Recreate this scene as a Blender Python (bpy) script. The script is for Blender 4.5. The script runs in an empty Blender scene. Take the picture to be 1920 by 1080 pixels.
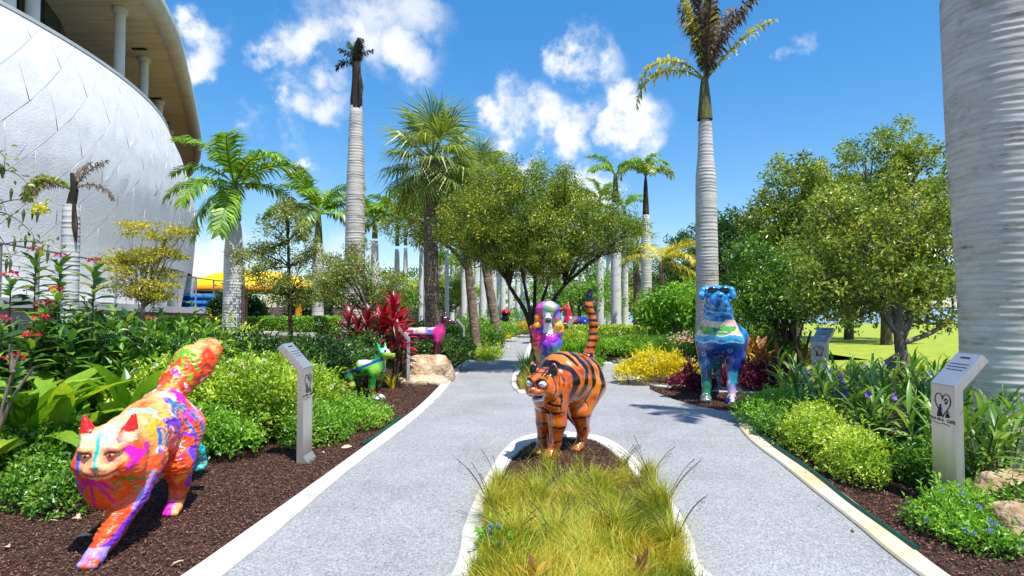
import bpy, math, random
import numpy as np
from mathutils import Vector, Matrix, Euler
from mathutils.geometry import tessellate_polygon

SC = bpy.context.scene
COL = SC.collection
R = math.radians
rng = np.random.default_rng(7)
random.seed(7)

# ------------------------------------------------------------------ camera
CAMZ, FPX, PITCH = 1.5, 1150.0, math.atan(35 / 1150)
cam_d = bpy.data.cameras.new('camera')
cam_d.sensor_width = 36; cam_d.lens = 36 * FPX / 1920
cam_d.clip_start = 0.05; cam_d.clip_end = 3000
cam = bpy.data.objects.new('camera', cam_d); COL.objects.link(cam)
cam.location = (0, 0, CAMZ); cam.rotation_euler = (R(90) + PITCH, 0, 0)
SC.camera = cam

# ------------------------------------------------------------------ sun, sky, exposure
TOSUN = Vector((0.6 * math.cos(R(65)), -0.8 * math.cos(R(65)), math.sin(R(65)))).normalized()
sd = bpy.data.lights.new('sun', 'SUN'); sd.energy = 5.0; sd.angle = R(0.5); sd.color = (1, 0.955, 0.88)
sun = bpy.data.objects.new('sun', sd); COL.objects.link(sun)
sun.rotation_euler = TOSUN.to_track_quat('Z', 'Y').to_euler(); sun.location = (20, -10, 40)
SC.view_settings.view_transform = 'Standard'; SC.view_settings.look = 'None'
SC.view_settings.exposure = 0.38; SC.view_settings.gamma = 1.0
SC.view_settings.use_curve_mapping = False
SC.render.engine = 'CYCLES'
try:
    SC.cycles.max_bounces = 6; SC.cycles.transparent_max_bounces = 4
    SC.cycles.caustics_reflective = False; SC.cycles.caustics_refractive = False
    SC.cycles.use_denoising = True
except Exception:
    pass

def pix_dir(px, py):
    u, v = (px - 960) / FPX, (540 - py) / FPX
    c, s = math.cos(PITCH), math.sin(PITCH)
    return Vector((u, c - v * s, s + v * c))
def P(px, py, Y):
    d = pix_dir(px, py); return Vector((d.x / d.y * Y, Y, CAMZ + d.z / d.y * Y))
def G(px, py, z=0.0):
    d = pix_dir(px, py); t = (z - CAMZ) / d.z
    return Vector((d.x * t, d.y * t, z))
def X(px, Y): return (px - 960) / FPX * Y
def S(t): t = min(1, max(0, t)); return t * t * (3 - 2 * t)
def berm(x, y): return 0.75 * S((-x - 3.2) / 2.5) * S((y - 8) / 6.0)

world = bpy.data.worlds.new('World'); SC.world = world; world.use_nodes = True
wt = world.node_tree; wt.nodes.clear()
def N(t, typ, **kw):
    n = t.nodes.new(typ)
    for k, v in kw.items(): setattr(n, k, v)
    return n
sky = N(wt, 'ShaderNodeTexSky', sky_type='NISHITA'); sky.sun_disc = False
sky.sun_elevation = R(65); sky.sun_rotation = math.atan2(TOSUN.x, TOSUN.y)
sky.air_density = 1.0; sky.dust_density = 0.4; sky.ozone_density = 4.5
hsv = N(wt, 'ShaderNodeHueSaturation'); hsv.inputs['Saturation'].default_value = 1.62; hsv.inputs['Value'].default_value = 2.6; hsv.inputs['Hue'].default_value = 0.503
gm = N(wt, 'ShaderNodeGamma'); gm.inputs['Gamma'].default_value = 0.68
wt.links.new(sky.outputs[0], gm.inputs['Color']); wt.links.new(gm.outputs[0], hsv.inputs['Color'])
tc = N(wt, 'ShaderNodeTexCoord')
def math_n(op, a, b=None, c=None):
    n = N(wt, 'ShaderNodeMath', operation=op)
    for i, v in enumerate((a, b, c)):
        if v is None: continue
        if isinstance(v, (int, float)): n.inputs[i].default_value = v
        else: wt.links.new(v, n.inputs[i])
    return n.outputs[0]
nz = N(wt, 'ShaderNodeTexNoise'); nz.inputs['Scale'].default_value = 12; nz.inputs['Detail'].default_value = 9; nz.inputs['Roughness'].default_value = 0.6
wt.links.new(tc.outputs['Generated'], nz.inputs['Vector'])
nz2 = N(wt, 'ShaderNodeTexNoise'); nz2.inputs['Scale'].default_value = 2.6; nz2.inputs['Detail'].default_value = 8; nz2.inputs['Roughness'].default_value = 0.62
wt.links.new(tc.outputs['Generated'], nz2.inputs['Vector'])
# distort the direction a little so that the clouds are ragged
vm = N(wt, 'ShaderNodeVectorMath', operation='MULTIPLY_ADD')
wt.links.new(nz.outputs['Color'], vm.inputs[0]); vm.inputs[1].default_value = (0.15, 0.15, 0.15)
sub = N(wt, 'ShaderNodeVectorMath', operation='SUBTRACT'); wt.links.new(tc.outputs['Generated'], sub.inputs[0]); sub.inputs[1].default_value = (0.075, 0.075, 0.075)
wt.links.new(sub.outputs[0], vm.inputs[2])
# cumulus drifting over the garden: direction, size, density
clouds = [(372, 55, .042, 1), (362, 100, .05, 1), (350, 145, .03, 1), (530, 85, .05, .75), (600, 100, .075, .8), (680, 90, .075, .8), (770, 110, .06, .8), (720, 30, .07, .6), (620, 20, .06, .4),
          (790, 20, .07, .6), (560, 195, .045, .7), (620, 200, .05, .65), (480, 240, .04, .5), (540, 270, .035, .45),
          (930, 195, .045, 1), (955, 235, .06, 1.1), (1020, 230, .05, 1), (1060, 255, .05, 1.1), (1000, 260, .045, 1), (1095, 200, .035, .8), (1075, 110, .045, .95), (1120, 135, .045, 1), (1160, 175, .045, 1),
          (1190, 230, .055, 1.15), (1215, 245, .035, 1), (1150, 215, .03, .8), (1120, 365, .045, 1), (1085, 350, .03, .9), (575, 310, .025, .9), (400, 480, .07, .8), (370, 520, .05, .9),
          (1500, 85, .022, .55), (870, 450, .06, .6), (640, 470, .05, .5), (1010, 470, .05, .5)]
acc = None
for cx, cy, cr, w in clouds:
    cr = cr * (1.22 if cx > 880 else 1.06)
    d = pix_dir(cx, cy).normalized()
    dn = N(wt, 'ShaderNodeVectorMath', operation='DISTANCE')
    wt.links.new(vm.outputs[0], dn.inputs[0]); dn.inputs[1].default_value = d
    mr = N(wt, 'ShaderNodeMapRange', interpolation_type='SMOOTHSTEP')
    wt.links.new(dn.outputs['Value'], mr.inputs['Value'])
    mr.inputs['From Min'].default_value = cr * 1.2; mr.inputs['From Max'].default_value = cr * 0.1
    mr.inputs['To Min'].default_value = 0; mr.inputs['To Max'].default_value = w
    acc = mr.outputs[0] if acc is None else math_n('MAXIMUM', acc, mr.outputs[0])
thin = N(wt, 'ShaderNodeMapRange', interpolation_type='SMOOTHSTEP')
wt.links.new(nz2.outputs['Fac'], thin.inputs['Value']); thin.inputs['From Min'].default_value = 0.55; thin.inputs['From Max'].default_value = 0.8; thin.inputs['To Max'].default_value = 0.12
nzr = N(wt, 'ShaderNodeMapRange'); wt.links.new(nz.outputs['Fac'], nzr.inputs['Value'])
nzr.inputs['From Min'].default_value = 0.36; nzr.inputs['From Max'].default_value = 0.56; nzr.inputs['To Min'].default_value = 0.35; nzr.inputs['To Max'].default_value = 1.35
mask = math_n('MULTIPLY', acc, nzr.outputs[0])
shp = N(wt, 'ShaderNodeMapRange', interpolation_type='SMOOTHSTEP'); wt.links.new(mask, shp.inputs['Value']); shp.inputs['From Min'].default_value = 0.12; shp.inputs['From Max'].default_value = 1.12
mask = math_n('ADD', shp.outputs[0], thin.outputs[0])
mask = math_n('MINIMUM', mask, 1.0)
mix = N(wt, 'ShaderNodeMix', data_type='RGBA')
wt.links.new(mask, mix.inputs['Factor']); wt.links.new(hsv.outputs[0], mix.inputs[6]); mix.inputs[7].default_value = (8.2, 8.5, 9.0, 1)
bg = N(wt, 'ShaderNodeBackground'); bg.inputs['Strength'].default_value = 0.095
wt.links.new(mix.outputs[2], bg.inputs['Color'])
out = N(wt, 'ShaderNodeOutputWorld'); wt.links.new(bg.outputs[0], out.inputs['Surface'])

# ------------------------------------------------------------------ materials
def srgb(h):
    h = h.lstrip('#'); c = [int(h[i:i + 2], 16) / 255 for i in (0, 2, 4)]
    return tuple(x / 12.92 if x <= .04045 else ((x + .055) / 1.055) ** 2.4 for x in c)
def new_mat(name):
    m = bpy.data.materials.new(name); m.use_nodes = True
    t = m.node_tree; t.nodes.clear()
    o = N(t, 'ShaderNodeOutputMaterial'); b = N(t, 'ShaderNodeBsdfPrincipled')
    t.links.new(b.outputs[0], o.inputs[0])
    return m, t, b, o
def ramp(t, src, cols, pos=None):
    r = N(t, 'ShaderNodeValToRGB'); e = r.color_ramp.elements
    n = len(cols)
    while len(e) < n: e.new(0.5)
    for i, c in enumerate(cols):
        e[i].position = pos[i] if pos else i / max(1, n - 1); e[i].color = (*c, 1)
    t.links.new(src, r.inputs[0]); return r.outputs[0]
def leaf_mat(name, cols, rough=0.36, trans=0.28, use_obj=False, spec=0.55, gain=1.45):
    cols = [tuple(min(.86, x * gain) for x in c) for c in cols]
    m, t, b, o = new_mat(name)
    a = N(t, 'ShaderNodeAttribute', attribute_name='v'); src = a.outputs['Fac']
    if use_obj:
        oi = N(t, 'ShaderNodeObjectInfo'); src = oi.outputs['Random']
        nn = N(t, 'ShaderNodeTexNoise'); nn.inputs['Scale'].default_value = 14
        ad = N(t, 'ShaderNodeMath', operation='MULTIPLY_ADD'); t.links.new(nn.outputs['Fac'], ad.inputs[0]); ad.inputs[1].default_value = 0.5; t.links.new(src, ad.inputs[2])
        s2 = N(t, 'ShaderNodeMath', operation='SUBTRACT'); t.links.new(ad.outputs[0], s2.inputs[0]); s2.inputs[1].default_value = 0.25
        src = s2.outputs[0]
    c = ramp(t, src, cols)
    t.links.new(c, b.inputs['Base Color']); b.inputs['Roughness'].default_value = rough
    b.inputs['Specular IOR Level'].default_value = spec
    tr = N(t, 'ShaderNodeBsdfTranslucent')
    g = N(t, 'ShaderNodeMix', data_type='RGBA', blend_type='MULTIPLY'); g.inputs[0].default_value = 1
    t.links.new(c, g.inputs[6]); g.inputs[7].default_value = (1.5, 1.35, 0.5, 1)
    t.links.new(g.outputs[2], tr.inputs['Color'])
    mx = N(t, 'ShaderNodeMixShader'); mx.inputs[0].default_value = trans
    t.links.new(b.outputs[0], mx.inputs[1]); t.links.new(tr.outputs[0], mx.inputs[2]); t.links.new(mx.outputs[0], o.inputs[0])
    return m
def noise_mat(name, cols, scale=5, rough=0.8, bump=0.3, bscale=None, dist=0.02, metal=0, detail=6, stretch=None, spec=0.3, pos=None):
    m, t, b, o = new_mat(name)
    tcn = N(t, 'ShaderNodeTexCoord'); vec = tcn.outputs['Object']
    if stretch:
        mp = N(t, 'ShaderNodeMapping'); mp.inputs['Scale'].default_value = stretch; t.links.new(vec, mp.inputs['Vector']); vec = mp.outputs[0]
    nn = N(t, 'ShaderNodeTexNoise'); nn.inputs['Scale'].default_value = scale; nn.inputs['Detail'].default_value = detail; nn.inputs['Roughness'].default_value = .62
    t.links.new(vec, nn.inputs['Vector'])
    mr = N(t, 'ShaderNodeMapRange'); t.links.new(nn.outputs['Fac'], mr.inputs[0]); mr.inputs[1].default_value = .28; mr.inputs[2].default_value = .72
    t.links.new(ramp(t, mr.outputs[0], cols, pos), b.inputs['Base Color'])
    b.inputs['Roughness'].default_value = rough; b.inputs['Metallic'].default_value = metal; b.inputs['Specular IOR Level'].default_value = spec
    if bump:
        n2 = N(t, 'ShaderNodeTexNoise'); n2.inputs['Scale'].default_value = bscale or scale * 3; n2.inputs['Detail'].default_value = 5
        t.links.new(vec, n2.inputs['Vector'])
        bp = N(t, 'ShaderNodeBump'); bp.inputs['Strength'].default_value = bump; bp.inputs['Distance'].default_value = dist
        t.links.new(n2.outputs['Fac'], bp.inputs['Height']); t.links.new(bp.outputs[0], b.inputs['Normal'])
    return m
def paint_mat(name, rough=0.3, coat=0.5, bump=0.15, bscale=40, dist=.01):
    m, t, b, o = new_mat(name)
    a = N(t, 'ShaderNodeAttribute', attribute_name='Col')
    nn = N(t, 'ShaderNodeTexNoise'); nn.inputs['Scale'].default_value = 22; nn.inputs['Detail'].default_value = 6
    tcn = N(t, 'ShaderNodeTexCoord'); t.links.new(tcn.outputs['Object'], nn.inputs['Vector'])
    h = N(t, 'ShaderNodeHueSaturation'); t.links.new(a.outputs['Color'], h.inputs['Color'])
    mr = N(t, 'ShaderNodeMapRange'); t.links.new(nn.outputs['Fac'], mr.inputs[0]); mr.inputs[3].default_value = .75; mr.inputs[4].default_value = 1.2
    t.links.new(mr.outputs[0], h.inputs['Value']); t.links.new(h.outputs[0], b.inputs['Base Color'])
    b.inputs['Roughness'].default_value = rough; b.inputs['Coat Weight'].default_value = coat; b.inputs['Coat Roughness'].default_value = 0.12
    n2 = N(t, 'ShaderNodeTexNoise'); n2.inputs['Scale'].default_value = bscale; n2.inputs['Detail'].default_value = 4; t.links.new(tcn.outputs['Object'], n2.inputs['Vector'])
    bp = N(t, 'ShaderNodeBump'); bp.inputs['Strength'].default_value = bump; bp.inputs['Distance'].default_value = dist
    t.links.new(n2.outputs['Fac'], bp.inputs['Height']); t.links.new(bp.outputs[0], b.inputs['Normal'])
    return m
def flat_mat(name, c, rough=.5, metal=0, coat=0):
    m = noise_mat(name, [tuple(x * .85 for x in c), tuple(min(1, x * 1.12) for x in c)], scale=12, rough=rough, bump=.08, metal=metal)
    m.node_tree.nodes['Principled BSDF'].inputs['Coat Weight'].default_value = coat
    return m

L_green = leaf_mat('leaf_green', [(.018, .06, .008), (.045, .125, .012), (.11, .22, .022), (.2, .32, .05)], gain=1.8)
L_bright = leaf_mat('leaf_bright_green', [(.04, .12, .01), (.1, .24, .016), (.19, .35, .03), (.3, .42, .07)], trans=.35, gain=1.6)
L_yelgreen = leaf_mat('leaf_yellow_green', [(.06, .13, .01), (.16, .27, .02), (.3, .38, .035), (.46, .5, .12)], trans=.35, gain=1.7)
L_dark = leaf_mat('leaf_dark_green', [(.008, .028, .006), (.02, .06, .01), (.045, .11, .016), (.1, .18, .04)], gain=1.9)
L_olive = leaf_mat('leaf_olive', [(.02, .042, .006), (.055, .09, .01), (.13, .155, .014), (.35, .33, .025)], trans=.33, gain=2.75)
L_oak = leaf_mat('leaf_oak', [(.024, .046, .006), (.065, .1, .012), (.15, .19, .028), (.34, .36, .1)], trans=.38, gain=2.5, rough=.32, spec=.55)
L_pale = leaf_mat('leaf_pale_olive', [(.05, .075, .015), (.13, .17, .035), (.24, .27, .07), (.42, .43, .16)], trans=.3, gain=1.6)
L_gold = leaf_mat('leaf_golden_tree', [(.13, .15, .012), (.3, .29, .02), (.45, .4, .03), (.6, .5, .06)], trans=.35)
L_yellow = leaf_mat('leaf_yellow', [(.25, .25, .008), (.55, .47, .01), (.75, .62, .015), (.85, .74, .06)], trans=.3, gain=1.25)
L_purple = leaf_mat('leaf_purple', [(.03, .004, .012), (.1, .008, .03), (.22, .02, .06), (.42, .12, .18)], rough=.35)
L_red = leaf_mat('leaf_red', [(.16, .003, .015), (.4, .006, .03), (.62, .012, .06), (.7, .05, .14)], use_obj=True, rough=.35, trans=.3, gain=1.0)
L_maroon = leaf_mat('leaf_maroon', [(.03, .006, .01), (.09, .008, .018), (.2, .012, .03), (.3, .04, .05)], use_obj=True, rough=.35)
L_straw = leaf_mat('leaf_grass_straw', [(.04, .08, .008), (.14, .19, .012), (.27, .28, .02), (.42, .34, .04), (.42, .22, .07)], trans=.3, rough=.55, gain=1.75)
L_lily = leaf_mat('leaf_lily', [(.02, .06, .008), (.06, .16, .014), (.14, .27, .02), (.3, .4, .035)], use_obj=True, rough=.28, trans=.4, gain=1.6)
L_bronze = leaf_mat('leaf_bronze', [(.07, .04, .01), (.16, .1, .015), (.27, .2, .02), (.2, .2, .03)], use_obj=True, rough=.35)
L_croton = leaf_mat('leaf_croton', [(.12, .05, .02), (.35, .17, .02), (.5, .3, .04), (.4, .16, .07), (.18, .1, .03)], use_obj=True, rough=.4)
L_penta = leaf_mat('leaf_shrub', [(.015, .05, .012), (.035, .1, .02), (.08, .17, .025), (.2, .28, .03)], use_obj=True, rough=.35, gain=1.8)
L_ruellia = leaf_mat('leaf_long', [(.025, .07, .012), (.06, .15, .02), (.13, .24, .035), (.2, .3, .06)], use_obj=True, rough=.4, trans=.3, gain=1.6)
L_palm = leaf_mat('palm_leaflet', [(.025, .07, .008), (.06, .14, .012), (.14, .24, .018), (.26, .34, .04)], rough=.38, trans=.3, gain=2.0)
L_palmy = leaf_mat('palm_leaflet_yellow', [(.12, .14, .008), (.28, .27, .012), (.45, .4, .02), (.6, .48, .04)], rough=.4, trans=.35)
L_palmd = leaf_mat('palm_leaflet_dead', [(.025, .013, .008), (.06, .035, .022), (.13, .085, .055), (.22, .15, .06)], rough=.7, trans=.12)
L_palmb = leaf_mat('palm_leaflet_black', [(.006, .005, .004), (.015, .013, .008), (.035, .03, .015), (.03, .05, .012)], rough=.7, trans=.05)
L_fan = leaf_mat('palm_fan_leaf', [(.04, .08, .012), (.1, .16, .025), (.2, .26, .05), (.34, .38, .12)], rough=.4, trans=.3, gain=1.55)
P_red = leaf_mat('petal_red', [(.5, .004, .02), (.75, .012, .05), (.8, .06, .1)], rough=.5, trans=.25, gain=1.0)
P_purple = leaf_mat('petal_purple', [(.16, .05, .6), (.25, .1, .75), (.35, .2, .85)], rough=.5, trans=.3, gain=1.0)
P_blue = leaf_mat('petal_blue', [(.15, .25, .75), (.25, .35, .85), (.45, .5, .9)], rough=.5, trans=.3, gain=1.0)
P_white = leaf_mat('petal_white', [(.75, .75, .72), (.8, .8, .8)], rough=.5, trans=.3, gain=1.0)
M_bark = noise_mat('bark_grey_brown', [(.035, .025, .018), (.09, .065, .045), (.19, .15, .11)], scale=9, bump=.8, bscale=30, stretch=(1, 1, .3))
M_barkd = noise_mat('bark_dark', [(.012, .009, .007), (.035, .026, .02), (.08, .06, .045)], scale=9, bump=.8, bscale=30, stretch=(1, 1, .3))
M_barkp = noise_mat('bark_pale', [(.07, .05, .035), (.2, .155, .115), (.38, .32, .25)], scale=7, bump=.6, bscale=26, stretch=(1, 1, .4))
M_stem = noise_mat('stem_green', [(.05, .09, .02), (.12, .15, .04)], scale=10, bump=.2)
M_shaft = noise_mat('palm_crownshaft', [(.05, .075, .012), (.12, .16, .03), (.22, .23, .06)], scale=4, bump=.2, stretch=(3, 3, .4), rough=.4)
M_shaftm = noise_mat('palm_crownshaft_mottled', [(.05, .03, .012), (.11, .11, .03), (.2, .2, .06)], scale=5, bump=.4, stretch=(4, 4, .5), rough=.5)
M_shaftd = noise_mat('palm_crownshaft_dead', [(.012, .009, .006), (.03, .022, .014), (.2, .12, .06)], scale=4, bump=.6, stretch=(3, 3, .6), pos=[0, .6, 1])
M_sabal = noise_mat('palm_bark_brown', [(.09, .06, .038), (.24, .17, .115), (.42, .33, .24)], scale=6, bump=1, bscale=18, dist=.05, stretch=(1, 1, 2.5))
# royal palm trunk: pale grey with ring scars, stains and lichen
def ring_trunk_mat(name, c1, c2, c3, ringscale):
    m, t, b, o = new_mat(name)
    tcn = N(t, 'ShaderNodeTexCoord')
    w = N(t, 'ShaderNodeTexWave', wave_type='BANDS', bands_direction='Z'); w.inputs['Scale'].default_value = ringscale
    w.inputs['Distortion'].default_value = 1.6; w.inputs['Detail'].default_value = 4; w.inputs['Detail Scale'].default_value = 1.3; w.inputs['Detail Roughness'].default_value = .65
    t.links.new(tcn.outputs['Object'], w.inputs['Vector'])
    mp = N(t, 'ShaderNodeMapping'); mp.inputs['Scale'].default_value = (1, 1, 3.5); t.links.new(tcn.outputs['Object'], mp.inputs['Vector'])
    n1 = N(t, 'ShaderNodeTexNoise'); n1.inputs['Scale'].default_value = 1.7; n1.inputs['Detail'].default_value = 10; n1.inputs['Roughness'].default_value = .76
    t.links.new(mp.outputs[0], n1.inputs['Vector'])
    mr = N(t, 'ShaderNodeMapRange'); t.links.new(n1.outputs['Fac'], mr.inputs[0]); mr.inputs[1].default_value = .3; mr.inputs[2].default_value = .62
    c = ramp(t, mr.outputs[0], [tuple(x * .5 for x in c1), c1, c2, c3], [.02, .17, .42, 1])
    wm = N(t, 'ShaderNodeMapRange'); t.links.new(w.outputs['Fac'], wm.inputs[0]); wm.inputs[1].default_value = 0; wm.inputs[2].default_value = .25; wm.inputs[3].default_value = .88; wm.inputs[4].default_value = 1
    mx = N(t, 'ShaderNodeMix', data_type='RGBA', blend_type='MULTIPLY'); mx.inputs[0].default_value = 1
    t.links.new(c, mx.inputs[6]); t.links.new(wm.outputs[0], mx.inputs[7])
    n3 = N(t, 'ShaderNodeTexNoise'); n3.inputs['Scale'].default_value = 1.1; n3.inputs['Detail'].default_value = 11; n3.inputs['Roughness'].default_value = .68; t.links.new(tcn.outputs['Object'], n3.inputs['Vector'])
    sm = N(t, 'ShaderNodeMapRange'); t.links.new(n3.outputs['Fac'], sm.inputs[0]); sm.inputs[1].default_value = .56; sm.inputs[2].default_value = .68; sm.inputs[4].default_value = .62
    st = N(t, 'ShaderNodeMix', data_type='RGBA'); t.links.new(sm.outputs[0], st.inputs[0]); t.links.new(mx.outputs[2], st.inputs[6]); st.inputs[7].default_value = (.2, .165, .12, 1)   # lichen and old stains
    t.links.new(st.outputs[2], b.inputs['Base Color']); b.inputs['Roughness'].default_value = .85; b.inputs['Specular IOR Level'].default_value = .2
    bp = N(t, 'ShaderNodeBump'); bp.inputs['Strength'].default_value = .22; bp.inputs['Distance'].default_value = .01
    t.links.new(w.outputs['Fac'], bp.inputs['Height'])
    b2 = N(t, 'ShaderNodeBump'); b2.inputs['Strength'].default_value = .4; b2.inputs['Distance'].default_value = .01
    t.links.new(n1.outputs['Fac'], b2.inputs['Height']); t.links.new(bp.outputs[0], b2.inputs['Normal']); t.links.new(b2.outputs[0], b.inputs['Normal'])
    return m
M_palm = ring_trunk_mat('royal_palm_bark', (.38, .335, .29), (.58, .535, .48), (.72, .68, .62), 4)
M_palmw = ring_trunk_mat('royal_palm_bark_white', (.5, .48, .45), (.68, .66, .63), (.78, .765, .74), 4)
M_palmbig = ring_trunk_mat('royal_palm_bark_weathered', (.3, .255, .2), (.62, .56, .49), (.8, .75, .68), 5)

# path: pale resin bound aggregate
def path_mat():
    m, t, b, o = new_mat('path_aggregate')
    tcn = N(t, 'ShaderNodeTexCoord')
    v = N(t, 'ShaderNodeTexVoronoi'); v.inputs['Scale'].default_value = 92; t.links.new(tcn.outputs['Object'], v.inputs['Vector'])
    c1 = ramp(t, v.outputs['Color'], [(.16, .165, .175), (.3, .305, .315), (.365, .37, .38), (.52, .52, .525)], [0, .35, .7, 1])
    n1 = N(t, 'ShaderNodeTexNoise'); n1.inputs['Scale'].default_value = .9; n1.inputs['Detail'].default_value = 10; n1.inputs['Roughness'].default_value = .7; t.links.new(tcn.outputs['Object'], n1.inputs['Vector'])
    mr = N(t, 'ShaderNodeMapRange'); t.links.new(n1.outputs['Fac'], mr.inputs[0]); mr.inputs[1].default_value = .3; mr.inputs[2].default_value = .7; mr.inputs[3].default_value = .8; mr.inputs[4].default_value = 1.1
    mx = N(t, 'ShaderNodeMix', data_type='RGBA', blend_type='MULTIPLY'); mx.inputs[0].default_value = 1; t.links.new(c1, mx.inputs[6]); t.links.new(mr.outputs[0], mx.inputs[7])
    t.links.new(mx.outputs[2], b.inputs['Base Color']); b.inputs['Roughness'].default_value = .8; b.inputs['Specular IOR Level'].default_value = .25
    bp = N(t, 'ShaderNodeBump'); bp.inputs['Strength'].default_value = .5; bp.inputs['Distance'].default_value = .006
    t.links.new(v.outputs['Distance'], bp.inputs['Height']); t.links.new(bp.outputs[0], b.inputs['Normal'])
    return m
M_path = path_mat()
M_kerb = noise_mat('kerb_concrete', [(.42, .4, .36), (.6, .58, .54), (.68, .66, .62)], scale=3, bump=.25, bscale=60, dist=.004, rough=.85)
M_kerby = noise_mat('kerb_concrete_stained', [(.5, .42, .2), (.56, .5, .36), (.62, .6, .55)], scale=1.6, bump=.35, bscale=50, dist=.006, rough=.85)
M_mulch = noise_mat('bark_mulch_soil', [(.02, .01, .007), (.065, .032, .022), (.13, .068, .047)], scale=26, bump=1, bscale=60, dist=.03, rough=.9)
M_lawn = noise_mat('lawn_grass', [(.2, .3, .02), (.32, .4, .035), (.42, .46, .06)], scale=2.2, bump=.6, bscale=50, dist=.03, rough=.8)
M_water = noise_mat('bay_water', [(.2, .33, .42), (.3, .45, .55)], scale=.3, bump=.3, bscale=3, rough=.2, stretch=(.2, 1, 1))
M_chip = leaf_mat('bark_chip', [(.04, .018, .012), (.13, .06, .042), (.25, .125, .09), (.42, .26, .2)], rough=.85, trans=0, spec=.2, gain=1.0)
M_litter = leaf_mat('dry_leaf', [(.3, .2, .13), (.5, .38, .27), (.65, .55, .42)], rough=.7, trans=.1)
M_steel = noise_mat('brushed_steel', [(.6, .585, .54), (.74, .725, .68)], scale=4, rough=.33, bump=.05, bscale=120, metal=.72, stretch=(6, 6, .3))
M_plate = noise_mat('steel_plate_satin', [(.42, .44, .48), (.58, .6, .64)], scale=3, rough=.45, bump=.05, bscale=100, metal=.6)
M_ink = flat_mat('engraved_ink', (.03, .03, .032), .6)
M_hose = flat_mat('green_hose_rubber', (.006, .075, .05), .4)
M_rock = noise_mat('coral_rock', [(.12, .065, .03), (.42, .28, .15), (.62, .48, .32), (.72, .62, .5)], scale=5, bump=1, bscale=14, dist=.06, rough=.9)
M_panel = noise_mat('textured_white_panel', [(.62, .62, .63), (.67, .67, .68), (.72, .72, .73)], scale=1.2, bump=.4, bscale=14, dist=.025, rough=.92, spec=.15, stretch=(1, 1, 1.8))
M_joint = flat_mat('panel_joint_grey', (.12, .125, .14), .8)
M_concrete = noise_mat('white_concrete', [(.5, .5, .5), (.66, .66, .66)], scale=1.5, bump=.15, rough=.8)
M_soffit = noise_mat('board_soffit', [(.52, .42, .26), (.68, .57, .37), (.76, .65, .46)], scale=1.5, bump=.2, rough=.7, stretch=(.3, 3, 1))
M_fascia = noise_mat('fascia_concrete', [(.52, .46, .34), (.66, .6, .48)], scale=2, bump=.15)
M_glass = flat_mat('dark_glazing', (.02, .025, .03), .08)
M_col = noise_mat('column_paint', [(.6, .6, .56), (.72, .72, .68)], scale=2, bump=.05, rough=.5)
M_dark = flat_mat('black_fitting', (.012, .012, .012), .5)
M_rail = flat_mat('rail_steel', (.45, .45, .45), .35, metal=.8)
M_yel = noise_mat('vinyl_yellow', [(.85, .5, .005), (.95, .68, .01)], scale=1, rough=.35, bump=.1)
M_org = noise_mat('vinyl_orange', [(.85, .3, .01), (.9, .38, .02)], scale=1, rough=.35, bump=.1)
M_blu = noise_mat('vinyl_blue', [(.01, .16, .65), (.03, .3, .8)], scale=1, rough=.3, bump=.1)
M_pink = flat_mat('vinyl_pink', (.8, .02, .4), .4)
M_timber = noise_mat('timber_edging', [(.05, .02, .012), (.12, .05, .03)], scale=5, bump=.4)

# ------------------------------------------------------------------ mesh helpers
class MB:
    def __init__(s): s.V = []; s.F = []; s.n = 0; s.val = []; s.mi = []; s.col = []
    def add(s, V, F, val=None, mi=0, col=None):
        V = np.asarray(V, float).reshape(-1, 3); F = np.asarray(F, np.int64)
        if len(F) == 0: return
        s.V.append(V); s.F.append(F + s.n); s.n += len(V)
        k = len(F)
        s.val.append(np.full(k, .5) if val is None else (np.full(k, val) if np.isscalar(val) else np.asarray(val)))
        s.mi.append(np.full(k, mi))
        if col is not None: s.col.append(col)
    def mesh(s, name, mats, smooth=False):
        me = bpy.data.meshes.new(name)
        V = np.concatenate(s.V); tot = np.concatenate([np.full(len(f), f.shape[1]) for f in s.F])
        loops = np.concatenate([f.ravel() for f in s.F])
        me.vertices.add(len(V)); me.vertices.foreach_set('co', V.astype(np.float32).ravel())
        me.loops.add(len(loops)); me.loops.foreach_set('vertex_index', loops.astype(np.int32))
        me.polygons.add(len(tot)); st = np.concatenate([[0], np.cumsum(tot)[:-1]])
        me.polygons.foreach_set('loop_start', st.astype(np.int32))
        try: me.polygons.foreach_set('loop_total', tot.astype(np.int32))
        except Exception: pass
        me.update(calc_edges=True)
        for m in (mats if isinstance(mats, (list, tuple)) else [mats]): me.materials.append(m)
        me.polygons.foreach_set('material_index', np.concatenate(s.mi).astype(np.int32))
        me.polygons.foreach_set('use_smooth', np.full(len(tot), bool(smooth)))
        a = me.attributes.new('v', 'FLOAT', 'FACE'); a.data.foreach_set('value', np.concatenate(s.val).astype(np.float32))
        if s.col:
            c = np.concatenate(s.col); c = np.c_[c, np.ones(len(c))]
            a = me.attributes.new('Col', 'FLOAT_COLOR', 'POINT'); a.data.foreach_set('color', c.astype(np.float32).ravel())
        me.update(); return me
    def obj(s, name, mats, parent=None, smooth=False):
        o = bpy.data.objects.new(name, s.mesh(name, mats, smooth)); COL.objects.link(o)
        if parent is not None: o.parent = parent
        return o
def tag(o, label=None, cat=None, group=None, kind=None):
    if label: o['label'] = label
    if cat: o['category'] = cat
    if group: o['group'] = group
    if kind: o['kind'] = kind
    return o
def empty(name, loc, label, cat, group=None, rz=0):
    o = bpy.data.objects.new(name, None); COL.objects.link(o); o.location = loc; o.rotation_euler = (0, 0, rz)
    o.empty_display_size = .1
    return tag(o, label, cat, group)
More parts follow.
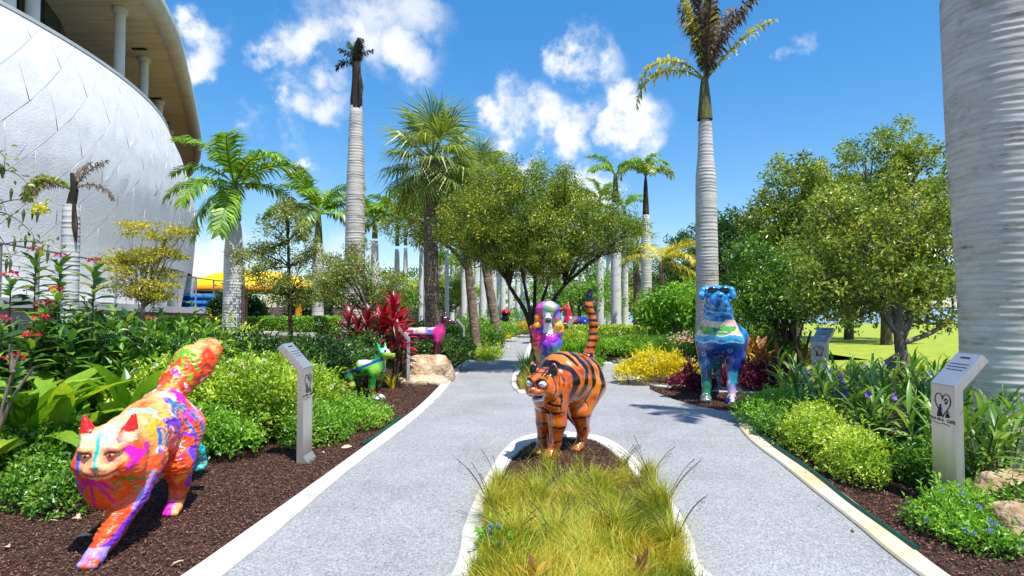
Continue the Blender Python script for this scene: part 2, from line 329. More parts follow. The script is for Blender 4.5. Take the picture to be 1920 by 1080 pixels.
def link(me, name, parent=None, loc=(0, 0, 0), rot=(0, 0, 0), sc=1):
    o = bpy.data.objects.new(name, me); COL.objects.link(o); o.parent = parent
    o.location = loc; o.rotation_euler = rot; o.scale = (sc, sc, sc) if np.isscalar(sc) else sc
    return o
def copy_tree(o, parent=None):
    c = o.copy(); COL.objects.link(c)
    if parent is not None: c.parent = parent
    for ch in list(o.children): copy_tree(ch, c)
    return c
def box(mb, c, s, rot=None, val=None, mi=0):
    V = np.array([[x, y, z] for x in (-.5, .5) for y in (-.5, .5) for z in (-.5, .5)]) * np.asarray(s)
    if rot is not None: V = V @ np.array(rot).T
    mb.add(V + np.asarray(c), [[0, 1, 3, 2], [4, 6, 7, 5], [0, 4, 5, 1], [2, 3, 7, 6], [0, 2, 6, 4], [1, 5, 7, 3]], val, mi)
def tube(mb, pts, rad, n=8, val=None, mi=0, cap=True):
    pts = np.asarray([tuple(p) for p in pts], float); m = len(pts)
    rad = np.full(m, rad) if np.isscalar(rad) else np.asarray(rad, float)
    T = np.gradient(pts, axis=0); T /= np.linalg.norm(T, axis=1)[:, None] + 1e-9
    ref = np.array([0, 0, 1.]) if abs(T[0, 2]) < .9 else np.array([1., 0, 0])
    a = np.cross(T, ref); a /= np.linalg.norm(a, axis=1)[:, None] + 1e-9
    b = np.cross(T, a); th = np.arange(n) / n * 2 * np.pi
    V = pts[:, None, :] + rad[:, None, None] * (np.cos(th)[None, :, None] * a[:, None, :] + np.sin(th)[None, :, None] * b[:, None, :])
    i = np.arange(m - 1)[:, None] * n; j = np.arange(n)[None, :]; k = (j + 1) % n
    F = np.stack([i + j, i + n + j, i + n + k, i + k], -1).reshape(-1, 4)
    mb.add(V, F, val, mi)
    if cap:
        for q in (0, m - 1):
            c = np.vstack([V[q], pts[q]]); f = np.array([[x, (x + 1) % n, n] for x in range(n)])
            mb.add(c, f if q == m - 1 else f[:, ::-1], val, mi)
def lathe(mb, prof, n=24, center=(0, 0), val=None, mi=0, jit=0, wav=0):
    prof = np.asarray(prof, float); m = len(prof); th = np.arange(n) / n * 2 * np.pi
    r = prof[:, 1][:, None] * (1 + jit * rng.normal(size=(m, n)))
    cx = prof[:, 2] if prof.shape[1] > 2 else np.zeros(m); cy = prof[:, 3] if prof.shape[1] > 3 else np.zeros(m)
    V = np.stack([center[0] + cx[:, None] + r * np.cos(th), center[1] + cy[:, None] + r * np.sin(th), np.repeat(prof[:, 0][:, None], n, 1)], -1)
    if wav:                                 # scars wander up and down and fade round the stem
        q = np.stack([np.cos(th) * 1.3 + 0 * r, np.sin(th) * 1.3 + 0 * r, np.repeat((prof[:, 0] * 1.1)[:, None], n, 1)], -1)
        V[:, :, 2] += wav * (vnoise(q, 1.5, 3, 3) - .5) * np.minimum(1, np.arange(m) / 6)[:, None]
        V[:, :, :2] *= (1 + .05 * (vnoise(q, .8, 9, 3) - .5))[:, :, None] if center == (0, 0) else 1
    i = np.arange(m - 1)[:, None] * n; j = np.arange(n)[None, :]; k = (j + 1) % n
    mb.add(V, np.stack([i + j, i + k, i + n + k, i + n + j], -1).reshape(-1, 4), val, mi)
    mb.add(np.vstack([V[-1], [[center[0] + cx[-1], center[1] + cy[-1], prof[-1, 0]]]]), [[x, (x + 1) % n, n] for x in range(n)], val, mi)
def ellipsoid(mb, c, r, n=12, m=8, val=None, mi=0, rot=None):
    u = np.linspace(0, np.pi, m + 1)[1:-1]; th = np.arange(n) / n * 2 * np.pi
    V = np.stack([np.sin(u)[:, None] * np.cos(th), np.sin(u)[:, None] * np.sin(th), np.repeat(np.cos(u)[:, None], n, 1)], -1).reshape(-1, 3)
    V = np.vstack([V, [[0, 0, 1], [0, 0, -1]]]) * np.asarray(r)
    if rot is not None: V = V @ np.array(rot).T
    i = np.arange(m - 2)[:, None] * n; j = np.arange(n)[None, :]; k = (j + 1) % n
    V = V + np.asarray(c)
    mb.add(V, np.stack([i + j, i + n + j, i + n + k, i + k], -1).reshape(-1, 4), val, mi)
    q = (m - 2) * n
    mb.add(V, [[(m - 1) * n, x, (x + 1) % n] for x in range(n)], val, mi)
    mb.add(V, [[(m - 1) * n + 1, q + (x + 1) % n, q + x] for x in range(n)], val, mi)
LEAF = np.array([[0, 0, 0], [.45, .5, .1], [1, 0, -.12], [.45, -.5, .1]]); LEAF_F = np.array([[0, 2, 1], [0, 3, 2]])
def unit(a): return a / (np.linalg.norm(a, axis=-1, keepdims=True) + 1e-9)
def leaves(mb, pos, d, nrm, L, W, val, mi=0, tmpl=LEAF, tf=LEAF_F):
    n = len(pos); d = unit(d); s = unit(np.cross(nrm, d)); u = np.cross(d, s)
    L = np.broadcast_to(L, n)[:, None, None]; W = np.broadcast_to(W, n)[:, None, None]
    V = pos[:, None, :] + L * tmpl[None, :, 0:1] * d[:, None, :] + W * tmpl[None, :, 1:2] * s[:, None, :] + L * tmpl[None, :, 2:3] * u[:, None, :]
    F = (np.arange(n)[:, None, None] * len(tmpl) + tf[None]).reshape(-1, tf.shape[1])
    mb.add(V, F, np.repeat(val, len(tf)), mi)
def randdir(n, r=None):
    return unit((r or rng).normal(size=(n, 3)))
BLADE_F = np.array([[0, 1, 3], [0, 3, 2], [2, 3, 4]])
def blades(mb, pos, h, lean, w, val, mi=0, curve=.5):
    """grass blades: pos (n,3), height h, lean (n,2) horizontal reach"""
    n = len(pos); h = np.broadcast_to(h, n); w = np.broadcast_to(w, n)
    a = rng.uniform(0, 2 * np.pi, n); s = np.stack([np.cos(a), np.sin(a), 0 * a], -1) * w[:, None] * .5
    ln = np.c_[lean, np.zeros(n)]; up = np.array([0, 0, 1.])
    mid = pos + ln * (1 - curve) * .5 + up * (h * .58)[:, None]; tip = pos + ln + up * h[:, None]
    V = np.stack([pos - s, pos + s, mid - s * .75, mid + s * .75, tip], 1)
    mb.add(V, (np.arange(n)[:, None, None] * 5 + BLADE_F[None]).reshape(-1, 3), np.repeat(val, 3), mi)

# ---- value noise
def _h(ix, iy, iz, seed):
    n = (ix * 374761393 + iy * 668265263 + iz * 2147483647 + seed * 144269) & 0x7fffffff
    n = ((n ^ (n >> 13)) * 1274126177) & 0x7fffffff
    return ((n ^ (n >> 16)) & 0xffff) / 65535.0
def vnoise(p, scale=1, seed=0, octv=3):
    p = np.asarray(p) * scale; out = 0; amp = 1; tot = 0
    for o in range(octv):
        i = np.floor(p).astype(np.int64); f = p - i; f = f * f * (3 - 2 * f); r = 0
        for dx in (0, 1):
            for dy in (0, 1):
                for dz in (0, 1):
                    w = (f[..., 0] if dx else 1 - f[..., 0]) * (f[..., 1] if dy else 1 - f[..., 1]) * (f[..., 2] if dz else 1 - f[..., 2])
                    r = r + w * _h(i[..., 0] + dx, i[..., 1] + dy, i[..., 2] + dz, seed + o * 17)
        out = out + amp * r; tot += amp; amp *= .5; p = p * 2.03
    return out / tot
def spline(pts, n):
    """smooth curve through the points with chord weighted tangents, n samples"""
    p = np.asarray([tuple(q) for q in pts], float); h = np.linalg.norm(np.diff(p, axis=0), axis=1) + 1e-9; d = np.r_[0, np.cumsum(h)]
    sl = np.diff(p, axis=0) / h[:, None]; m = np.vstack([sl[:1], (sl[:-1] * h[1:, None] + sl[1:] * h[:-1, None]) / (h[1:] + h[:-1])[:, None], sl[-1:]])
    s = np.linspace(0, d[-1], n); k = np.clip(np.searchsorted(d, s, 'right') - 1, 0, len(h) - 1); t = ((s - d[k]) / h[k])[:, None]; H = h[k][:, None]
    return (2 * t**3 - 3 * t**2 + 1) * p[k] + (t**3 - 2 * t**2 + t) * H * m[k] + (-2 * t**3 + 3 * t**2) * p[k + 1] + (t**3 - t**2) * H * m[k + 1]
# ================================================================== SETTING
xs = np.concatenate([[-900, -300, -100, -50], np.arange(-30, 30.1, .5), [50, 100, 300, 900]])
ys = np.concatenate([[-60, -20, -6], np.arange(-2, 46, .5), [52, 60, 100, 300, 1200]])
gx, gy = np.meshgrid(xs, ys)
gz = np.vectorize(berm)(gx, gy)
gz += (vnoise(np.stack([gx, gy, 0 * gx], -1), .9, 3) - .5) * .02 * (gz > .02)
nx = len(xs); i = (np.arange(len(ys) - 1)[:, None] * nx + np.arange(nx - 1)).ravel()
mb = MB(); mb.add(np.stack([gx, gy, gz], -1), np.stack([i, i + 1, i + nx + 1, i + nx], -1))
tag(mb.obj('ground', M_mulch, smooth=True), kind='structure')

def sheet(name, pts, z, mat):
    pts = [Vector((p[0], p[1], z)) for p in pts]
    mb = MB(); t = tessellate_polygon([pts]); V = np.array([tuple(p) for p in pts])
    F = []
    for a, b, c in t:
        n = (pts[b] - pts[a]).cross(pts[c] - pts[a]).z
        F.append((a, b, c) if n > 0 else (a, c, b))
    mb.add(V, F); return tag(mb.obj(name, mat), kind='structure')
def gl(pp): return [G(x, y) for x, y in pp]
# path: one broad sheet, planting beds and islands lie on it
left_in = [(-2.0, -3, 0), (-1.85, 0, 0), (-1.75, 2, 0)] + [tuple(p) for p in gl([(425, 1080), (530, 993), (636, 900), (754, 808), (794, 774), (831, 737), (850, 712), (868, 692), (900, 673), (921, 660), (960, 637), (983, 629)])]
left_out = [(-2.25, -3, 0), (-2.1, 0, 0), (-2.0, 2, 0)] + [tuple(p) for p in gl([(352, 1080), (478, 990), (603, 900), (722, 812), (778, 770), (815, 735), (836, 710), (856, 690), (888, 671), (911, 658), (953, 636), (977, 628.5)])]
right_in = [(2.25, -3, 0), (2.27, 0, 0), (2.31, 2, 0)] + [tuple(p) for p in gl([(1717, 1080), (1665, 1040), (1611, 993), (1524, 923), (1460, 870), (1421, 841), (1398, 820), (1386, 802), (1386, 790), (1400, 779)])]
right_out = [(2.42, -3, 0), (2.44, 0, 0), (2.48, 2, 0)] + [tuple(p) for p in gl([(1770, 1080), (1712, 1035), (1650, 985), (1551, 908), (1480, 858), (1440, 832), (1420, 815), (1409, 803), (1409, 792), (1420, 783)])]
dogbed = gl([(1403, 778), (1357, 772), (1308, 763), (1266, 751), (1240, 741), (1218, 731)])
bed_tip = gl([(1218, 722), (1190, 712), (1168, 700), (1163, 692), (1172, 687)])
farL = spline(left_in, 60); farR = spline(right_in, 50)
path_poly = list(farL) + [(2.2, 40, 0), (3.2, 40, 0), (3.0, 28, 0), (4.2, 21.5, 0), (10, 20.5, 0), (10, 17.2, 0), (5.0, 16.6, 0)] + [tuple(p) for p in reversed(bed_tip)] + [tuple(p) for p in reversed(dogbed)] + [tuple(p) for p in reversed(farR)]
sheet('path', path_poly, .012, M_path)
def strip(name, a, b, n, mat, z=.035, closed=False, kind='structure'):
    A, B = spline(a, n), spline(b, n); mb = MB(); m = n
    bev = .012
    dirs = unit(np.c_[(B - A)[:, :2], np.zeros(n)])
    rows = [A * [1, 1, 0] + [0, 0, -.06], A * [1, 1, 0] + [0, 0, z - bev], A + dirs * bev + [0, 0, z], B - dirs * bev + [0, 0, z], B * [1, 1, 0] + [0, 0, z - bev], B * [1, 1, 0] + [0, 0, -.06]]
    V = np.stack(rows, 1).reshape(-1, 3); k = len(rows)
    i = np.arange(n - 1)[:, None] * k; j = np.arange(k - 1)[None]
    mb.add(V, np.stack([i + j, i + k + j, i + k + j + 1, i + j + 1], -1).reshape(-1, 4))
    o = mb.obj(name, mat); return tag(o, kind=kind)
strip('kerb', left_out, left_in, 120, M_kerb)
strip('kerb', right_in, right_out, 110, M_kerby)
strip('kerb', gl([(1172, 686), (1161, 692), (1170, 703), (1190, 714), (1218, 724), (1283, 731), (1340, 736), (1392, 738), (1471, 746)]), gl([(1180, 687), (1170, 692), (1180, 701), (1198, 710), (1222, 718), (1283, 724.5), (1340, 729), (1392, 732), (1471, 739)]), 60, M_kerb)
# island in front, under the tiger striped cat
isl_out_px = [(848, 1080), (868, 994), (890, 940), (915, 891), (938, 855), (970, 828), (996, 819), (1036, 814), (1073, 815), (1112, 819), (1146, 831), (1177, 852), (1229, 904), (1268, 956), (1299, 1015), (1320, 1075)]
isl_in_px = [(888, 1080), (905, 1010), (922, 945), (944, 891), (975, 851), (1008, 831), (1030, 826), (1060, 823), (1080, 823), (1099, 826), (1133, 841), (1159, 863), (1203, 910), (1240, 962), (1269, 1020), (1286, 1080)]
near_o = [(-.38, 3.2, 0), (-.3, 2.5, 0), (.3, 1.9, 0), (1.0, 2.4, 0), (1.15, 3.2, 0)]; near_i = [(-.25, 3.2, 0), (-.17, 2.6, 0), (.33, 2.08, 0), (.88, 2.5, 0), (1.02, 3.2, 0)]
io = gl(isl_out_px); ii = gl(isl_in_px)
loop_o = [Vector(p) for p in near_o[:3][::-1]] + io + [Vector(p) for p in near_o[3:][::-1]] + [Vector(near_o[2])]
loop_i = [Vector(p) for p in near_i[:3][::-1]] + ii + [Vector(p) for p in near_i[3:][::-1]] + [Vector(near_i[2])]
strip('kerb', loop_o, loop_i, 130, M_kerb)
isl_poly = spline(loop_i, 90)[:-1]
sheet('island_soil', isl_poly, .02, M_mulch)
# second island, under the poodle and the spreading tree
i2o = gl([(1001, 631), (990, 650), (976, 686), (961, 706), (959, 720), (966, 733), (982, 741), (1010, 738), (1050, 722), (1090, 701), (1120, 686), (1170, 679)]) + [Vector((5, 16.9 + 2.2, 0)), Vector((9, 20.2, 0))]
i2i = gl([(1005, 632), (997, 652), (984, 687), (970, 707), (968, 720), (973, 730), (985, 736), (1010, 733), (1050, 717), (1090, 697), (1120, 682.5), (1170, 676)]) + [Vector((5, 19.4, 0)), Vector((9, 20.5, 0))]
strip('kerb', i2o, i2i, 90, M_kerb)
sheet('planting_bed_soil', list(spline(i2i, 60)) + [Vector((9, 30, 0)), Vector((1.9, 38, 0))], .02, M_mulch)
sheet('lawn', [(4.2, 21.8), (6.4, 14.5), (40, 14.5), (90, 54), (6, 54)], .012, M_lawn)
sheet('water', [(-300, 54.3), (400, 54.3), (700, 420), (-500, 420)], .008, M_water)
# white edging strip at the foot of the clipped hedge
a = [(x, 16.1 + .05 * (x + 8), berm(x, 16) + .0) for x in np.linspace(-14, -4.3, 12)]
def strip3(name, pts, w, z, mat, label=None):
    mb = MB()
    for p, q in zip(pts[:-1], pts[1:]):
        c = (np.array(p) + np.array(q)) / 2; d = np.array(q) - np.array(p)
        ang = math.atan2(d[1], d[0]); box(mb, c + [0, 0, z / 2 - .05], (np.linalg.norm(d) - .006, w, z + .1), Matrix.Rotation(ang, 3, 'Z'))
    return mb.obj(name, mat)
tag(strip3('kerb', a, .22, .1, M_kerb), kind='structure')

# ------------------------------------------------------------------ bark chips (nobody could count them)
def in_poly(x, y, poly):
    poly = np.asarray(poly)[:, :2]; c = np.zeros(len(x), bool); j = len(poly) - 1
    for i in range(len(poly)):
        a, b = poly[i], poly[j]
        t = ((a[1] > y) != (b[1] > y)) & (x < (b[0] - a[0]) * (y - a[1]) / (b[1] - a[1] + 1e-12) + a[0]); c ^= t; j = i
    return c
farLo = spline(left_out, 60); farRo = spline(right_out, 60)
def chips(name, poly, dens, box_, zf=.004, size=(.022, .008)):
    x0, x1, y0, y1 = box_; n = int((x1 - x0) * (y1 - y0) * dens)
    x = rng.uniform(x0, x1, n); y = rng.uniform(y0, y1, n); k = in_poly(x, y, poly); x, y = x[k], y[k]; n = len(x)
    a = rng.uniform(0, 2 * np.pi, n); d = np.stack([np.cos(a), np.sin(a), rng.normal(0, .25, n)], -1)
    nr = np.stack([rng.normal(0, .35, n), rng.normal(0, .35, n), np.ones(n)], -1)
    pos = np.stack([x, y, zf + rng.uniform(0, .016, n) + np.vectorize(berm)(x, y)], -1)
    mb = MB(); leaves(mb, pos, d, nr, rng.uniform(.6, 1.5, n) * size[0], rng.uniform(.6, 1.5, n) * size[1], rng.beta(2, 2.6, n))
    return tag(mb.obj(name, M_chip), kind='stuff')
lp = [tuple(p) for p in farLo[8:]] + [(-9, 14, 0), (-9, 2.5, 0)]
chips('bark_mulch', lp, 3600, (-4.6, -1.5, 3.2, 7.5)); chips('bark_mulch', lp, 1300, (-3.6, -.6, 7.5, 14), size=(.03, .011))
chips('bark_mulch', isl_poly, 3000, (-.2, 1.2, 5.0, 6.9), .022)
chips('bark_mulch', [tuple(p) for p in dogbed] + [tuple(p) for p in gl([(1230, 728), (1392, 738), (1471, 746), (1440, 790)])], 2200, (2, 5, 8.5, 11.5), size=(.03, .011))
chips('bark_mulch', [tuple(p) for p in farRo[8:]] + [(6, 9, 0), (6, 3, 0)], 2200, (2.3, 4.6, 3.2, 8.2), size=(.028, .01))

# ================================================================== MUSEUM (curved drum with deep board soffit)
museum = empty('museum_building', (-22, 24, 0), 'curved white museum drum with textured panels under a deep tan board soffit', 'building')
ml = Vector(museum.location)
def madd(mb, name, mat, smooth=False, parent=None):
    o = mb.obj(name, mat, parent or museum, smooth)
    if parent is None or parent is museum: o.location = -ml
    return o
CX, CY = -33.8, 17.0
ZT, ZB = 9.05, 2.75
def prof_r(z):
    zz = [1.2, 2.75, 2.9, 4.0, 5.3, 6.6, 7.8, 9.05]; rr = [22.1, 22.1, 22.1, 22.18, 22.25, 22.05, 21.65, 21.1]
    return np.interp(z, zz, rr)
def drum(s, z, off=0):   # s is arc length from the point nearest the +x axis
    th = s / 21.6; r = prof_r(z) + off
    return np.array([CX + r * math.cos(th), CY + r * math.sin(th), z])
mb = MB(); ss = np.linspace(-16, 30, 70); zz = np.linspace(1.2, ZT, 14)
V = np.array([[drum(s, z, -.045) for z in zz] for s in ss]).reshape(-1, 3); k = len(zz)
i = np.arange(len(ss) - 1)[:, None] * k; j = np.arange(k - 1)[None]
zi = np.searchsorted(zz, 2.86); fq = np.stack([i + j, i + k + j, i + k + j + 1, i + j + 1], -1); keep = (ss[:-1, None] < 3.9) | (np.arange(k - 1)[None] >= zi)
mb.add(V, fq[keep])
madd(mb, 'backing_wall', M_joint)
# undercut at the far end: flat underside and a recessed dark wall
mb = MB(); sU = np.linspace(3.9, 30, 40); Zu = zz[zi]
def ringp(s, r, z): return (CX + r * math.cos(s / 21.6), CY + r * math.sin(s / 21.6), z)
V = np.array([[ringp(s, prof_r(Zu) - .07, Zu), ringp(s, 19.6, Zu)] for s in sU]).reshape(-1, 3); mb.add(V, [[2 * q, 2 * q + 1, 2 * q + 3, 2 * q + 2] for q in range(39)]); madd(mb, 'underside', M_joint)
mb = MB(); V = np.array([[ringp(s, 19.6, Zu), ringp(s, 19.6, 1.0)] for s in sU]).reshape(-1, 3); mb.add(V, [[2 * q, 2 * q + 1, 2 * q + 3, 2 * q + 2] for q in range(39)]); madd(mb, 'window', M_glass)
mb = MB(); mb.add([ringp(3.9, 22, Zu), ringp(3.9, 19.6, Zu), ringp(3.9, 19.6, 1.0), ringp(3.9, 21.9, 1.0)], [[0, 1, 2, 3]]); madd(mb, 'return_wall', M_concrete)
# parallelogram cladding panels with recessed joints
def clip(poly, zlim, keep_above):
    out = []
    for a, b in zip(poly, poly[1:] + poly[:1]):
        ia = (a[1] >= zlim) == keep_above or a[1] == zlim; ib = (b[1] >= zlim) == keep_above or b[1] == zlim
        if ia: out.append(a)
        if ia != ib:
            t = (zlim - a[1]) / (b[1] - a[1]); out.append((a[0] + t * (b[0] - a[0]), zlim))
    return out
def panel(poly):
    if len(poly) < 3: return
    c = np.mean(poly, 0); pp = []
    for s, z in poly:
        d = np.array([s, z]) - c; L = np.linalg.norm(d) + 1e-6; q = c + d * max(.2, (L - .017) / L); pp.append(q)
    # fan with rounded subdivisions so the sheet follows the curve
    mb = MB(); ring = []
    for a, b in zip(pp, pp[1:] + pp[:1]):
        for t in (0, .34, .67): ring.append(a + (b - a) * t)
    n = len(ring); mid = [c + (q - c) * .5 for q in ring]
    V = [drum(*q) for q in ring] + [drum(*q) for q in mid] + [drum(*c)] + [drum(q[0], q[1], -.03) for q in ring] + [drum(*q) for q in ring]
    F4 = [(k, (k + 1) % n, n + (k + 1) % n, n + k) for k in range(n)] + [(2 * n + 1 + k, 2 * n + 1 + (k + 1) % n, 3 * n + 1 + (k + 1) % n, 3 * n + 1 + k) for k in range(n)]
    F3 = [(n + k, n + (k + 1) % n, 2 * n) for k in range(n)]
    mb.add(V, F4); mb.V.append(np.zeros((0, 3))); mb.F.append(np.array(F3)); mb.val.append(np.full(n, .5)); mb.mi.append(np.zeros(n, int))
    madd(mb, 'facade_panel', M_panel, smooth=True)
DS, DZ = 1.5, 1.22
for bnd in range(-14, 24):
    for kx in range(-10, 20):
        s0 = kx * DS + (bnd % 2) * DS * .5 + .2
        def zl(s): return 2.0 + bnd * DZ + .93 * (s + 3)
        poly = [(s0, zl(s0)), (s0 + DS, zl(s0 + DS)), (s0 + DS, zl(s0 + DS) + DZ), (s0, zl(s0) + DZ)]
        if s0 < -8 or s0 > 14.5: continue
        if max(z for _, z in poly) < 1.25 or min(z for _, z in poly) > ZT: continue
        p = clip(poly, 2.86 if s0 + DS * .5 > 3.9 else 1.22, True)
        if len(p) >= 3: p = clip(p, ZT, False)
        if len(p) >= 3: panel(p)
# parapet cap
mb = MB(); cap = [drum(s, ZT, -.12) + [0, 0, .0] for s in np.linspace(-16, 30, 60)]
for a, b in zip(cap[:-1], cap[1:]):
    d = b - a; box(mb, (a + b) / 2 + [0, 0, .05], (np.linalg.norm(d), .3, .1), Matrix.Rotation(math.atan2(d[1], d[0]), 3, 'Z'))
madd(mb, 'parapet_cap', M_concrete)
# upper deck, set back wall with glazing
mb = MB(); deck = [(CX + 20.7 * math.cos(t), CY + 20.7 * math.sin(t), 8.7) for t in np.linspace(-.8, 1.4, 40)]
V = np.array(deck + [(CX, CY, 8.7)]); mb.add(V, [[q, q + 1, 40] for q in range(39)]); madd(mb, 'roof_deck', M_concrete)
for s0 in np.arange(-.55, 1.35, .11):
    mb = MB(); a, b = [np.array([CX + 17.2 * math.cos(t), CY + 17.2 * math.sin(t)]) for t in (s0, s0 + .105)]
    d = b - a; box(mb, [*((a + b) / 2), 10.85], (np.linalg.norm(d), .12, 4.3), Matrix.Rotation(math.atan2(d[1], d[0]), 3, 'Z')); madd(mb, 'window', M_glass)
# soffit: plan outline in metres, at 13 m, boards across
edge = spline([(-12.6, 6, 0), (-12.7, 14, 0), (-12.9, 19, 0), (-13.5, 23, 0), (-14.4, 25.9, 0), (-16.6, 31.1, 0), (-19.4, 37.4, 0), (-24.0, 47, 0), (-31, 58, 0)], 160)
ZS = 13.0
mb = MB()
for y in np.arange(6, 57.5, .3):
    xe = np.interp(y + .15, edge[:, 1], edge[:, 0]) - .55
    box(mb, ((xe - 46) / 2, y + .15, ZS + .03 + .008 * (rng.random() - .5)), (xe + 46, .285, .06), val=rng.random())
tag(madd(mb, 'soffit_board', M_soffit), kind='stuff')
mb = MB(); V = np.array([(p[0] - .05, p[1], ZS + .1) for p in edge] + [(-46, p[1], ZS + .1) for p in edge]); n = len(edge)
mb.add(V, [[q, q + 1, n + q + 1, n + q] for q in range(n - 1)]); madd(mb, 'roof_slab', M_fascia)
mb = MB(); rows = [(-.62, .0), (-.58, -.06), (-.1, -.02), (0, .1), (.05, .5), (-.1, .75), (-1.2, .85)]
V = np.array([[(p[0] + dx, p[1], ZS + dz) for dx, dz in rows] for p in edge]).reshape(-1, 3); k = len(rows)
i = np.arange(n - 1)[:, None] * k; j = np.arange(k - 1)[None]
mb.add(V, np.stack([i + j, i + k + j, i + k + j + 1, i + j + 1], -1).reshape(-1, 4)); madd(mb, 'roof_fascia', M_fascia, smooth=True)
for x, y in [(-14.1, 16.9), (-14.75, 18.6), (-15.1, 23.3), (-17.0, 28), (-19.7, 33.9), (-22.4, 39.7), (-25.2, 45.6)]:
    mb = MB(); lathe(mb, [(8.7, .19), (12.75, .19), (12.76, .27), (12.98, .27)], 20, (x, y)); madd(mb, 'column', M_col, smooth=False)
for y, dx in [(22.3, 1.6), (27, 1.8), (33.5, 2.0), (26, 4.8), (33, 5), (38, 2), (21, 5.5), (30, 7)]:
    x = float(np.interp(y, edge[:, 1], edge[:, 0])) - dx
    for q in (-.22, 0, .22):
        mb = MB(); box(mb, (x + q, y, ZS - .02), (.16, .2, .05)); madd(mb, 'downlight', M_dark)
# round raking columns under the far end of the drum
for px, Y, lean in [(292, 22.5, .3), (324, 24.5, .6), (345, 28, .5)]:
    p = P(px, 560, Y); mb = MB(); tube(mb, [(p.x - lean * .5, Y, .6), (p.x + lean * .2, Y, 2.95)], [.42, .42], 20); madd(mb, 'column', M_col, smooth=True)

# ------------------------------------------------------------------ raised walkway with steel railing
walk = empty('raised_walkway', (-11, 17, .5), 'white concrete walkway slab with a steel railing running along the museum', 'walkway')
wl = Vector(walk.location)
front = spline([(-9.4, 9, 1.7), (-9.86, 12, 1.68), (-10.3, 14.5, 1.65), (-10.95, 18, 1.56), (-11.1, 22, 1.46), (-11.0, 25, 1.42)], 40)
def prism(mb, pts, back, z0, z1f):
    n = len(pts); V = []
    for p in pts: V += [(p[0], p[1], p[2] + z1f), (p[0], p[1], p[2] + z0), (p[0] + back, p[1], p[2] + z0), (p[0] + back, p[1], p[2] + z1f)]
    F = []
    for q in range(n - 1):
        for e in range(4): F.append((q * 4 + e, q * 4 + (e + 1) % 4, q * 4 + 4 + (e + 1) % 4, q * 4 + 4 + e))
    F += [(0, 3, 2, 1), ((n - 1) * 4, (n - 1) * 4 + 1, (n - 1) * 4 + 2, (n - 1) * 4 + 3)]
    mb.add(V, F)
mb = MB(); prism(mb, front, -5, -.2, 0); mb.obj('slab', M_concrete, walk).location = -wl
mb = MB(); prism(mb, front - [.25, 0, 0], -4, -1.75, -.203); mb.obj('wall', M_concrete, walk).location = -wl
rail = empty('railing', (-11, 17, 1.5), 'thin steel railing with wires along the walkway edge', 'railing')
rl = Vector(rail.location)
for q in range(1, 40, 3):
    mb = MB(); p = front[q] - [.08, 0, 0]; box(mb, p + [0, 0, .52], (.045, .045, 1.04)); mb.obj('post', M_rail, rail).location = -rl
mb = MB(); tube(mb, front + [-.08, 0, 1.05], .024, 6); mb.obj('handrail', M_rail, rail).location = -rl
for hz in (.2, .42, .64, .86):
    mb = MB(); tube(mb, front + [-.08, 0, hz], .008, 5); mb.obj('rail_wire', M_rail, rail).location = -rl

# ------------------------------------------------------------------ inflatables beyond the walkway
tent = empty('inflatable_tent', (-13.2, 31, .75), 'yellow and orange peaked inflatable tent behind the pale palm trunk', 'tent')
mb = MB(); mo = MB()
nu, nv = 30, 12; V = []
for a_ in range(nu + 1):
    th = a_ / nu * 2 * np.pi
    for b_ in range(nv + 1):
        t = b_ / nv; rr = 3.9 * (1 - t) + .25 * t + .22 * math.cos(8 * th) * (1 - t) * .5
        V.append((rr * math.cos(th), rr * .6 * math.sin(th), 1.65 + .95 * (1 - (1 - t) ** 1.8)))
k = nv + 1
F = np.array([(a_ * k + b_, a_ * k + k + b_, a_ * k + k + b_ + 1, a_ * k + b_ + 1) for a_ in range(nu) for b_ in range(nv)])
mb.add(V, F); mb.obj('canopy', M_yel, tent, True)
mo = MB(); th = np.linspace(0, 2 * np.pi, 50); tube(mo, np.stack([3.95 * np.cos(th), 3.95 * .6 * np.sin(th), np.full(50, 1.6)], -1), .17, 10); mo.obj('rim', M_org, tent, True)
for th in (.6, 2.5, 3.8, 5.6):
    mo = MB(); tube(mo, [(3.7 * math.cos(th), 2.2 * math.sin(th), -.1), (3.85 * math.cos(th), 2.3 * math.sin(th), 1.6)], .16, 10); mo.obj('leg', M_org, tent, True)
bounce = empty('inflatable_pool', (-15.2, 27.6, .75), 'blue inflatable with stacked tubes and a pink heart below the yellow tent', 'inflatable')
for q in range(5):
    mb = MB(); tube(mb, [(-1.5, 0, .1 + q * .27), (0, -.1, .1 + q * .27), (1.9, 0, .1 + q * .27)], .15, 12); mb.obj('air_tube', M_blu, bounce, True)
mb = MB(); t = np.linspace(0, 2 * np.pi, 40)[:-1]
hx, hz = 16 * np.sin(t) ** 3, 13 * np.cos(t) - 5 * np.cos(2 * t) - 2 * np.cos(3 * t) - np.cos(4 * t)
hv = np.stack([hx * .024, np.full(39, -.32), 1.02 + hz * .02], -1); hb = hv + [0, .1, 0]
mb.add(np.vstack([hv, hb, [[0, -.36, 1.0]]]), [[q, (q + 1) % 39, 78] for q in range(39)]); mb.add(np.vstack([hv, hb]), [[q, q + 39, (q + 1) % 39 + 39, (q + 1) % 39] for q in range(39)]); mb.obj('heart', M_pink, bounce)
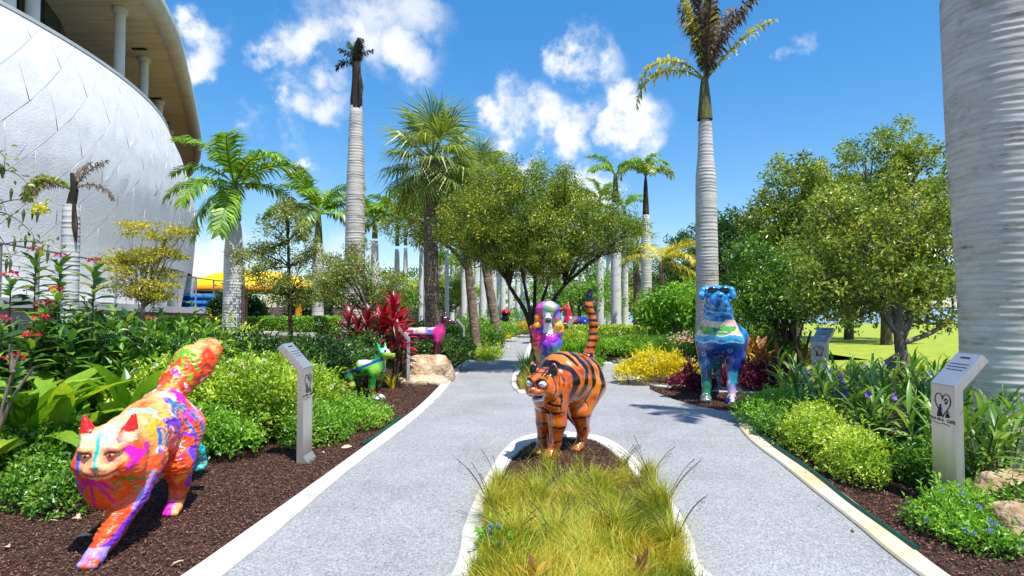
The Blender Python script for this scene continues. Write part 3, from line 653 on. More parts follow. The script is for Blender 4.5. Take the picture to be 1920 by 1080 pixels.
# ================================================================== STATUES: implicit sculpting + surface nets
class Sculpt:
    def __init__(s): s.P = []; s.M = None
    def frame(s, c=None, yaw=0, pitch=0, sc=1):
        s.M = None if c is None else (np.array(c, float), np.array(Euler((0, R(-pitch), R(yaw))).to_matrix()), sc)
    def _t(s, p):
        p = np.array(p, float)
        return p if s.M is None else s.M[0] + s.M[1] @ (p * s.M[2])
    def _s(s, r): return r if s.M is None else np.array(r) * s.M[2]
    def cap(s, a, b, ra, rb=None, k=.04):
        s.P.append(('c', s._t(a), s._t(b), float(s._s(ra)), float(s._s(ra if rb is None else rb)), k)); return s
    def chain(s, pts, k=.04):
        for (a, ra), (b, rb) in zip(pts[:-1], pts[1:]): s.cap(a, b, ra, rb, k)
        return s
    def ell(s, c, r, k=.04, neg=False):
        s.P.append(('e' if not neg else 'n', s._t(c), np.array(s._s(np.array(r, float))), np.eye(3) if s.M is None else s.M[1], 0, k)); return s
    def build(s, res):
        lo = np.min([np.minimum(p[1] - np.max(p[2]) if p[0] in 'en' else np.minimum(p[1], p[2]) - max(p[3], p[4]), 1e9) for p in s.P], 0) - .06
        hi = np.max([p[1] + np.max(p[2]) if p[0] in 'en' else np.maximum(p[1], p[2]) + max(p[3], p[4]) for p in s.P], 0) + .06
        n = np.ceil((hi - lo) / res).astype(int) + 1
        D = np.full(n, 10., np.float32); ax = [lo[q] + np.arange(n[q]) * res for q in range(3)]
        for p in s.P:
            pad = p[5] + 3 * res
            if p[0] in 'en': a, b = p[1] - np.max(p[2]) - pad, p[1] + np.max(p[2]) + pad
            else: r = max(p[3], p[4]) + pad; a, b = np.minimum(p[1], p[2]) - r, np.maximum(p[1], p[2]) + r
            i0 = np.clip(np.floor((a - lo) / res).astype(int), 0, n); i1 = np.clip(np.ceil((b - lo) / res).astype(int) + 1, 0, n)
            sl = tuple(slice(i0[q], i1[q]) for q in range(3))
            g = np.stack(np.meshgrid(*[ax[q][sl[q]] for q in range(3)], indexing='ij'), -1)
            if p[0] in 'en':
                q = (g - p[1]) @ p[3] / p[2]; k0 = np.linalg.norm(q, axis=-1); k1 = np.linalg.norm(q / p[2], axis=-1) + 1e-9
                d = k0 * (k0 - 1) / k1
            else:
                ab = p[2] - p[1]; t = np.clip(((g - p[1]) @ ab) / (ab @ ab + 1e-12), 0, 1)
                d = np.linalg.norm(g - p[1] - t[..., None] * ab, axis=-1) - (p[3] + t * (p[4] - p[3]))
            e = D[sl]; k = p[5]
            if p[0] == 'n':
                h = np.clip(.5 - .5 * (e + d) / k, 0, 1); D[sl] = e * (1 - h) - d * h + k * h * (1 - h)
            else:
                h = np.clip(.5 + .5 * (e - d) / k, 0, 1); D[sl] = e * (1 - h) + d * h - k * h * (1 - h)
        return nets(D, lo, res)
def nets(D, lo, res):
    ins = D < 0; cnt = 0
    c = [ins[dx:D.shape[0] - 1 + dx, dy:D.shape[1] - 1 + dy, dz:D.shape[2] - 1 + dz] for dx in (0, 1) for dy in (0, 1) for dz in (0, 1)]
    cnt = sum(x.astype(np.int8) for x in c); act = (cnt > 0) & (cnt < 8)
    idx = np.argwhere(act); vid = np.full(act.shape, -1, np.int64); vid[act] = np.arange(len(idx))
    off = np.array([(x, y, z) for x in (0, 1) for y in (0, 1) for z in (0, 1)])
    vals = np.stack([D[idx[:, 0] + o[0], idx[:, 1] + o[1], idx[:, 2] + o[2]] for o in off], 1)
    acc = np.zeros((len(idx), 3)); nn = np.zeros(len(idx))
    for a in range(8):
        for b in range(a + 1, 8):
            if np.abs(off[a] - off[b]).sum() != 1: continue
            va, vb = vals[:, a], vals[:, b]; m = (va < 0) != (vb < 0); t = np.where(m, va / (va - vb + 1e-12), 0)
            acc += np.where(m[:, None], off[a] + t[:, None] * (off[b] - off[a]), 0); nn += m
    V = lo + (idx + acc / nn[:, None]) * res
    F = []
    for ax_ in range(3):
        u, v = (ax_ + 1) % 3, (ax_ + 2) % 3
        sl0 = [slice(None)] * 3; sl1 = [slice(None)] * 3; sl0[ax_] = slice(0, -1); sl1[ax_] = slice(1, None)
        x = ins[tuple(sl0)] != ins[tuple(sl1)]; e = np.argwhere(x)
        e = e[(e[:, u] > 0) & (e[:, v] > 0) & (e[:, u] < D.shape[u] - 1) & (e[:, v] < D.shape[v] - 1)]
        du = np.zeros(3, int); du[u] = 1; dv = np.zeros(3, int); dv[v] = 1
        q = [vid[tuple((e - o).T)] for o in (du + dv, dv, du * 0, du)]
        q = np.stack(q, -1); flip = ~ins[tuple(e.T)]; q[flip] = q[flip][:, ::-1]; F.append(q)
    return V, np.concatenate(F)
def vnormals(V, F):
    n = np.cross(V[F[:, 2]] - V[F[:, 0]], V[F[:, 3]] - V[F[:, 1]]); out = np.zeros_like(V)
    for k in range(4): np.add.at(out, F[:, k], n)
    return unit(out)
def relax(V, F, it=1):
    for _ in range(it):
        a = np.zeros_like(V); c = np.zeros(len(V))
        for k in range(4): np.add.at(a, F[:, k], V[F[:, (k + 1) % 4]]); np.add.at(c, F[:, k], 1)
        V = V * .5 + .5 * a / np.maximum(c, 1)[:, None]
    return V
def seg_d(p, pts):
    """distance of the points p (n,d) to the polyline pts (m,d)"""
    pts = np.asarray(pts, float); best = np.full(len(p), 9.)
    for a, b in zip(pts[:-1], pts[1:]):
        ab = b - a; t = np.clip(((p - a) @ ab) / (ab @ ab + 1e-12), 0, 1)
        best = np.minimum(best, np.linalg.norm(p - a - t[:, None] * ab, axis=1))
    return best
def mixc(c, mask, col):
    m = np.clip(mask, 0, 1)[:, None]; return c * (1 - m) + np.array(col) * m
def stroke(c, uv, pts, r, col, ok, soft=.006, wob=None):
    d = seg_d(uv, pts)
    if wob is not None: d = d + wob
    return mixc(c, np.clip((r - d) / soft, 0, 1) * ok, col)
def palm_motif(c, uv, at, s, col, ok, lean=.15, wob=None, col2=None):
    s = s * 1.0
    x, y = at
    c = stroke(c, uv, [(x + lean * s, y - s), (x + lean * .5 * s, y - .5 * s), (x, y)], s * .05, col2 or col, ok, wob=wob)
    for a in (20, 70, 110, 165, -25, 205):
        ca, sa = math.cos(R(a)), math.sin(R(a))
        pts = [(x + s * .62 * t * ca, y + s * .5 * t * sa - .45 * s * t * t) for t in np.linspace(0, 1, 5)]
        c = stroke(c, uv, pts, s * .062, col, ok, wob=wob)
    return c
def paws(sc, c, yaw, r=.05, k=.02, spread=1.0, toes=4):
    """foot with separate toes, sole on the ground"""
    ca, sa = math.cos(R(yaw)), math.sin(R(yaw))
    x, y, z = c
    sc.ell((x, y, z), (r * 1.15, r * 1.05, r * .85), k)
    for q in np.linspace(-1, 1, toes):
        fx, fy = r * (1.15 - .22 * q * q), q * r * .72 * spread
        sc.ell((x + fx * ca - fy * sa, y + fx * sa + fy * ca, max(r * .42, z - r * .32)), (r * .42, r * .32, r * .42), k * .35)
def statue_mesh(sc, res, color_fn, disp=None, relax_it=1):
    V, F = sc.build(res); V = relax(V, F, relax_it); n = vnormals(V, F)
    c = color_fn(V, n)
    if disp is not None: V = V + n * disp(V, n)[:, None]
    mb = MB(); mb.add(V, F, col=c); return mb
M_paint_cat = paint_mat('painted_fur_gloss', .38, .3, .6, 34, .012)
M_paint = paint_mat('painted_fibreglass_gloss', .22, .7, .1, 30, .006)
M_eyew = flat_mat('eye_white_paint', (.8, .8, .8), .25, coat=.5)
M_black = flat_mat('black_gloss_paint', (.008, .008, .008), .15, coat=.8)
ORG, DORG, PEACH = srgb('#ff5a12'), srgb('#e03208'), srgb('#ffb46a')
MAG, BLU, PUR, TURQ, LIME, WHT, YEL, RED, LAV = [srgb(h) for h in ('#f217b5', '#1f74d8', '#7a35d8', '#12b8b0', '#66b81a', '#fdf3ec', '#ffb52e', '#f01c10', '#b79af0')]

# ---------------- orange painted cat striding over the bark
cat = empty('cat_statue', (-2.5, 4.2, 0), 'striding fluffy orange cat statue painted with pink, blue and purple palm trees', 'statue', rz=R(-80))
sc = Sculpt()
sc.chain([((.2, 0, .60), .17), ((-.1, -.01, .655), .175), ((-.40, -.03, .69), .19)], .08)
sc.ell((-.3, 0, .56), (.25, .15, .16), .08)
sc.cap((.18, 0, .64), (.40, -.01, .64), .16, .15, .08)
sc.ell((.34, -.045, .45), (.16, .195, .165), .06); sc.ell((.36, -.045, .345), (.1, .12, .09), .06)
HC = (.46, -.02, .635)
sc.frame(HC, 2, -6)
sc.ell((0, 0, 0), (.15, .165, .14), .04); sc.ell((.0, .12, -.09), (.09, .08, .1), .05); sc.ell((.0, -.11, -.09), (.09, .07, .1), .05)
for q in (-1, 1):
    sc.ell((.07, q * .085, -.06), (.08, .085, .07), .03); sc.ell((.115, q * .065, .045), (.045, .06, .022), .02)
    sc.ell((.15, q * .035, -.065), (.05, .045, .04), .02)
    sc.cap((-.01, q * .112, .095), (-.015, q * .135, .205), .05, .01, .015)
    sc.ell((.05, q * .122, .15), (.022, .02, .045), .012, neg=True)
sc.cap((.10, 0, .05), (.165, 0, -.03), .04, .032, .025); sc.ell((.185, 0, -.035), (.022, .026, .016), .01); sc.ell((.12, 0, -.11), (.05, .06, .035), .02)
sc.ell((.15, .062, .012), (.02, .026, .012), .012, neg=True); sc.ell((.15, -.062, .012), (.02, .026, .012), .012, neg=True)
sc.frame()
sc.chain([((.2, .09, .52), .12), ((.32, .065, .34), .085), ((.5, .0, .13), .057), ((.58, -.025, .06), .052)], .035); paws(sc, (.605, -.03, .043), -8, .056)
sc.chain([((.18, -.09, .52), .12), ((.1, -.08, .3), .08), ((.2, -.05, .16), .055), ((.26, -.045, .1), .05)], .035); paws(sc, (.28, -.045, .085), 0, .05)
sc.chain([((-.38, .09, .6), .175), ((-.24, .13, .38), .105), ((-.35, .115, .19), .06), ((-.29, .105, .06), .05)], .035); paws(sc, (-.26, .1, .043), 0, .054)
sc.chain([((-.45, -.08, .62), .16), ((-.6, .02, .43), .095), ((-.77, .09, .34), .055), ((-.82, .11, .24), .047)], .035); paws(sc, (-.81, .11, .215), 0, .045)
sc.chain([((-.5, -.05, .80), .085), ((-.66, -.02, .91), .105), ((-.8, .05, 1.03), .14), ((-.93, .12, 1.13), .11)], .06)
def cat_col(V, n):
    f, l, z = V.T; ns = vnoise(V, 9, 1); n2 = vnoise(V, 4, 5); n3 = vnoise(V, 14, 9, 2); w = (n3 - .5) * .014
    c = np.tile(np.array(ORG), (len(V), 1))
    c = mixc(c, np.clip((ns - .52) * 9, 0, .7), DORG)
    c = mixc(c, (n2 - .5) * 8 * (z > .5), PEACH)
    side = np.clip(n[:, 1] * 3 + .6, 0, 1) * (f < .32) * (f > -.62); sv = np.stack([f, z], -1)
    top = np.clip((n[:, 2] - .35) * 3, 0, 1) * (f < .3) * (f > -.75)
    c = mixc(c, top * np.clip((vnoise(V, 7, 3) - .55) * 9, 0, 1), (.95, .72, .75)); c = mixc(c, top * np.clip((vnoise(V, 8, 33) - .6) * 12, 0, 1), WHT)
    c = mixc(c, side * np.clip((vnoise(V, 7, 13) - .6) * 10, 0, 1), YEL); c = mixc(c, (top + side) * np.clip((vnoise(V, 11, 23) - .72) * 12, 0, 1), MAG)
    # palms and swirls on the flank
    c = palm_motif(c, sv, (-.42, .84), .26, MAG, side, -.25, w)
    c = palm_motif(c, sv, (-.2, .8), .25, BLU, side, -.35, w)
    c = palm_motif(c, sv, (-.02, .7), .22, PUR, side, -.3, w)
    c = stroke(c, sv, [(-.3, .7), (-.36, .6), (-.33, .48), (-.22, .44)], .014, BLU, side, wob=w); c = stroke(c, sv, [(-.12, .52), (-.2, .6), (-.28, .55), (-.26, .4)], .013, PUR, side, wob=w)
    th = np.linspace(.3, 5.6, 14); c = stroke(c, sv, np.stack([.12 + .075 * np.cos(th), .56 + .085 * np.sin(th)], -1), .015, TURQ, side, wob=w)
    c = stroke(c, sv, [(.22, .7), (.25, .6), (.24, .5)], .022, BLU, np.clip(n[:, 1] * 3, 0, 1), wob=w)
    c = stroke(c, sv, [(.05, .8), (.1, .84), (.16, .82)], .022, (.3, .75, .85), side + top, wob=w)
    rr_ = np.random.default_rng(5); cols_ = [MAG, BLU, PUR, TURQ, WHT, YEL, srgb('#ff8ad0'), LIME, RED]
    for q_ in range(46):                    # small brushed curls all over the coat
        u0, v0 = rr_.uniform(-.58, .28), rr_.uniform(.42, .9); ra = rr_.uniform(.022, .05); a0 = rr_.uniform(0, 6.28); th = np.linspace(a0, a0 + rr_.uniform(2, 4.5), 8); q3 = np.linspace(1, .55, 8)
        c = stroke(c, sv, np.stack([u0 + ra * q3 * np.cos(th), v0 + ra * q3 * np.sin(th)], -1), rr_.uniform(.006, .011), cols_[rr_.integers(9)], np.clip(side + top, 0, 1), wob=w * .5)
    # tail
    tl = (z > .84) & (f < -.56); c = mixc(c, tl * np.clip((vnoise(V, 10, 41) - .58) * 12, 0, 1), PEACH)
    c = mixc(c, tl * np.clip((vnoise(V, 11, 44) - .66) * 14, 0, 1), WHT); c = mixc(c, tl * np.clip((vnoise(V, 10, 47) - .67) * 14, 0, 1), LIME); c = mixc(c, tl * np.clip((vnoise(V, 9, 51) - .69) * 14, 0, 1), (.2, .6, .85))
    tv = np.stack([l, z], -1); c = palm_motif(c, tv, (.02, 1.13), .2, LIME, tl * 1., .1, w); c = stroke(c, tv, [(-.03, .9), (.02, .97), (-.02, 1.0)], .02, MAG, tl * 1., wob=w)
    # ruff
    fr = np.clip(n[:, 0] * 3 + .4, 0, 1) * (f > .2) * (z < .56); cv = np.stack([l, z], -1)
    c = mixc(c, fr * .8, srgb('#ff6014')); c = mixc(c, fr * np.clip((vnoise(V, 8, 61) - .5) * 4, 0, .5), DORG)
    c = palm_motif(c, cv, (-.1, .455), .2, srgb('#d8148a'), fr, 0, w * .5); c = palm_motif(c, cv, (.1, .47), .15, srgb('#5a8a10'), fr, .2, w * .5); c = palm_motif(c, cv, (-.25, .47), .17, srgb('#9a5ac0'), fr, .3, w * .5)
    # legs
    leg = (z < .5) & (n[:, 1] > -.2)
    c = stroke(c, sv, [(.16, .47), (.28, .4), (.36, .3), (.45, .2), (.55, .11), (.62, .06)], .024, PUR, leg * (f > .1), wob=w); c = stroke(c, sv, [(.3, .46), (.38, .34), (.42, .27)], .016, LAV, leg * (f > .1), wob=w)
    c = mixc(c, (f > .56) * (z < .1) * np.clip((vnoise(V, 12, 71) - .35) * 6, 0, 1), LAV)
    c = stroke(c, sv, [(-.3, .6), (-.22, .45), (-.26, .3), (-.31, .2)], .022, PUR, leg * (f < -.1) * (f > -.5), wob=w)
    c = mixc(c, (f < -.1) * (f > -.4) * (z < .1) * np.clip((.125 - l + (n3 - .5) * .1) * 30, 0, 1), MAG); c = mixc(c, (f < -.1) * (f > -.4) * (z < .1) * np.clip((l - .11) * 30, 0, 1), PEACH)
    c = mixc(c, (f < -.68) * (z < .46) * np.clip((vnoise(V, 8, 81) - .38) * 9, 0, 1), TURQ)
    # face, in the head's own frame
    M = np.array(Euler((0, R(6), R(2))).to_matrix()); h = (V - np.array(HC)) @ M; hf, hl, hz = h.T
    face = (np.linalg.norm(h / [.26, .27, .26], axis=1) < 1) & (f > .33); front = face * np.clip(hf * 12 - .3, 0, 1) * (hz > -.13); fv = np.stack([hl, hz], -1)
    c = mixc(c, front * (np.abs(hl) < .1) * .85, srgb('#ffae78')); c = mixc(c, face * (hz > .06) * np.clip((vnoise(V, 14, 91) - .42) * 8, 0, 1), srgb('#ffe0b0'))
    c = mixc(c, front * np.clip((hl - .03) * 30, 0, 1) * (hz > -.03) * np.clip((vnoise(V, 12, 95) - .36) * 8, 0, 1), srgb('#f0265a'))
    c = stroke(c, fv, [(-.02, .12), (.0, .06), (-.005, .0), (.01, -.05)], .014, TURQ, front, wob=w * .4); c = stroke(c, fv, [(-.1, .1), (-.05, .125), (.02, .12), (.05, .1)], .02, srgb('#7fdcec'), front, wob=w * .4)
    c = stroke(c, fv, [(-.14, .05), (-.115, -.01), (-.11, -.08)], .014, srgb('#3a62c8'), face * 1., wob=w * .4); c = stroke(c, fv, [(.13, .03), (.18, -.03), (.15, -.08)], .02, MAG, face * 1., wob=w * .4)
    c = stroke(c, fv, [(-.07, -.075), (0, -.1), (.08, -.085), (.13, -.04)], .007, srgb('#a81a10'), front, .003); c = stroke(c, fv, [(0, -.1), (0, -.05)], .005, srgb('#8a2a20'), front, .003)
    for q in (-1, 1): c = stroke(c, fv, [(q * .1, .022), (q * .065, .03), (q * .035, .018)], .008, srgb('#7a1c10'), front, .004)
    c = mixc(c, (hz > .115) * (np.abs(hl) > .075) * face, RED)
    return c
def fur(V, n):
    st = V * [13, 20, 42] + 2.2 * vnoise(V, 5, 77, 2)[:, None]; r = 1 - np.abs(2 * vnoise(st, 1, 7, 2) - 1); hd = np.linalg.norm((V - np.array(HC)) / [.2, .19, .17], axis=1) < 1
    return (r - .6) * .024 * np.where(hd, .12, 1) * np.where((V[:, 0] > .25) & (V[:, 2] > .3), .5, 1) * np.clip(V[:, 2] / .2, .2, 1)
statue_mesh(sc, .0085, cat_col, fur, 1).obj('body', M_paint_cat, cat, True)
M = np.array(Euler((0, R(6), R(2))).to_matrix())
M_catiris = flat_mat('eye_amber_paint', (.45, .3, .1), .2, coat=.6)
for q in (-1, 1):
    mb = MB(); ellipsoid(mb, np.array(HC) + M @ np.array([.146, q * .064, .014]), (.014, .024, .011), 12, 8, rot=M); o = mb.obj('eye', M_catiris, cat, True)
    mb = MB(); ellipsoid(mb, np.array(HC) + M @ np.array([.158, q * .064, .014]), (.006, .007, .011), 10, 6, rot=M); mb.obj('pupil', M_black, o, True)

# ---------------- tiger striped cat, back arched, tail straight up
tig = empty('cat_statue', (.53, 6.3, .02), 'tall arched cat statue with glossy orange and black tiger stripes on the island', 'statue', rz=math.atan2(-.76, -.65))
sc = Sculpt()
sc.chain([((.24, 0, .60), .18), ((.03, .02, .745), .26), ((-.24, .02, .735), .255)], .09)
sc.cap((.22, .01, .68), (.43, .09, .78), .155, .12, .07)
TH = (.5, .115, .745)
sc.frame(TH, 8, -4, .96)
sc.ell((0, 0, 0), (.145, .155, .135), .04)
for q in (-1, 1):
    sc.ell((.02, q * .115, -.05), (.09, .06, .08), .03); sc.ell((.09, q * .062, .035), (.055, .064, .06), .02)
    sc.ell((-.02, q * .11, .13), (.03, .05, .07), .02); sc.ell((-.02, q * .125, .18), (.015, .02, .04), .015)
    sc.cap((.15, q * .015, .055), (.1, q * .11, .1), .022, .018, .015)
    sc.ell((.15, q * .035, -.045), (.05, .045, .035), .02)
sc.ell((.19, 0, -.012), (.024, .03, .018), .012); sc.ell((.12, 0, -.055), (.08, .075, .04), .03)
sc.ell((.1, 0, -.13), (.075, .058, .03), .02); sc.ell((.15, 0, -.095), (.06, .055, .026), .012, neg=True)
sc.frame()
sc.chain([((.22, .07, .56), .125), ((.215, .075, .34), .09), ((.225, .05, .13), .058), ((.25, .04, .06), .05)], .035); paws(sc, (.275, .035, .043), 5, .058)
sc.chain([((.2, -.09, .55), .12), ((.19, -.11, .32), .078), ((.2, -.12, .13), .052), ((.22, -.12, .06), .047)], .035); paws(sc, (.25, -.12, .043), 0, .052)
sc.chain([((-.24, .12, .66), .2), ((-.1, .13, .42), .115), ((-.2, .1, .2), .06), ((-.16, .09, .07), .05)], .035); paws(sc, (-.12, .085, .043), 5, .056)
sc.chain([((-.28, -.1, .64), .18), ((-.22, -.06, .4), .1), ((-.36, -.03, .2), .056), ((-.33, -.01, .07), .048)], .035); paws(sc, (-.3, 0, .043), 0, .052)
sc.chain([((-.4, .01, .86), .08), ((-.46, .0, .96), .056), ((-.5, .03, 1.14), .05), ((-.49, .045, 1.3), .045), ((-.455, .01, 1.5), .039), ((-.47, 0, 1.58), .036), ((-.49, .01, 1.67), .02)], .03)
TO, TD, TK = srgb('#d6600b'), srgb('#a84006'), srgb('#0b0908')
def tig_col(V, n):
    f, l, z = V.T; ns = vnoise(V, 6, 4); wv = (vnoise(V, 5, 8) - .5); w2 = vnoise(V, 16, 2) - .5
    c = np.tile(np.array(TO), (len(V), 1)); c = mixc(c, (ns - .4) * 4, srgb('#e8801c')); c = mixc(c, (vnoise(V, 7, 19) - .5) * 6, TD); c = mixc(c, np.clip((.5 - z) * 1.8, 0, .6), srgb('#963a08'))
    tail = (z > .98) & (f < -.36); head = np.linalg.norm((V - np.array(TH)) / [.24, .2, .22], axis=1) < 1; leg = (z < .46) & ~head
    body = ~tail & ~head & ~leg
    u = f + .35 * (z - .75) * np.sign(.1 - f) * .6 + .12 * np.abs(l) + wv * .16
    per = .145; ph = np.abs(((u / per) % 1) - .5) * 2; wid = .42 * np.clip((z - .42) * 3.2, .12, 1) * (.7 + .9 * vnoise(V, 4, 31))
    c = mixc(c, body * np.clip((wid - ph) * 14, 0, 1), TK)
    # thin pale seams beside the stripes
    c = mixc(c, body * np.clip(1 - np.abs(ph - wid - .1) * 16, 0, 1) * (vnoise(V, 5, 77) > .52) * .7, srgb('#e8b488'))
    pt = np.abs(((z + .02 * w2) / .072 % 1) - .5) * 2; c = mixc(c, tail * np.clip((.42 - pt) * 14, 0, 1), TK); c = mixc(c, tail * (z > 1.555), TK)
    pl = np.abs(((z + wv * .08 + .25 * f) / .15 % 1) - .5) * 2; c = mixc(c, leg * np.clip((.2 - pl) * 12, 0, 1) * (z > .1), TK)
    c = mixc(c, leg * np.clip(1 - np.abs(l - .075 - .03 * wv) / .007, 0, 1) * (f > .05) * (z > .12) * .8, srgb('#d8a070')); c = mixc(c, leg * np.clip(1 - np.abs(f + .1 + .05 * wv) / .008, 0, 1) * (l > 0) * (f < 0) * .8, srgb('#d8a070'))
    c = mixc(c, leg * (z < .09) * .8, srgb('#b8701c'))
    M = np.array(Euler((0, R(4), R(8))).to_matrix()); h = (V - np.array(TH)) @ M / .96; hf, hl, hz = h.T
    # head: stripes, black ears, white chin, dark mouth
    hp = np.abs(((np.abs(hl) * .5 + hf + .4 * hz) / .075 % 1) - .5) * 2
    c = mixc(c, head * np.clip((.3 - hp) * 9, 0, 1) * (hf < .07), TK); c = mixc(c, head * (hz > .085) * np.clip((.011 - np.abs(np.abs(hl) - .045 + .2 * (hz - .1))) * 200, 0, 1), TK)
    c = mixc(c, head * (hz > .1) * (np.abs(hl) > .065), TK)
    c = mixc(c, head * np.clip((.06 - np.hypot(np.abs(hl) - .062, (hz - .035) * 1.1)) * 100, 0, 1) * (hf > .07), TK)
    c = mixc(c, head * (hf > .07) * (hz < -.062) * (np.abs(hl) < .09), srgb('#e8e4dc')); c = mixc(c, head * (hf > .095) * (hz < -.075) * (hz > -.112) * (np.abs(hl) < .05), srgb('#3a1414'))
    c = mixc(c, head * (hf > .195) * (np.abs(hl) < .02) * (hz > -.02), srgb('#d8a888'))
    ch = (f > .28) & (z < .66) & ~head & ~leg; cp = np.abs(((z + .5 * np.abs(l) + wv * .08) / .11 % 1) - .5) * 2; c = mixc(c, ch * np.clip((.3 - cp) * 9, 0, 1), TK); c = mixc(c, ch * np.clip(1 - np.abs(cp - .42) * 14, 0, 1) * .7, srgb('#e8c8a0'))
    return c
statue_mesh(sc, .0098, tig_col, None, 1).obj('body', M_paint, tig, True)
M = np.array(Euler((0, R(4), R(8))).to_matrix())
for q in (-1, 1):
    mb = MB(); ellipsoid(mb, np.array(TH) + M @ np.array([.112, q * .064, .028]) * .96, (.042, .049, .041), 16, 12, rot=M); o = mb.obj('eye', M_eyew, tig, True)
    mb = MB(); pts = [np.array(TH) + M @ np.array([.119 + .036 * math.cos(t * 1.1), q * .064 + .036 * math.sin(t * 1.1), .026 + .012 * t * q]) * .96 for t in np.linspace(-.75, .75, 7)]; tube(mb, pts, .004, 6); mb.obj('pupil', flat_mat('pupil_grey', (.12, .12, .13)), o, True)
mb = MB(); ellipsoid(mb, np.array(TH) + M @ np.array([.14, 0, -.1]) * .96, (.04, .03, .008), 12, 6, rot=M); mb.obj('tongue', flat_mat('tongue_paint', (.35, .08, .07), .3), tig, True)

# ---------------- generic standing dog
def dog(name, loc, heading, label, scale, color_fn, res=.014, L=.55, body_r=.15, legs=.45, leg_r=.05, neck=(.28, .3), head_r=.11, ears='up', head_yaw=0, head_pitch=0, tail=True, disp=None, snout=.16, cat_='statue', mat=None):
    o = empty(name, loc, label, cat_, rz=heading); sc = Sculpt(); z0 = legs + body_r * .75
    s_ = scale
    def q(*a): return tuple(x * s_ for x in a)
    sc.chain([(q(L * .5, 0, z0 + .02), body_r * 1.08 * s_), (q(0, 0, z0 + .02), body_r * .9 * s_), (q(-L * .5, 0, z0 + .02), body_r * .92 * s_)], .07 * s_)
    nb = (L * .5 + neck[0] * .55, 0, z0 + neck[1]); hc = (nb[0] + .03, 0, nb[2] + .05)
    sc.cap(q(L * .55, 0, z0 + .07), q(*nb), body_r * .82 * s_, head_r * .85 * s_, .06 * s_)
    sc.frame(q(*hc), head_yaw, head_pitch, s_)
    sc.ell((0, 0, .0), (head_r * 1.1, head_r * .95, head_r * .95), .03)
    sc.cap((head_r * .6, 0, -.03), (head_r * .7 + snout, 0, -.05), head_r * .6, head_r * .42, .04)
    sc.ell((head_r * .95 + snout, 0, -.03), (.022, .026, .02), .015)
    for k in (-1, 1):
        if ears == 'up': sc.cap((-.03, k * head_r * .62, head_r * .6), (-.04, k * head_r * .95, head_r * 1.9), head_r * .38, head_r * .1, .02)
        else: sc.chain([((-.01, k * head_r * .85, head_r * .5), head_r * .3), ((.0, k * head_r * 1.25, -.02), head_r * .32), ((.0, k * head_r * 1.2, -head_r * 1.1), head_r * .25)], .02)
    sc.frame()
    for k in (-1, 1):
        w = body_r * .6 * k
        sc.chain([(q(L * .5, w, z0 - .02), body_r * .6 * s_), (q(L * .5 - .02, w, legs * .55), leg_r * 1.25 * s_), (q(L * .5, w, legs * .22), leg_r * .85 * s_), (q(L * .5 + .02, w, .05), leg_r * .85 * s_)], .03 * s_)
        paws(sc, q(L * .5 + .045, w, leg_r * .8), 0, leg_r * 1.1 * s_)
        sc.chain([(q(-L * .5, w, z0 - .02), body_r * .75 * s_), (q(-L * .5 + .08, w, legs * .6), leg_r * 1.5 * s_), (q(-L * .5 - .1, w, legs * .34), leg_r * .9 * s_), (q(-L * .5 - .05, w, .05), leg_r * .85 * s_)], .03 * s_)
        paws(sc, q(-L * .5 - .02, w, leg_r * .8), 0, leg_r * 1.1 * s_)
    if tail: sc.chain([(q(-L * .5 - body_r * .7, 0, z0 + .08), leg_r * .8 * s_), (q(-L * .5 - body_r - .12, 0, z0 + .0), leg_r * .6 * s_), (q(-L * .5 - body_r - .2, 0, z0 - .12), leg_r * .35 * s_)], .03 * s_)
    statue_mesh(sc, res, lambda V, n: color_fn(V / s_, n, np.array(hc), z0), disp).obj('body', mat or M_paint, o, True)
    Mh = np.array(Euler((0, R(-head_pitch), R(head_yaw))).to_matrix())
    for k in (-1, 1):
        mb = MB(); ellipsoid(mb, np.array(q(*hc)) + Mh @ np.array(q(head_r * .8, k * head_r * .5, head_r * .35)), (.018 * s_, .02 * s_, .02 * s_), 8, 6); mb.obj('eye', M_black, o, True)
    return o

# ---------------- big blue dog with dark glasses
bd = empty('dog_statue', (3.56, 10.35, .0), 'big standing blue mastiff dog statue with dark glasses and an island map on its chest', 'statue', rz=math.atan2(-.91, -.42))
sc = Sculpt()
sc.chain([((.6, 0, 1.03), .315), ((0, 0, 1.02), .26), ((-.55, 0, 1.03), .255)], .12); sc.ell((.72, 0, 1.02), (.2, .31, .28), .1)
sc.chain([((.66, 0, 1.22), .245), ((.76, 0, 1.42), .205), ((.82, 0, 1.56), .19)], .08)
BH = (.86, 0, 1.655)
sc.frame(BH, 14, 6)
sc.ell((0, 0, .03), (.17, .17, .155), .05); sc.ell((.12, 0, -.06), (.15, .125, .1), .05); sc.ell((.2, 0, -.05), (.1, .11, .085), .04)
for k in (-1, 1):
    sc.ell((.17, k * .075, -.12), (.11, .065, .1), .04); sc.ell((.12, k * .075, .075), (.05, .06, .035), .03)
    sc.chain([((-.02, k * .14, .13), .05), ((.02, k * .21, .10), .048), ((.04, k * .235, .02), .045), ((.05, k * .225, -.04), .03)], .03)
sc.ell((.295, 0, -.005), (.035, .05, .035), .02)
sc.ell((.26, 0, -.16), (.06, .008, .06), .015, neg=True)
sc.frame()
for q in (-.055, .03, .1):
    sc.ell((.8 + q * .3, 0, 1.42 + q), (.2, .19, .022), .03)
for k in (-1, 1):
    sc.chain([((.62, k * .2, .95), .18), ((.66, k * .205, .62), .105), ((.72, k * .19, .28), .068), ((.76, k * .19, .09), .06)], .05); paws(sc, (.8, k * .19, .062), 0, .085)
    sc.chain([((-.55, k * .16, .96), .21), ((-.42, k * .18, .62), .13), ((-.7, k * .18, .34), .07), ((-.66, k * .18, .09), .06)], .05); paws(sc, (-.62, k * .18, .06), 0, .08)
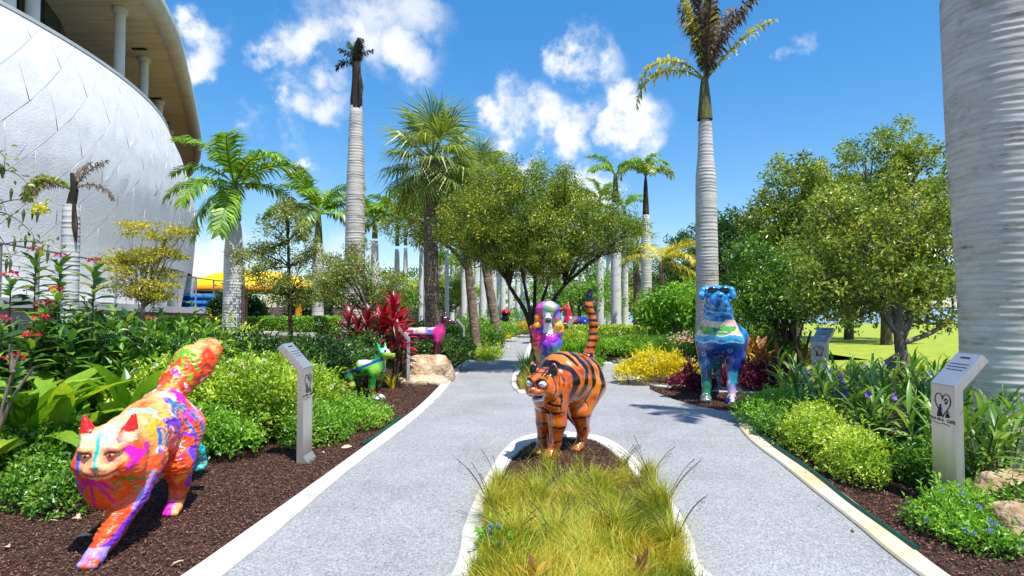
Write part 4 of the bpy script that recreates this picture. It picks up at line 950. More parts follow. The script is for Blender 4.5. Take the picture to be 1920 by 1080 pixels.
sc.chain([((-.75, 0, 1.12), .06), ((-.95, 0, .95), .045), ((-1.02, 0, .75), .025)], .04)
def blue_col(V, n):
    f, l, z = V.T; ns = vnoise(V, 6, 3); wv = vnoise(V, 5, 12) - .5; n3 = vnoise(V * [1, 1, .35], 14, 21)
    c = np.tile(np.array(srgb('#1468ba')), (len(V), 1))
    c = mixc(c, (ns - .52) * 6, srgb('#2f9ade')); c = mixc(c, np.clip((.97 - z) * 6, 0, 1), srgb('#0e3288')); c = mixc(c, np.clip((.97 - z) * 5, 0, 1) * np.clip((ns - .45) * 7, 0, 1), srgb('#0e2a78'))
    c = mixc(c, np.clip((.72 - z) * 4, 0, 1) * np.clip((vnoise(V, 5, 44) - .42) * 7, 0, 1), srgb('#1596a8')); c = mixc(c, np.clip((.5 - z) * 4, 0, 1) * (l < 0) * np.clip((vnoise(V, 4, 54) - .4) * 7, 0, 1), srgb('#1f8a5a'))
    c = mixc(c, (z < .5) * np.clip((n3 - .55) * 14, 0, 1), srgb('#cdb6e6')); c = mixc(c, (z < .16) * np.clip((n3 - .52) * 12, 0, 1), srgb('#d8b0c6')); c = mixc(c, (z < .16) * (l < 0) * .6, srgb('#4a6a5a'))
    up = z > 1.28; r = np.abs(np.sin((z * 9 + 3 * wv + l * 3) * 3)); c = mixc(c, up * np.clip((.28 - r) * 5, 0, 1) * .85, srgb('#9fe2f6')); c = mixc(c, up * np.clip((vnoise(V, 9, 66) - .58) * 12, 0, 1), srgb('#1264b4'))
    c = mixc(c, (z > 1.66) * .45, srgb('#4ab4ea')); c = mixc(c, up * np.clip((vnoise(V, 12, 70) - .74) * 14, 0, 1), WHT)
    # map of islands on the chest
    ch = (f > .45) & (n[:, 0] > -.1) & (z < 1.27) & (z > .97 + .02 * np.sin(l * 30))
    c = mixc(c, ch * 1., srgb('#dcd2b0')); wl_ = z + .015 * np.sin(l * 22) + .03 * wv
    c = mixc(c, ch * (wl_ < 1.07), srgb('#3fb0dc')); c = mixc(c, ch * np.clip((.01 - np.abs(wl_ - 1.06)) * 200, 0, 1), WHT); c = mixc(c, (f > .45) * (n[:, 0] > -.1) * np.clip((.012 - np.abs(wl_ - .95)) * 200, 0, 1), srgb('#a8e4f4'))
    g1 = ((l + .12) / .16) ** 2 + ((z - 1.15 - .1 * wv) / .045) ** 2; g2 = ((l - .15) / .11) ** 2 + ((z - 1.17) / .05) ** 2; g3 = ((l + .02) / .2) ** 2 + ((z - 1.085 - .12 * wv) / .022) ** 2
    for g_ in (g1, g2, g3): c = mixc(c, ch * np.clip((1.25 - g_ - 1.2 * (vnoise(V, 14, 5) - .5)) * 6, 0, 1), srgb('#175c2a')); c = mixc(c, ch * np.clip((.9 - g_ - 1.2 * (vnoise(V, 14, 5) - .5)) * 6, 0, 1), srgb('#58b83a'))
    c = mixc(c, ch * (np.abs(l + .03) < .035) * (np.abs(z - 1.14) < .03), srgb('#5a5446'))
    c = mixc(c, (z > 1.2) & (z < 1.3) & (np.abs(l) > .12) & (f > .5), srgb('#e8b8b8'))
    for cy, cz in ((-.2, .9), (-.22, .75), (.18, .82), (-.17, .62)):
        c = mixc(c, (f > .4) * np.clip((.007 - np.abs(np.hypot(l - cy, z - cz) - .028)) * 300, 0, 1), srgb('#a0d4f0'))
    return c
statue_mesh(sc, .0145, blue_col, None, 1).obj('body', M_paint, bd, True)
M = np.array(Euler((0, R(-6), R(14))).to_matrix())
mb = MB()
for k in (-1, 1):
    ellipsoid(mb, np.array(BH) + M @ np.array([.165, k * .085, .08]), (.024, .082, .055), 14, 8, rot=M)
box(mb, np.array(BH) + M @ np.array([.165, 0, .1]), (.02, .1, .02), M)
for k in (-1, 1): tube(mb, [np.array(BH) + M @ np.array(p) for p in ([.15, k * .15, .1], [.02, k * .185, .1], [-.08, k * .16, .1])], .012, 6)
mb.obj('sunglasses', M_black, bd, True)

# ---------------- rainbow poodle
po = empty('dog_statue', (.73, 12.75, .02), 'rainbow painted poodle statue with a white face and fluffy curls behind the tiger cat', 'statue', rz=R(-90))
sc = Sculpt()
sc.ell((0, 0, .74), (.36, .31, .3), .06); sc.ell((-.45, 0, .74), (.28, .24, .24), .08); sc.ell((.1, .21, 1.0), (.14, .15, .14), .03); sc.ell((.1, -.21, 1.0), (.14, .15, .14), .03)
sc.chain([((.14, 0, .92), .11), ((.2, 0, 1.1), .085), ((.22, 0, 1.25), .08)], .03)
sc.ell((.25, 0, 1.28), (.12, .1, .1), .03); sc.cap((.3, 0, 1.26), (.46, 0, 1.2), .07, .05, .03); sc.ell((.36, 0, 1.18), (.08, .06, .04), .02)
sc.ell((.18, 0, 1.43), (.21, .25, .17), .02)
for k in (-1, 1):
    sc.ell((.2, k * .2, 1.25), (.075, .075, .15), .02); sc.ell((.2, k * .215, 1.1), (.08, .085, .1), .02)
    sc.chain([((.14, k * .15, .55), .1), ((.15, k * .15, .3), .05)], .03); sc.ell((.15, k * .15, .2), (.09, .09, .1), .02); paws(sc, (.19, k * .15, .045), 0, .055)
    sc.chain([((-.5, k * .14, .6), .13), ((-.48, k * .14, .3), .05)], .03); sc.ell((-.48, k * .14, .2), (.09, .09, .1), .02); paws(sc, (-.43, k * .14, .045), 0, .055)
sc.cap((-.68, 0, .9), (-.78, 0, 1.1), .03, .03); sc.ell((-.8, 0, 1.15), (.09, .09, .1), .02)
def hsvc(h, s=1, v=1):
    h = np.asarray(h) % 1 * 6; f = np.stack([np.clip(np.abs(h - 3) - 1, 0, 1), np.clip(2 - np.abs(h - 2), 0, 1), np.clip(2 - np.abs(h - 4), 0, 1)], -1)
    return (f * .93 + .03) ** 1.6 * v
def poodle_col(V, n):
    f, l, z = V.T; wv = vnoise(V, 4, 6) - .5
    def blend(pts, sg):
        W = np.stack([np.exp(-((l + wv * .12 - a) ** 2 + (z + wv * .1 - b) ** 2) / (2 * sg * sg)) for a, b, _ in pts], -1) + 1e-9; W /= W.sum(-1, keepdims=True)
        return W @ np.array([srgb(h) for _, _, h in pts])
    c = blend([(-.24, .9, '#e4144a'), (-.3, .68, '#f03a1c'), (-.24, .5, '#f2a81e'), (0, .58, '#1736c2'), (-.08, .72, '#5a28c0'), (.08, .88, '#d61ed2'), (.24, .84, '#7a30e0'), (.3, .7, '#2062e0'), (.22, .57, '#1fa83e'), (.14, .46, '#86c41c'), (-.12, .88, '#e0187e'), (0, .42, '#1fb0c0'), (-.2, .2, '#e4144a'), (.2, .2, '#2062e0')], .085)
    sh = np.clip((z - .9) * 14, 0, 1) * (z < 1.16) * (np.abs(l) > .07)
    shc = blend([(-.27, 1.02, '#e01a6a'), (-.18, .98, '#8a24b0'), (-.14, 1.05, '#2a2ab0'), (.16, 1.05, '#f2b81e'), (.27, 1.0, '#f08a1c'), (.2, .94, '#f0d050')], .06); c = c * (1 - sh[:, None]) + shc * sh[:, None]
    er = ((z > 1.06) & (np.abs(l) > .12) & (z < 1.36)); erc = blend([(-.2, 1.2, '#f08a1a'), (-.22, 1.1, '#f0a01e'), (-.2, 1.34, '#e86a20'), (.2, 1.14, '#f4c41e'), (.22, 1.24, '#c050c0'), (.2, 1.34, '#4a5ad8')], .06); c = np.where(er[:, None], erc, c)
    af = np.clip((z - 1.31) * 25, 0, 1); afc = blend([(-.2, 1.42, '#d81e96'), (-.12, 1.52, '#cf62c2'), (0, 1.45, '#4cb03c'), (.06, 1.37, '#1f9e50'), (.12, 1.53, '#bfa4d4'), (0, 1.58, '#d8cfe2'), (.2, 1.42, '#5c60d4'), (-.05, 1.36, '#1c8cb4'), (.1, 1.45, '#d8c83a')], .05); c = c * (1 - af[:, None]) + afc * af[:, None]
    wh = ((np.abs(l) < .095) & (f > .12) & (z > .93) & (z < 1.26)) | ((f > .27) & (np.abs(l) < .1) & (z > 1.08) & (z < 1.36)); c = mixc(c, wh * 1., (.8, .8, .82))
    c = mixc(c, (f > .445) & (z > 1.18), (.01, .01, .01)); c = mixc(c, (f > .3) & (z < 1.185) & (z > 1.15) & (np.abs(l) < .07), (.01, .01, .01))
    return np.clip(c, 0, 1)
def curls(V, n):
    p = V * 16; cell = np.abs(np.sin(p[:, 0]) * np.sin(p[:, 1] + .7 * np.sin(p[:, 0])) * np.sin(p[:, 2] + .6 * np.sin(p[:, 1]))) ** .5
    sm = ((np.abs(V[:, 1]) < .1) & (V[:, 0] > .12) & (V[:, 2] > .93) & (V[:, 2] < 1.34)) | (V[:, 2] < .1)
    return np.where(sm, 0, (cell - .4) * .035)
statue_mesh(sc, .0125, poodle_col, curls, 1).obj('body', M_paint, po, True)
for k in (-1, 1):
    mb = MB(); ellipsoid(mb, (.345, k * .055, 1.3), (.02, .026, .012), 8, 6); mb.obj('eye', M_black, po, True)

# ---------------- small green dog, tall speckled hound and the far ones
def green_col(V, n, hc, z0):
    f, l, z = V.T; c = np.tile(np.array(srgb('#1f9a3a')), (len(V), 1)); ns = vnoise(V, 9, 3)
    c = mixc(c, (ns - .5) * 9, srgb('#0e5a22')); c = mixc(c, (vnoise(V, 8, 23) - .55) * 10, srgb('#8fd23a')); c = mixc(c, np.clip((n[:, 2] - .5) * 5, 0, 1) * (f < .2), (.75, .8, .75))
    c = mixc(c, (f < -.05) * np.clip((vnoise(V, 7, 31) - .45) * 9, 0, 1), srgb('#c8d848')); c = mixc(c, (z > hc[2] + .02) * (f > hc[0] - .02) * .8, srgb('#cfe0e8')); c = mixc(c, (z > hc[2] + .05) * (np.abs(l) > .05) * (l < 0), srgb('#22c090'))
    c = mixc(c, (f > hc[0] + .02) * (z < hc[2] + .02) * (z > hc[2] - .12) * .8, srgb('#a8d020')); c = mixc(c, (np.abs(z - (hc[2] - .1) - .4 * (f - hc[0] + .05)) < .022) & (f < hc[0] + .02), srgb('#1c4a9a'))
    c = mixc(c, (z < .28) * np.clip((vnoise(V, 10, 9) - .4) * 9, 0, 1), srgb('#7a1f1f')); c = mixc(c, (z < .06), (.75, .75, .78)); return c
dog('dog_statue', (-2.44, 10.1, 0), R(-22), 'small painted green dog statue with pricked ears beside the boulder', 1.12, green_col, .011, L=.44, body_r=.125, legs=.32, leg_r=.036, neck=(.2, .2), head_r=.085, snout=.1, head_yaw=-10, head_pitch=8)
def hound_col(V, n, hc, z0):
    f, l, z = V.T; c = np.tile(np.array(srgb('#4a0f26')), (len(V), 1)); ns = vnoise(V, 8, 3)
    bk = (z > z0 - .02) & (f < .38); c = mixc(c, bk * np.clip((n[:, 2] + .2) * 3, 0, 1) * (f < .36), srgb('#e2c8b4'))
    c = mixc(c, (z > z0 - .2) * (f < .5) * np.clip((ns - .5) * 10, 0, 1) * (n[:, 2] < .6), srgb('#a8248a')); c = mixc(c, (f > .3) * (f < .62) * (z < z0 + .2) * (z > z0 - .15) * np.clip((vnoise(V, 7, 9) - .38) * 9, 0, 1), srgb('#d82a8a'))
    c = mixc(c, (z > z0 - .15) * (f > .05) * (f < .3) * np.clip((vnoise(V, 7, 19) - .5) * 12, 0, 1), srgb('#6a6ae0')); return c
dog('dog_statue', (-1.9, 13.0, 0), R(-14), 'tall slender maroon hound statue with pink flowers and pale back beside the path', 1.0, hound_col, .013, L=.72, body_r=.13, legs=.82, leg_r=.036, neck=(.22, .26), head_r=.09, snout=.16, head_yaw=0, head_pitch=-6)
def far_a(V, n, hc, z0):
    f, l, z = V.T; c = np.tile(np.array(srgb('#14161c')), (len(V), 1)); c = mixc(c, (z > hc[2] - .1) * 1., srgb('#d81f3a')); return mixc(c, (z < z0) * np.clip((vnoise(V, 6, 4) - .45) * 9, 0, 1), srgb('#2a5aa8'))
dog('dog_statue', (X(946, 38), 38, 0), R(-80), 'distant black dog statue with a red head at the end of the path', 1.15, far_a, .03, L=.5, body_r=.2, legs=.5, ears='down', neck=(.2, .34), head_r=.16)
def far_b(V, n, hc, z0):
    f, l, z = V.T; c = np.tile(np.array(srgb('#c81a3c')), (len(V), 1)); c = mixc(c, (f < -.02) * 1., srgb('#1c3a9a')); return mixc(c, (z > hc[2] - .02), srgb('#e0604a'))
dog('dog_statue', (X(1082, 24), 24, .02), R(165), 'red dog statue with a blue rear half standing beyond the poodle', 1.2, far_b, .022, L=.5, body_r=.17, legs=.6, neck=(.12, .4), head_r=.12, ears='up')
def far_c(V, n, hc, z0):
    f, l, z = V.T; c = np.tile(np.array(srgb('#5a2f1c')), (len(V), 1)); c = mixc(c, (f > .05) * (l < .02) * (z > z0 - .12), srgb('#e8c020')); return mixc(c, (vnoise(V, 6, 7) - .55) * 9, srgb('#c8a890'))
dog('dog_statue', (X(1064, 20.5), 20.5, .02), R(-125), 'brown dog statue with a yellow chest right beside the poodle', 1.0, far_c, .02, L=.45, body_r=.18, legs=.42, neck=(.12, .25), head_r=.13, ears='down')
def far_d(V, n, hc, z0):
    return np.tile(np.array(srgb('#39465a')), (len(V), 1))
dog('dog_statue', (X(1002, 25), 25, .02), R(-90), 'slate grey dog statue half hidden behind the leaning tree trunk', 1.2, far_d, .022, L=.5, body_r=.17, legs=.6, neck=(.12, .4), head_r=.13, ears='down')
# ================================================================== PALMS
def frond_mesh(name, L, e0, droop, nl, ll, w, hang, mat, rough=0, seed=1, side_droop=.3, bare=.16):
    """pinnate frond along +x with an arching rachis and drooping leaflets"""
    r = np.random.default_rng(seed); n = 14; s = np.linspace(0, 1, n); ang = R(e0) - R(droop) * s ** 1.4
    pts = np.zeros((n, 3)); ds = L / (n - 1)
    for k in range(1, n): pts[k] = pts[k - 1] + ds * np.array([math.cos(ang[k]), 0, math.sin(ang[k])])
    mb = MB(); tube(mb, pts, np.linspace(.03, .006, n) * L / 2.2, 5, .35)
    t = np.linspace(bare, .99, nl); base = np.stack([np.interp(t, s, pts[:, q]) for q in range(3)], -1); a = np.interp(t, s, ang)
    T = np.stack([np.cos(a), 0 * a, np.sin(a)], -1); U = np.stack([-np.sin(a), 0 * a, np.cos(a)], -1)
    for sd in (-1, 1):
        ln = ll * np.sin(np.pi * (.12 + .8 * (t - bare) / (1 - bare))) ** .7 * r.uniform(.8, 1.15, nl)
        fw = .35 + .55 * t + r.normal(0, .08 + rough, nl); lift = .25 + r.normal(0, .12 + rough, nl) - hang * .3
        d = unit(T * fw[:, None] + np.array([0, sd, 0]) + U * lift[:, None])
        p0 = base; p1 = p0 + d * (ln * .5)[:, None]; d2 = unit(d + np.array([0, 0, -1]) * (hang + r.uniform(0, side_droop, nl))[:, None]); p2 = p1 + d2 * (ln * .5)[:, None]
        wv = unit(np.cross(d, U)) * w * .5
        V = np.stack([p0 - wv * .5, p0 + wv * .5, p1 - wv, p1 + wv, p2], 1)
        mb.add(V, (np.arange(nl)[:, None, None] * 5 + BLADE_F[None]).reshape(-1, 3), np.repeat(np.clip(r.beta(2, 2, nl) + .0, 0, 1), 3))
    return mb.mesh(name, mat)
FR = [frond_mesh('frond', 2.1, e, d, 58, .62, .055, h, L_palm, seed=q, rough=.05) for q, (e, d, h) in enumerate([(70, 85, .5), (45, 80, .6), (20, 75, .8), (-10, 60, .9), (80, 50, .4)])]
FRY = [frond_mesh('frond', 2.0, e, d, 36, .6, .05, h, L_palmy, seed=q + 9, rough=.08) for q, (e, d, h) in enumerate([(60, 95, .6), (35, 85, .8), (5, 70, .9)])]
FRD = [frond_mesh('frond', 1.9, e, d, 46, .34, .045, h, L_palmd, seed=q + 19, rough=.45, side_droop=1.2) for q, (e, d, h) in enumerate([(84, 25, .9), (70, 40, 1.0), (55, 105, 1.1)])]
FRDY = [frond_mesh('frond', 1.9, e, d, 46, .3, .045, h, L_palmy, seed=q + 29, rough=.3, side_droop=1) for q, (e, d, h) in enumerate([(82, 25, .8), (50, 130, .8), (68, 30, .7)])]
FRB = [frond_mesh('frond', 1.0, e, d, 34, .3, .05, h, L_palmb, seed=q + 39, rough=.5, side_droop=1.4) for q, (e, d, h) in enumerate([(82, 20, .6), (60, 80, 1.0), (30, 110, 1.2)])]
FRC = [frond_mesh('frond', 1.7, e, d, 44, .38, .05, h, L_olive if q else L_palm, seed=q + 49, rough=.15) for q, (e, d, h) in enumerate([(75, 120, .9), (62, 150, .9), (50, 130, 1.0)])]
def fan_mesh(name, seed, mat, pet=.7, blade=.85, n=30):
    r = np.random.default_rng(seed); mb = MB()
    pp = np.array([(0, 0, 0), (pet * .5, 0, .02), (pet, 0, 0), (pet + blade * .35, 0, -.08)]); tube(mb, pp, [.022, .016, .013, .006], 5, .5)
    a = np.linspace(-1.9, 1.9, n); c = np.array([pet, 0, 0])
    for q, an in enumerate(a):
        ln = blade * (1 - .22 * (abs(an) / 1.9) ** 2) * r.uniform(.9, 1.08)
        d = np.array([math.cos(an * .92), math.sin(an * .92), .12 - .05 * abs(an)]); s = np.array([-math.sin(an * .92), math.cos(an * .92), 0]) * .019
        o = c + np.array([blade * .12 * math.cos(an), 0, 0]); dr = r.uniform(.1, .55)
        m1 = o + d * ln * .55; tip = o + d * ln + np.array([0, 0, -dr * ln - .08])
        mb.add([o - s * .3, o + s * .3, m1 - s + [0, 0, .012 * (-1) ** q], m1 + s, tip], BLADE_F, r.beta(2, 2))
    return mb.mesh(name, mat)
FAN = [fan_mesh('fan_frond', q, L_fan) for q in range(3)]
FAND = [fan_mesh('fan_frond', q + 5, L_palmy) for q in range(1)]
def crown(root, z, meshes, specs, sc=1.0, x=0, y=0, name='frond'):
    for az, mi, tilt in specs:
        link(meshes[mi % len(meshes)], name, root, (x, y, z), (rng.normal(0, .12), R(-tilt), R(az)), sc * rng.uniform(.92, 1.08))
def royal(px, Y, label, prof, mat=None, shaft=None, shaft_mat=None, group='royal palms in the garden', n=28, z0=None, x=None, lean=0):
    x = X(px, Y) if x is None else x; zb = berm(x, Y) if z0 is None else z0
    o = empty('royal_palm', (x, Y, zb), label, 'palm tree', group)
    prof = np.array(prof, float)
    if n >= 20:                             # leaf scar rings: a lip and a shallow groove each
        e = np.cumsum(rng.uniform(.05, .1, 400)); e = e[e < prof[-1, 0] - .1]; sp = np.diff(np.r_[e, e[-1] + .07]); lip = rng.uniform(.2, 1, len(e)) * .0045
        z = np.stack([e, e + .25 * sp, e + .94 * sp], -1).ravel(); r = np.interp(z, prof[:, 0], prof[:, 1]) + np.stack([lip, 0 * lip, 0 * lip], -1).ravel()
        z = np.r_[0, z, prof[-1, 0]]; r = np.r_[prof[0, 1], r, prof[-1, 1]]
    else: z = np.arange(0, prof[-1, 0], .2); r = np.interp(z, prof[:, 0], prof[:, 1])
    mb = MB(); lathe(mb, np.c_[z - (z < .01) * .15, r, lean * z, 0 * z], n, wav=.05 if n >= 28 else 0); mb.obj('trunk', mat or M_palm, o, True)
    if shaft:
        zt = prof[-1, 0]; mb = MB(); zs = np.linspace(zt - .05, zt + shaft[0], 14); t = np.linspace(0, 1, 14)
        lathe(mb, np.c_[zs, shaft[1] * (1 - t) ** .6 * .75 + shaft[2] * (.25 + .75 * (1 - .4 * t)), lean * zs, 0 * zs], 14); mb.obj('crownshaft', shaft_mat or M_shaft, o, True)
    return o
ring = lambda n, mi, tilt, off=0, j=12: [(off + 360 * k / n + rng.normal(0, j), mi, tilt + rng.normal(0, 6)) for k in range(n)]
# tall bare palm left of centre with a burnt top
o = royal(665, 16, 'tallest bare grey palm trunk at left topped by a small burnt black tuft', [(0, .33), (1.2, .27), (2.6, .255), (4, .235), (5.0, .2), (5.9, .17), (6.12, .15)], n=32, z0=.65)
mb = MB(); lathe(mb, [(6.05, .15), (6.3, .16), (6.55, .13), (6.9, .12), (7.3, .1)], 14, jit=.06); tube(mb, [(.1, -.1, 6.1), (.15, -.12, 6.6), (.1, -.1, 7.1)], [.05, .07, .02], 6); mb.obj('dead_crownshaft', M_shaftd, o, True)
crown(o, 7.2, FRB, [(0, 0, 0), (70, 0, 8), (150, 0, -4), (200, 1, 16), (250, 0, 10), (300, 0, -8), (180, 2, 10), (110, 0, 10), (330, 0, 10), (20, 1, 22)], .68)
mb = MB(); blades(mb, np.tile([0., 0, 7.3], (6, 1)), rng.uniform(.5, .8, 6), rng.normal(0, .18, (6, 2)), .07, rng.uniform(.2, .6, 6)); mb.obj('new_leaf', L_palm, o)
# two leafy royal palms at left
o = royal(437, 17, 'royal palm with a full green crown nearest the museum, beside the clipped hedge', [(0, .29), (.6, .26), (2.2, .25), (2.9, .2), (3.2, .14)], M_palmw, (1.0, .13, .09))
crown(o, 4.15, FR, [(178, 1, 0), (205, 2, -4), (250, 2, -12), (285, 3, -15), (330, 1, 5), (2, 1, 0), (30, 2, -6), (60, 0, 0), (100, 1, 0), (140, 0, 0), (120, 2, 0), (300, 0, 0), (190, 0, 5), (225, 3, -20)], 1.0)
mb = MB(); tube(mb, [(0, 0, 4.0), (.1, 0, 4.8), (.22, 0, 5.6)], [.03, .02, .004], 5); mb.obj('spear_leaf', M_shaft, o)
o = royal(596, 24, 'smaller leafy royal palm standing just left of the tall bare trunk', [(0, .27), (.5, .23), (2.6, .22), (3.3, .16)], M_palmw, (1.2, .12, .08), n=20)
crown(o, 4.4, FR, ring(4, 0, 0) + ring(6, 1, 0, 25) + ring(5, 2, -8, 50), 1.05)
o = royal(702, 34, 'distant royal palm crown just right of the tall bare trunk', [(0, .28), (4.2, .2), (4.6, .16)], M_palmw, (1.2, .12, .08), n=14); crown(o, 5.6, FR, ring(4, 0, 0) + ring(6, 1, 0, 25) + ring(3, 2, 0), 1.15)
# tall palm behind the blue dog, crown half dead
o = royal(1327, 14, 'tall palm behind the blue dog with drooping brown and yellow dead fronds', [(0, .29), (1.5, .255), (3, .245), (4.0, .235), (4.5, .225), (4.9, .185), (5.25, .165), (5.7, .15), (5.85, .09)], None, (.95, .12, .085), M_shaftm, n=32, lean=-.004)
crown(o, 6.65, FRD, [(20, 0, 4), (170, 0, 0), (90, 0, 0), (270, 0, -4), (0, 1, 8), (330, 1, 5), (200, 0, 12), (235, 0, 2), (120, 1, 15), (45, 0, -8)], 1.12)
crown(o, 6.7, FRDY, [(185, 1, 0), (175, 1, -14), (200, 0, 2), (10, 2, -12), (255, 0, 8), (150, 0, 6)], 1.12)
# slim palm with hanging fronds right of centre
o = royal(1212, 24, 'slim white trunked palm with a few hanging fronds, left of the blue dog', [(0, .24), (.6, .215), (3.6, .21), (4.6, .17), (5.1, .14)], M_palmw, (1.5, .1, .06), M_shaftd, n=20)
crown(o, 6.6, FRC, [(180, 1, 0), (200, 1, -5), (0, 1, 0), (340, 1, -5), (270, 2, 0), (90, 0, 0), (150, 0, 5), (30, 0, 8), (290, 0, 10), (225, 0, 0)], .88)
# huge trunk at the right edge
o = royal(1890, 6, 'huge weathered grey palm trunk at the right edge behind the steel sign', [(0, .43), (.5, .4), (1.2, .395), (2.0, .42), (3.2, .475), (4.5, .5), (5.6, .47), (6.4, .36), (6.8, .28)], M_palmbig, (.9, .22, .13), n=48)
crown(o, 7.5, FRC, ring(5, 0, 8) + ring(3, 2, 0, 20), .72)
# broken little palm by the museum
o = royal(130, 10.5, 'small palm against the museum wall with a torn brown top and one bent frond', [(0, .17), (.8, .14), (2.6, .135), (2.95, .12)], M_palmw, (.25, .07, .03), M_shaftd, n=20, z0=.3)
crown(o, 3.2, FRC, [(180, 1, -8), (200, 1, -15), (170, 2, 0)], .62); crown(o, 3.2, FRD, [(0, 1, -10), (10, 2, -20), (250, 2, -30), (90, 1, 0)], .42)
mb = MB(); tube(mb, [(0, 0, 2.9), (.05, 0, 3.2), (.0, 0, 3.5)], [.07, .06, .03], 8); tube(mb, [(.08, -.06, 3.0), (.14, -.1, 2.6), (.17, -.1, 2.3)], [.03, .045, .01], 6); mb.obj('dead_crownshaft', M_shaftd, o, True)
# the colonnade of white trunks beyond
row = [(828, 52, 10, 6.2), (915, 50, 10, 6.8), (934, 56, 9, 6.8), (1012, 58, 9, 6.6), (1118, 52, 10, 6.4), (1040, 50, 9, 6.6), (800, 25, 12, 4.6), (858, 38, 11, 6.4), (893, 44, 10, 6.6), (988, 50, 9, 6.8), (1142, 44, 11, 6.4), (1172, 36, 12, 6.2), (790, 30, 10, 4.2), (870, 34, 11, 6), (906, 27, 13, 6.5), (925, 33, 12, 6.6), (943, 40, 10, 6.8), (957, 47, 9, 6.8), (970, 54, 8, 6.8), (980, 60, 8, 6.8), (744, 27, 11, 3.6), (1125, 33, 14, 6.2), (1155, 27, 19, 6.2), (1104, 40, 11, 6.4), (1090, 48, 9, 6.6), (760, 40, 9, 4.8), (848, 44, 9, 5.6), (838, 30, 8, 4.4), (1072, 56, 8, 6.6), (1060, 62, 7, 6.6)]
rowlab = ['far thin white trunk right of the fan palm, deep in the avenue', 'far white trunk between the second leaning trunk and the path, front one', 'far white trunk over the distant black dog, deeper one', 'far white trunk right behind the spreading tree stems', 'far white trunk between the tiger tail and the middle white trunk', 'far white trunk above the poodle curls', 'white palm trunk hugging the left side of the fan palm trunk', 'white trunk half hidden by the leaning brown trunk on its left', 'white trunk between the leaning brown trunks, far back', 'white trunk behind the stems of the spreading tree', 'thin white trunk left of the broadest one, far back', 'white trunk right of the broadest one, before the slim palm', 'white palm trunk directly left of the brown fan palm trunk', 'white palm trunk between the fan palm and the leaning brown trunk', 'broad white palm trunk between the two leaning brown trunks', 'white palm trunk right beside the second leaning brown trunk', 'white trunk fourth into the receding avenue left of the spreading tree', 'white trunk fifth into the receding avenue left of the spreading tree', 'white trunk beside the spreading tree stem, far down the avenue', 'last small white trunk at the far end of the avenue, left side',
          'short leafy palm with a pale trunk behind the red cordyline', 'middle white trunk right of the spreading tree, beyond the tiger tail', 'broadest white trunk right of the spreading tree with no crown in view', 'thin white trunk seen just right of the tiger cat tail', 'white trunk deep in the avenue just left of the tiger cat tail', 'far leafy palm with thin trunk left of the fan palm', 'thin far white trunk between fan palm and the maroon hound head', 'slim white trunk close against the right side of the fan palm', 'small far white trunk above the red and blue dog', 'smallest far white trunk right of the poodle']
for (px, Y, w, h), lb in zip(row, rowlab):
    rr = w * Y / FPX * .5
    o = royal(px, Y, lb, [(0, rr * 1.2), (.6, rr * 1.05), (h * .6, rr), (h * .85, rr * .85), (h, rr * .6)], M_palmw, (1.2, rr * .5, rr * .38), n=14, group='white palm trunks of the avenue')
    crown(o, h + 1.1, FR, ring(2, 0, 0, 40) + ring(4, 1, 0, 30), .85)
# fan palms (sabal)
def sabal(px, Y, h, rad, label, nf=26, sc=1.0, pts=None, z0=0, dead=4):
    x = X(px, Y); o = empty('fan_palm', (x, Y, z0), label, 'palm tree', 'brown trunked fan palms')
    pts = spline(pts or [(0, 0, -.1), (.02, 0, h * .5), (0, 0, h)], 40); mb = MB()
    tube(mb, pts, rad * (1 + .05 * np.sin(np.arange(40) * 2.1)) * np.linspace(1.08, .95, 40), 14); mb.obj('trunk', M_sabal, o, False)
    mb = MB()                               # old leaf bases under the crown
    for q in range(26):
        a = q * 2.4; zz = h - .75 + .75 * q / 26; c = np.array([pts[-1][0] + rad * math.cos(a), rad * math.sin(a), zz]); tube(mb, [c, c + [.1 * math.cos(a), .1 * math.sin(a), .16], c + [.2 * math.cos(a), .2 * math.sin(a), .26]], [.05, .035, .015], 5)
    mb.obj('leaf_base', M_sabal, o)
    for q in range(nf):
        t = q / nf; el = 80 - 138 * t ** .8
        link(FAN[q % 3], 'frond', o, (pts[-1][0], pts[-1][1], h + .1 - .25 * t), (rng.normal(0, .25), R(-el), R(q * 137.5)), sc * rng.uniform(.9, 1.1))
    return o
sabal(812, 16, 5.35, .185, 'brown trunked fan palm with a big shaggy round crown, left of the spreading tree', 40, 1.02, [(.02, 0, -.1), (-.02, 0, 1.5), (-.06, 0, 3.2), (-.03, 0, 5.35)])
sabal(905, 22, 6.0, .16, 'fan palm whose crown peeks over the spreading tree, its trunk leaning right', 24, 1.0, [(.62, 0, -.1), (.45, 0, 1.0), (.2, 0, 2.4), (0, 0, 4.0), (-.1, 0, 6.0)])
sabal(1193, 30, 4.4, .16, 'thin brown fan palm close behind the slim white trunk', 18, .9)
o = empty('coconut_palm', (X(1240, 22), 22, 0), 'low palm with arching yellow fronds between the slim trunk and the blue dog', 'palm tree')
mb = MB(); tube(mb, [(0, 0, -.1), (.05, 0, 1.5), (.0, 0, 3.1)], [.12, .1, .08], 10); mb.obj('trunk', M_sabal, o)
crown(o, 3.1, FRY, [(0, 0, 0), (20, 1, 0), (340, 2, -5), (60, 0, 0), (180, 1, 0), (300, 1, 0), (330, 0, 5), (120, 0, 0), (10, 2, -15)], .85)

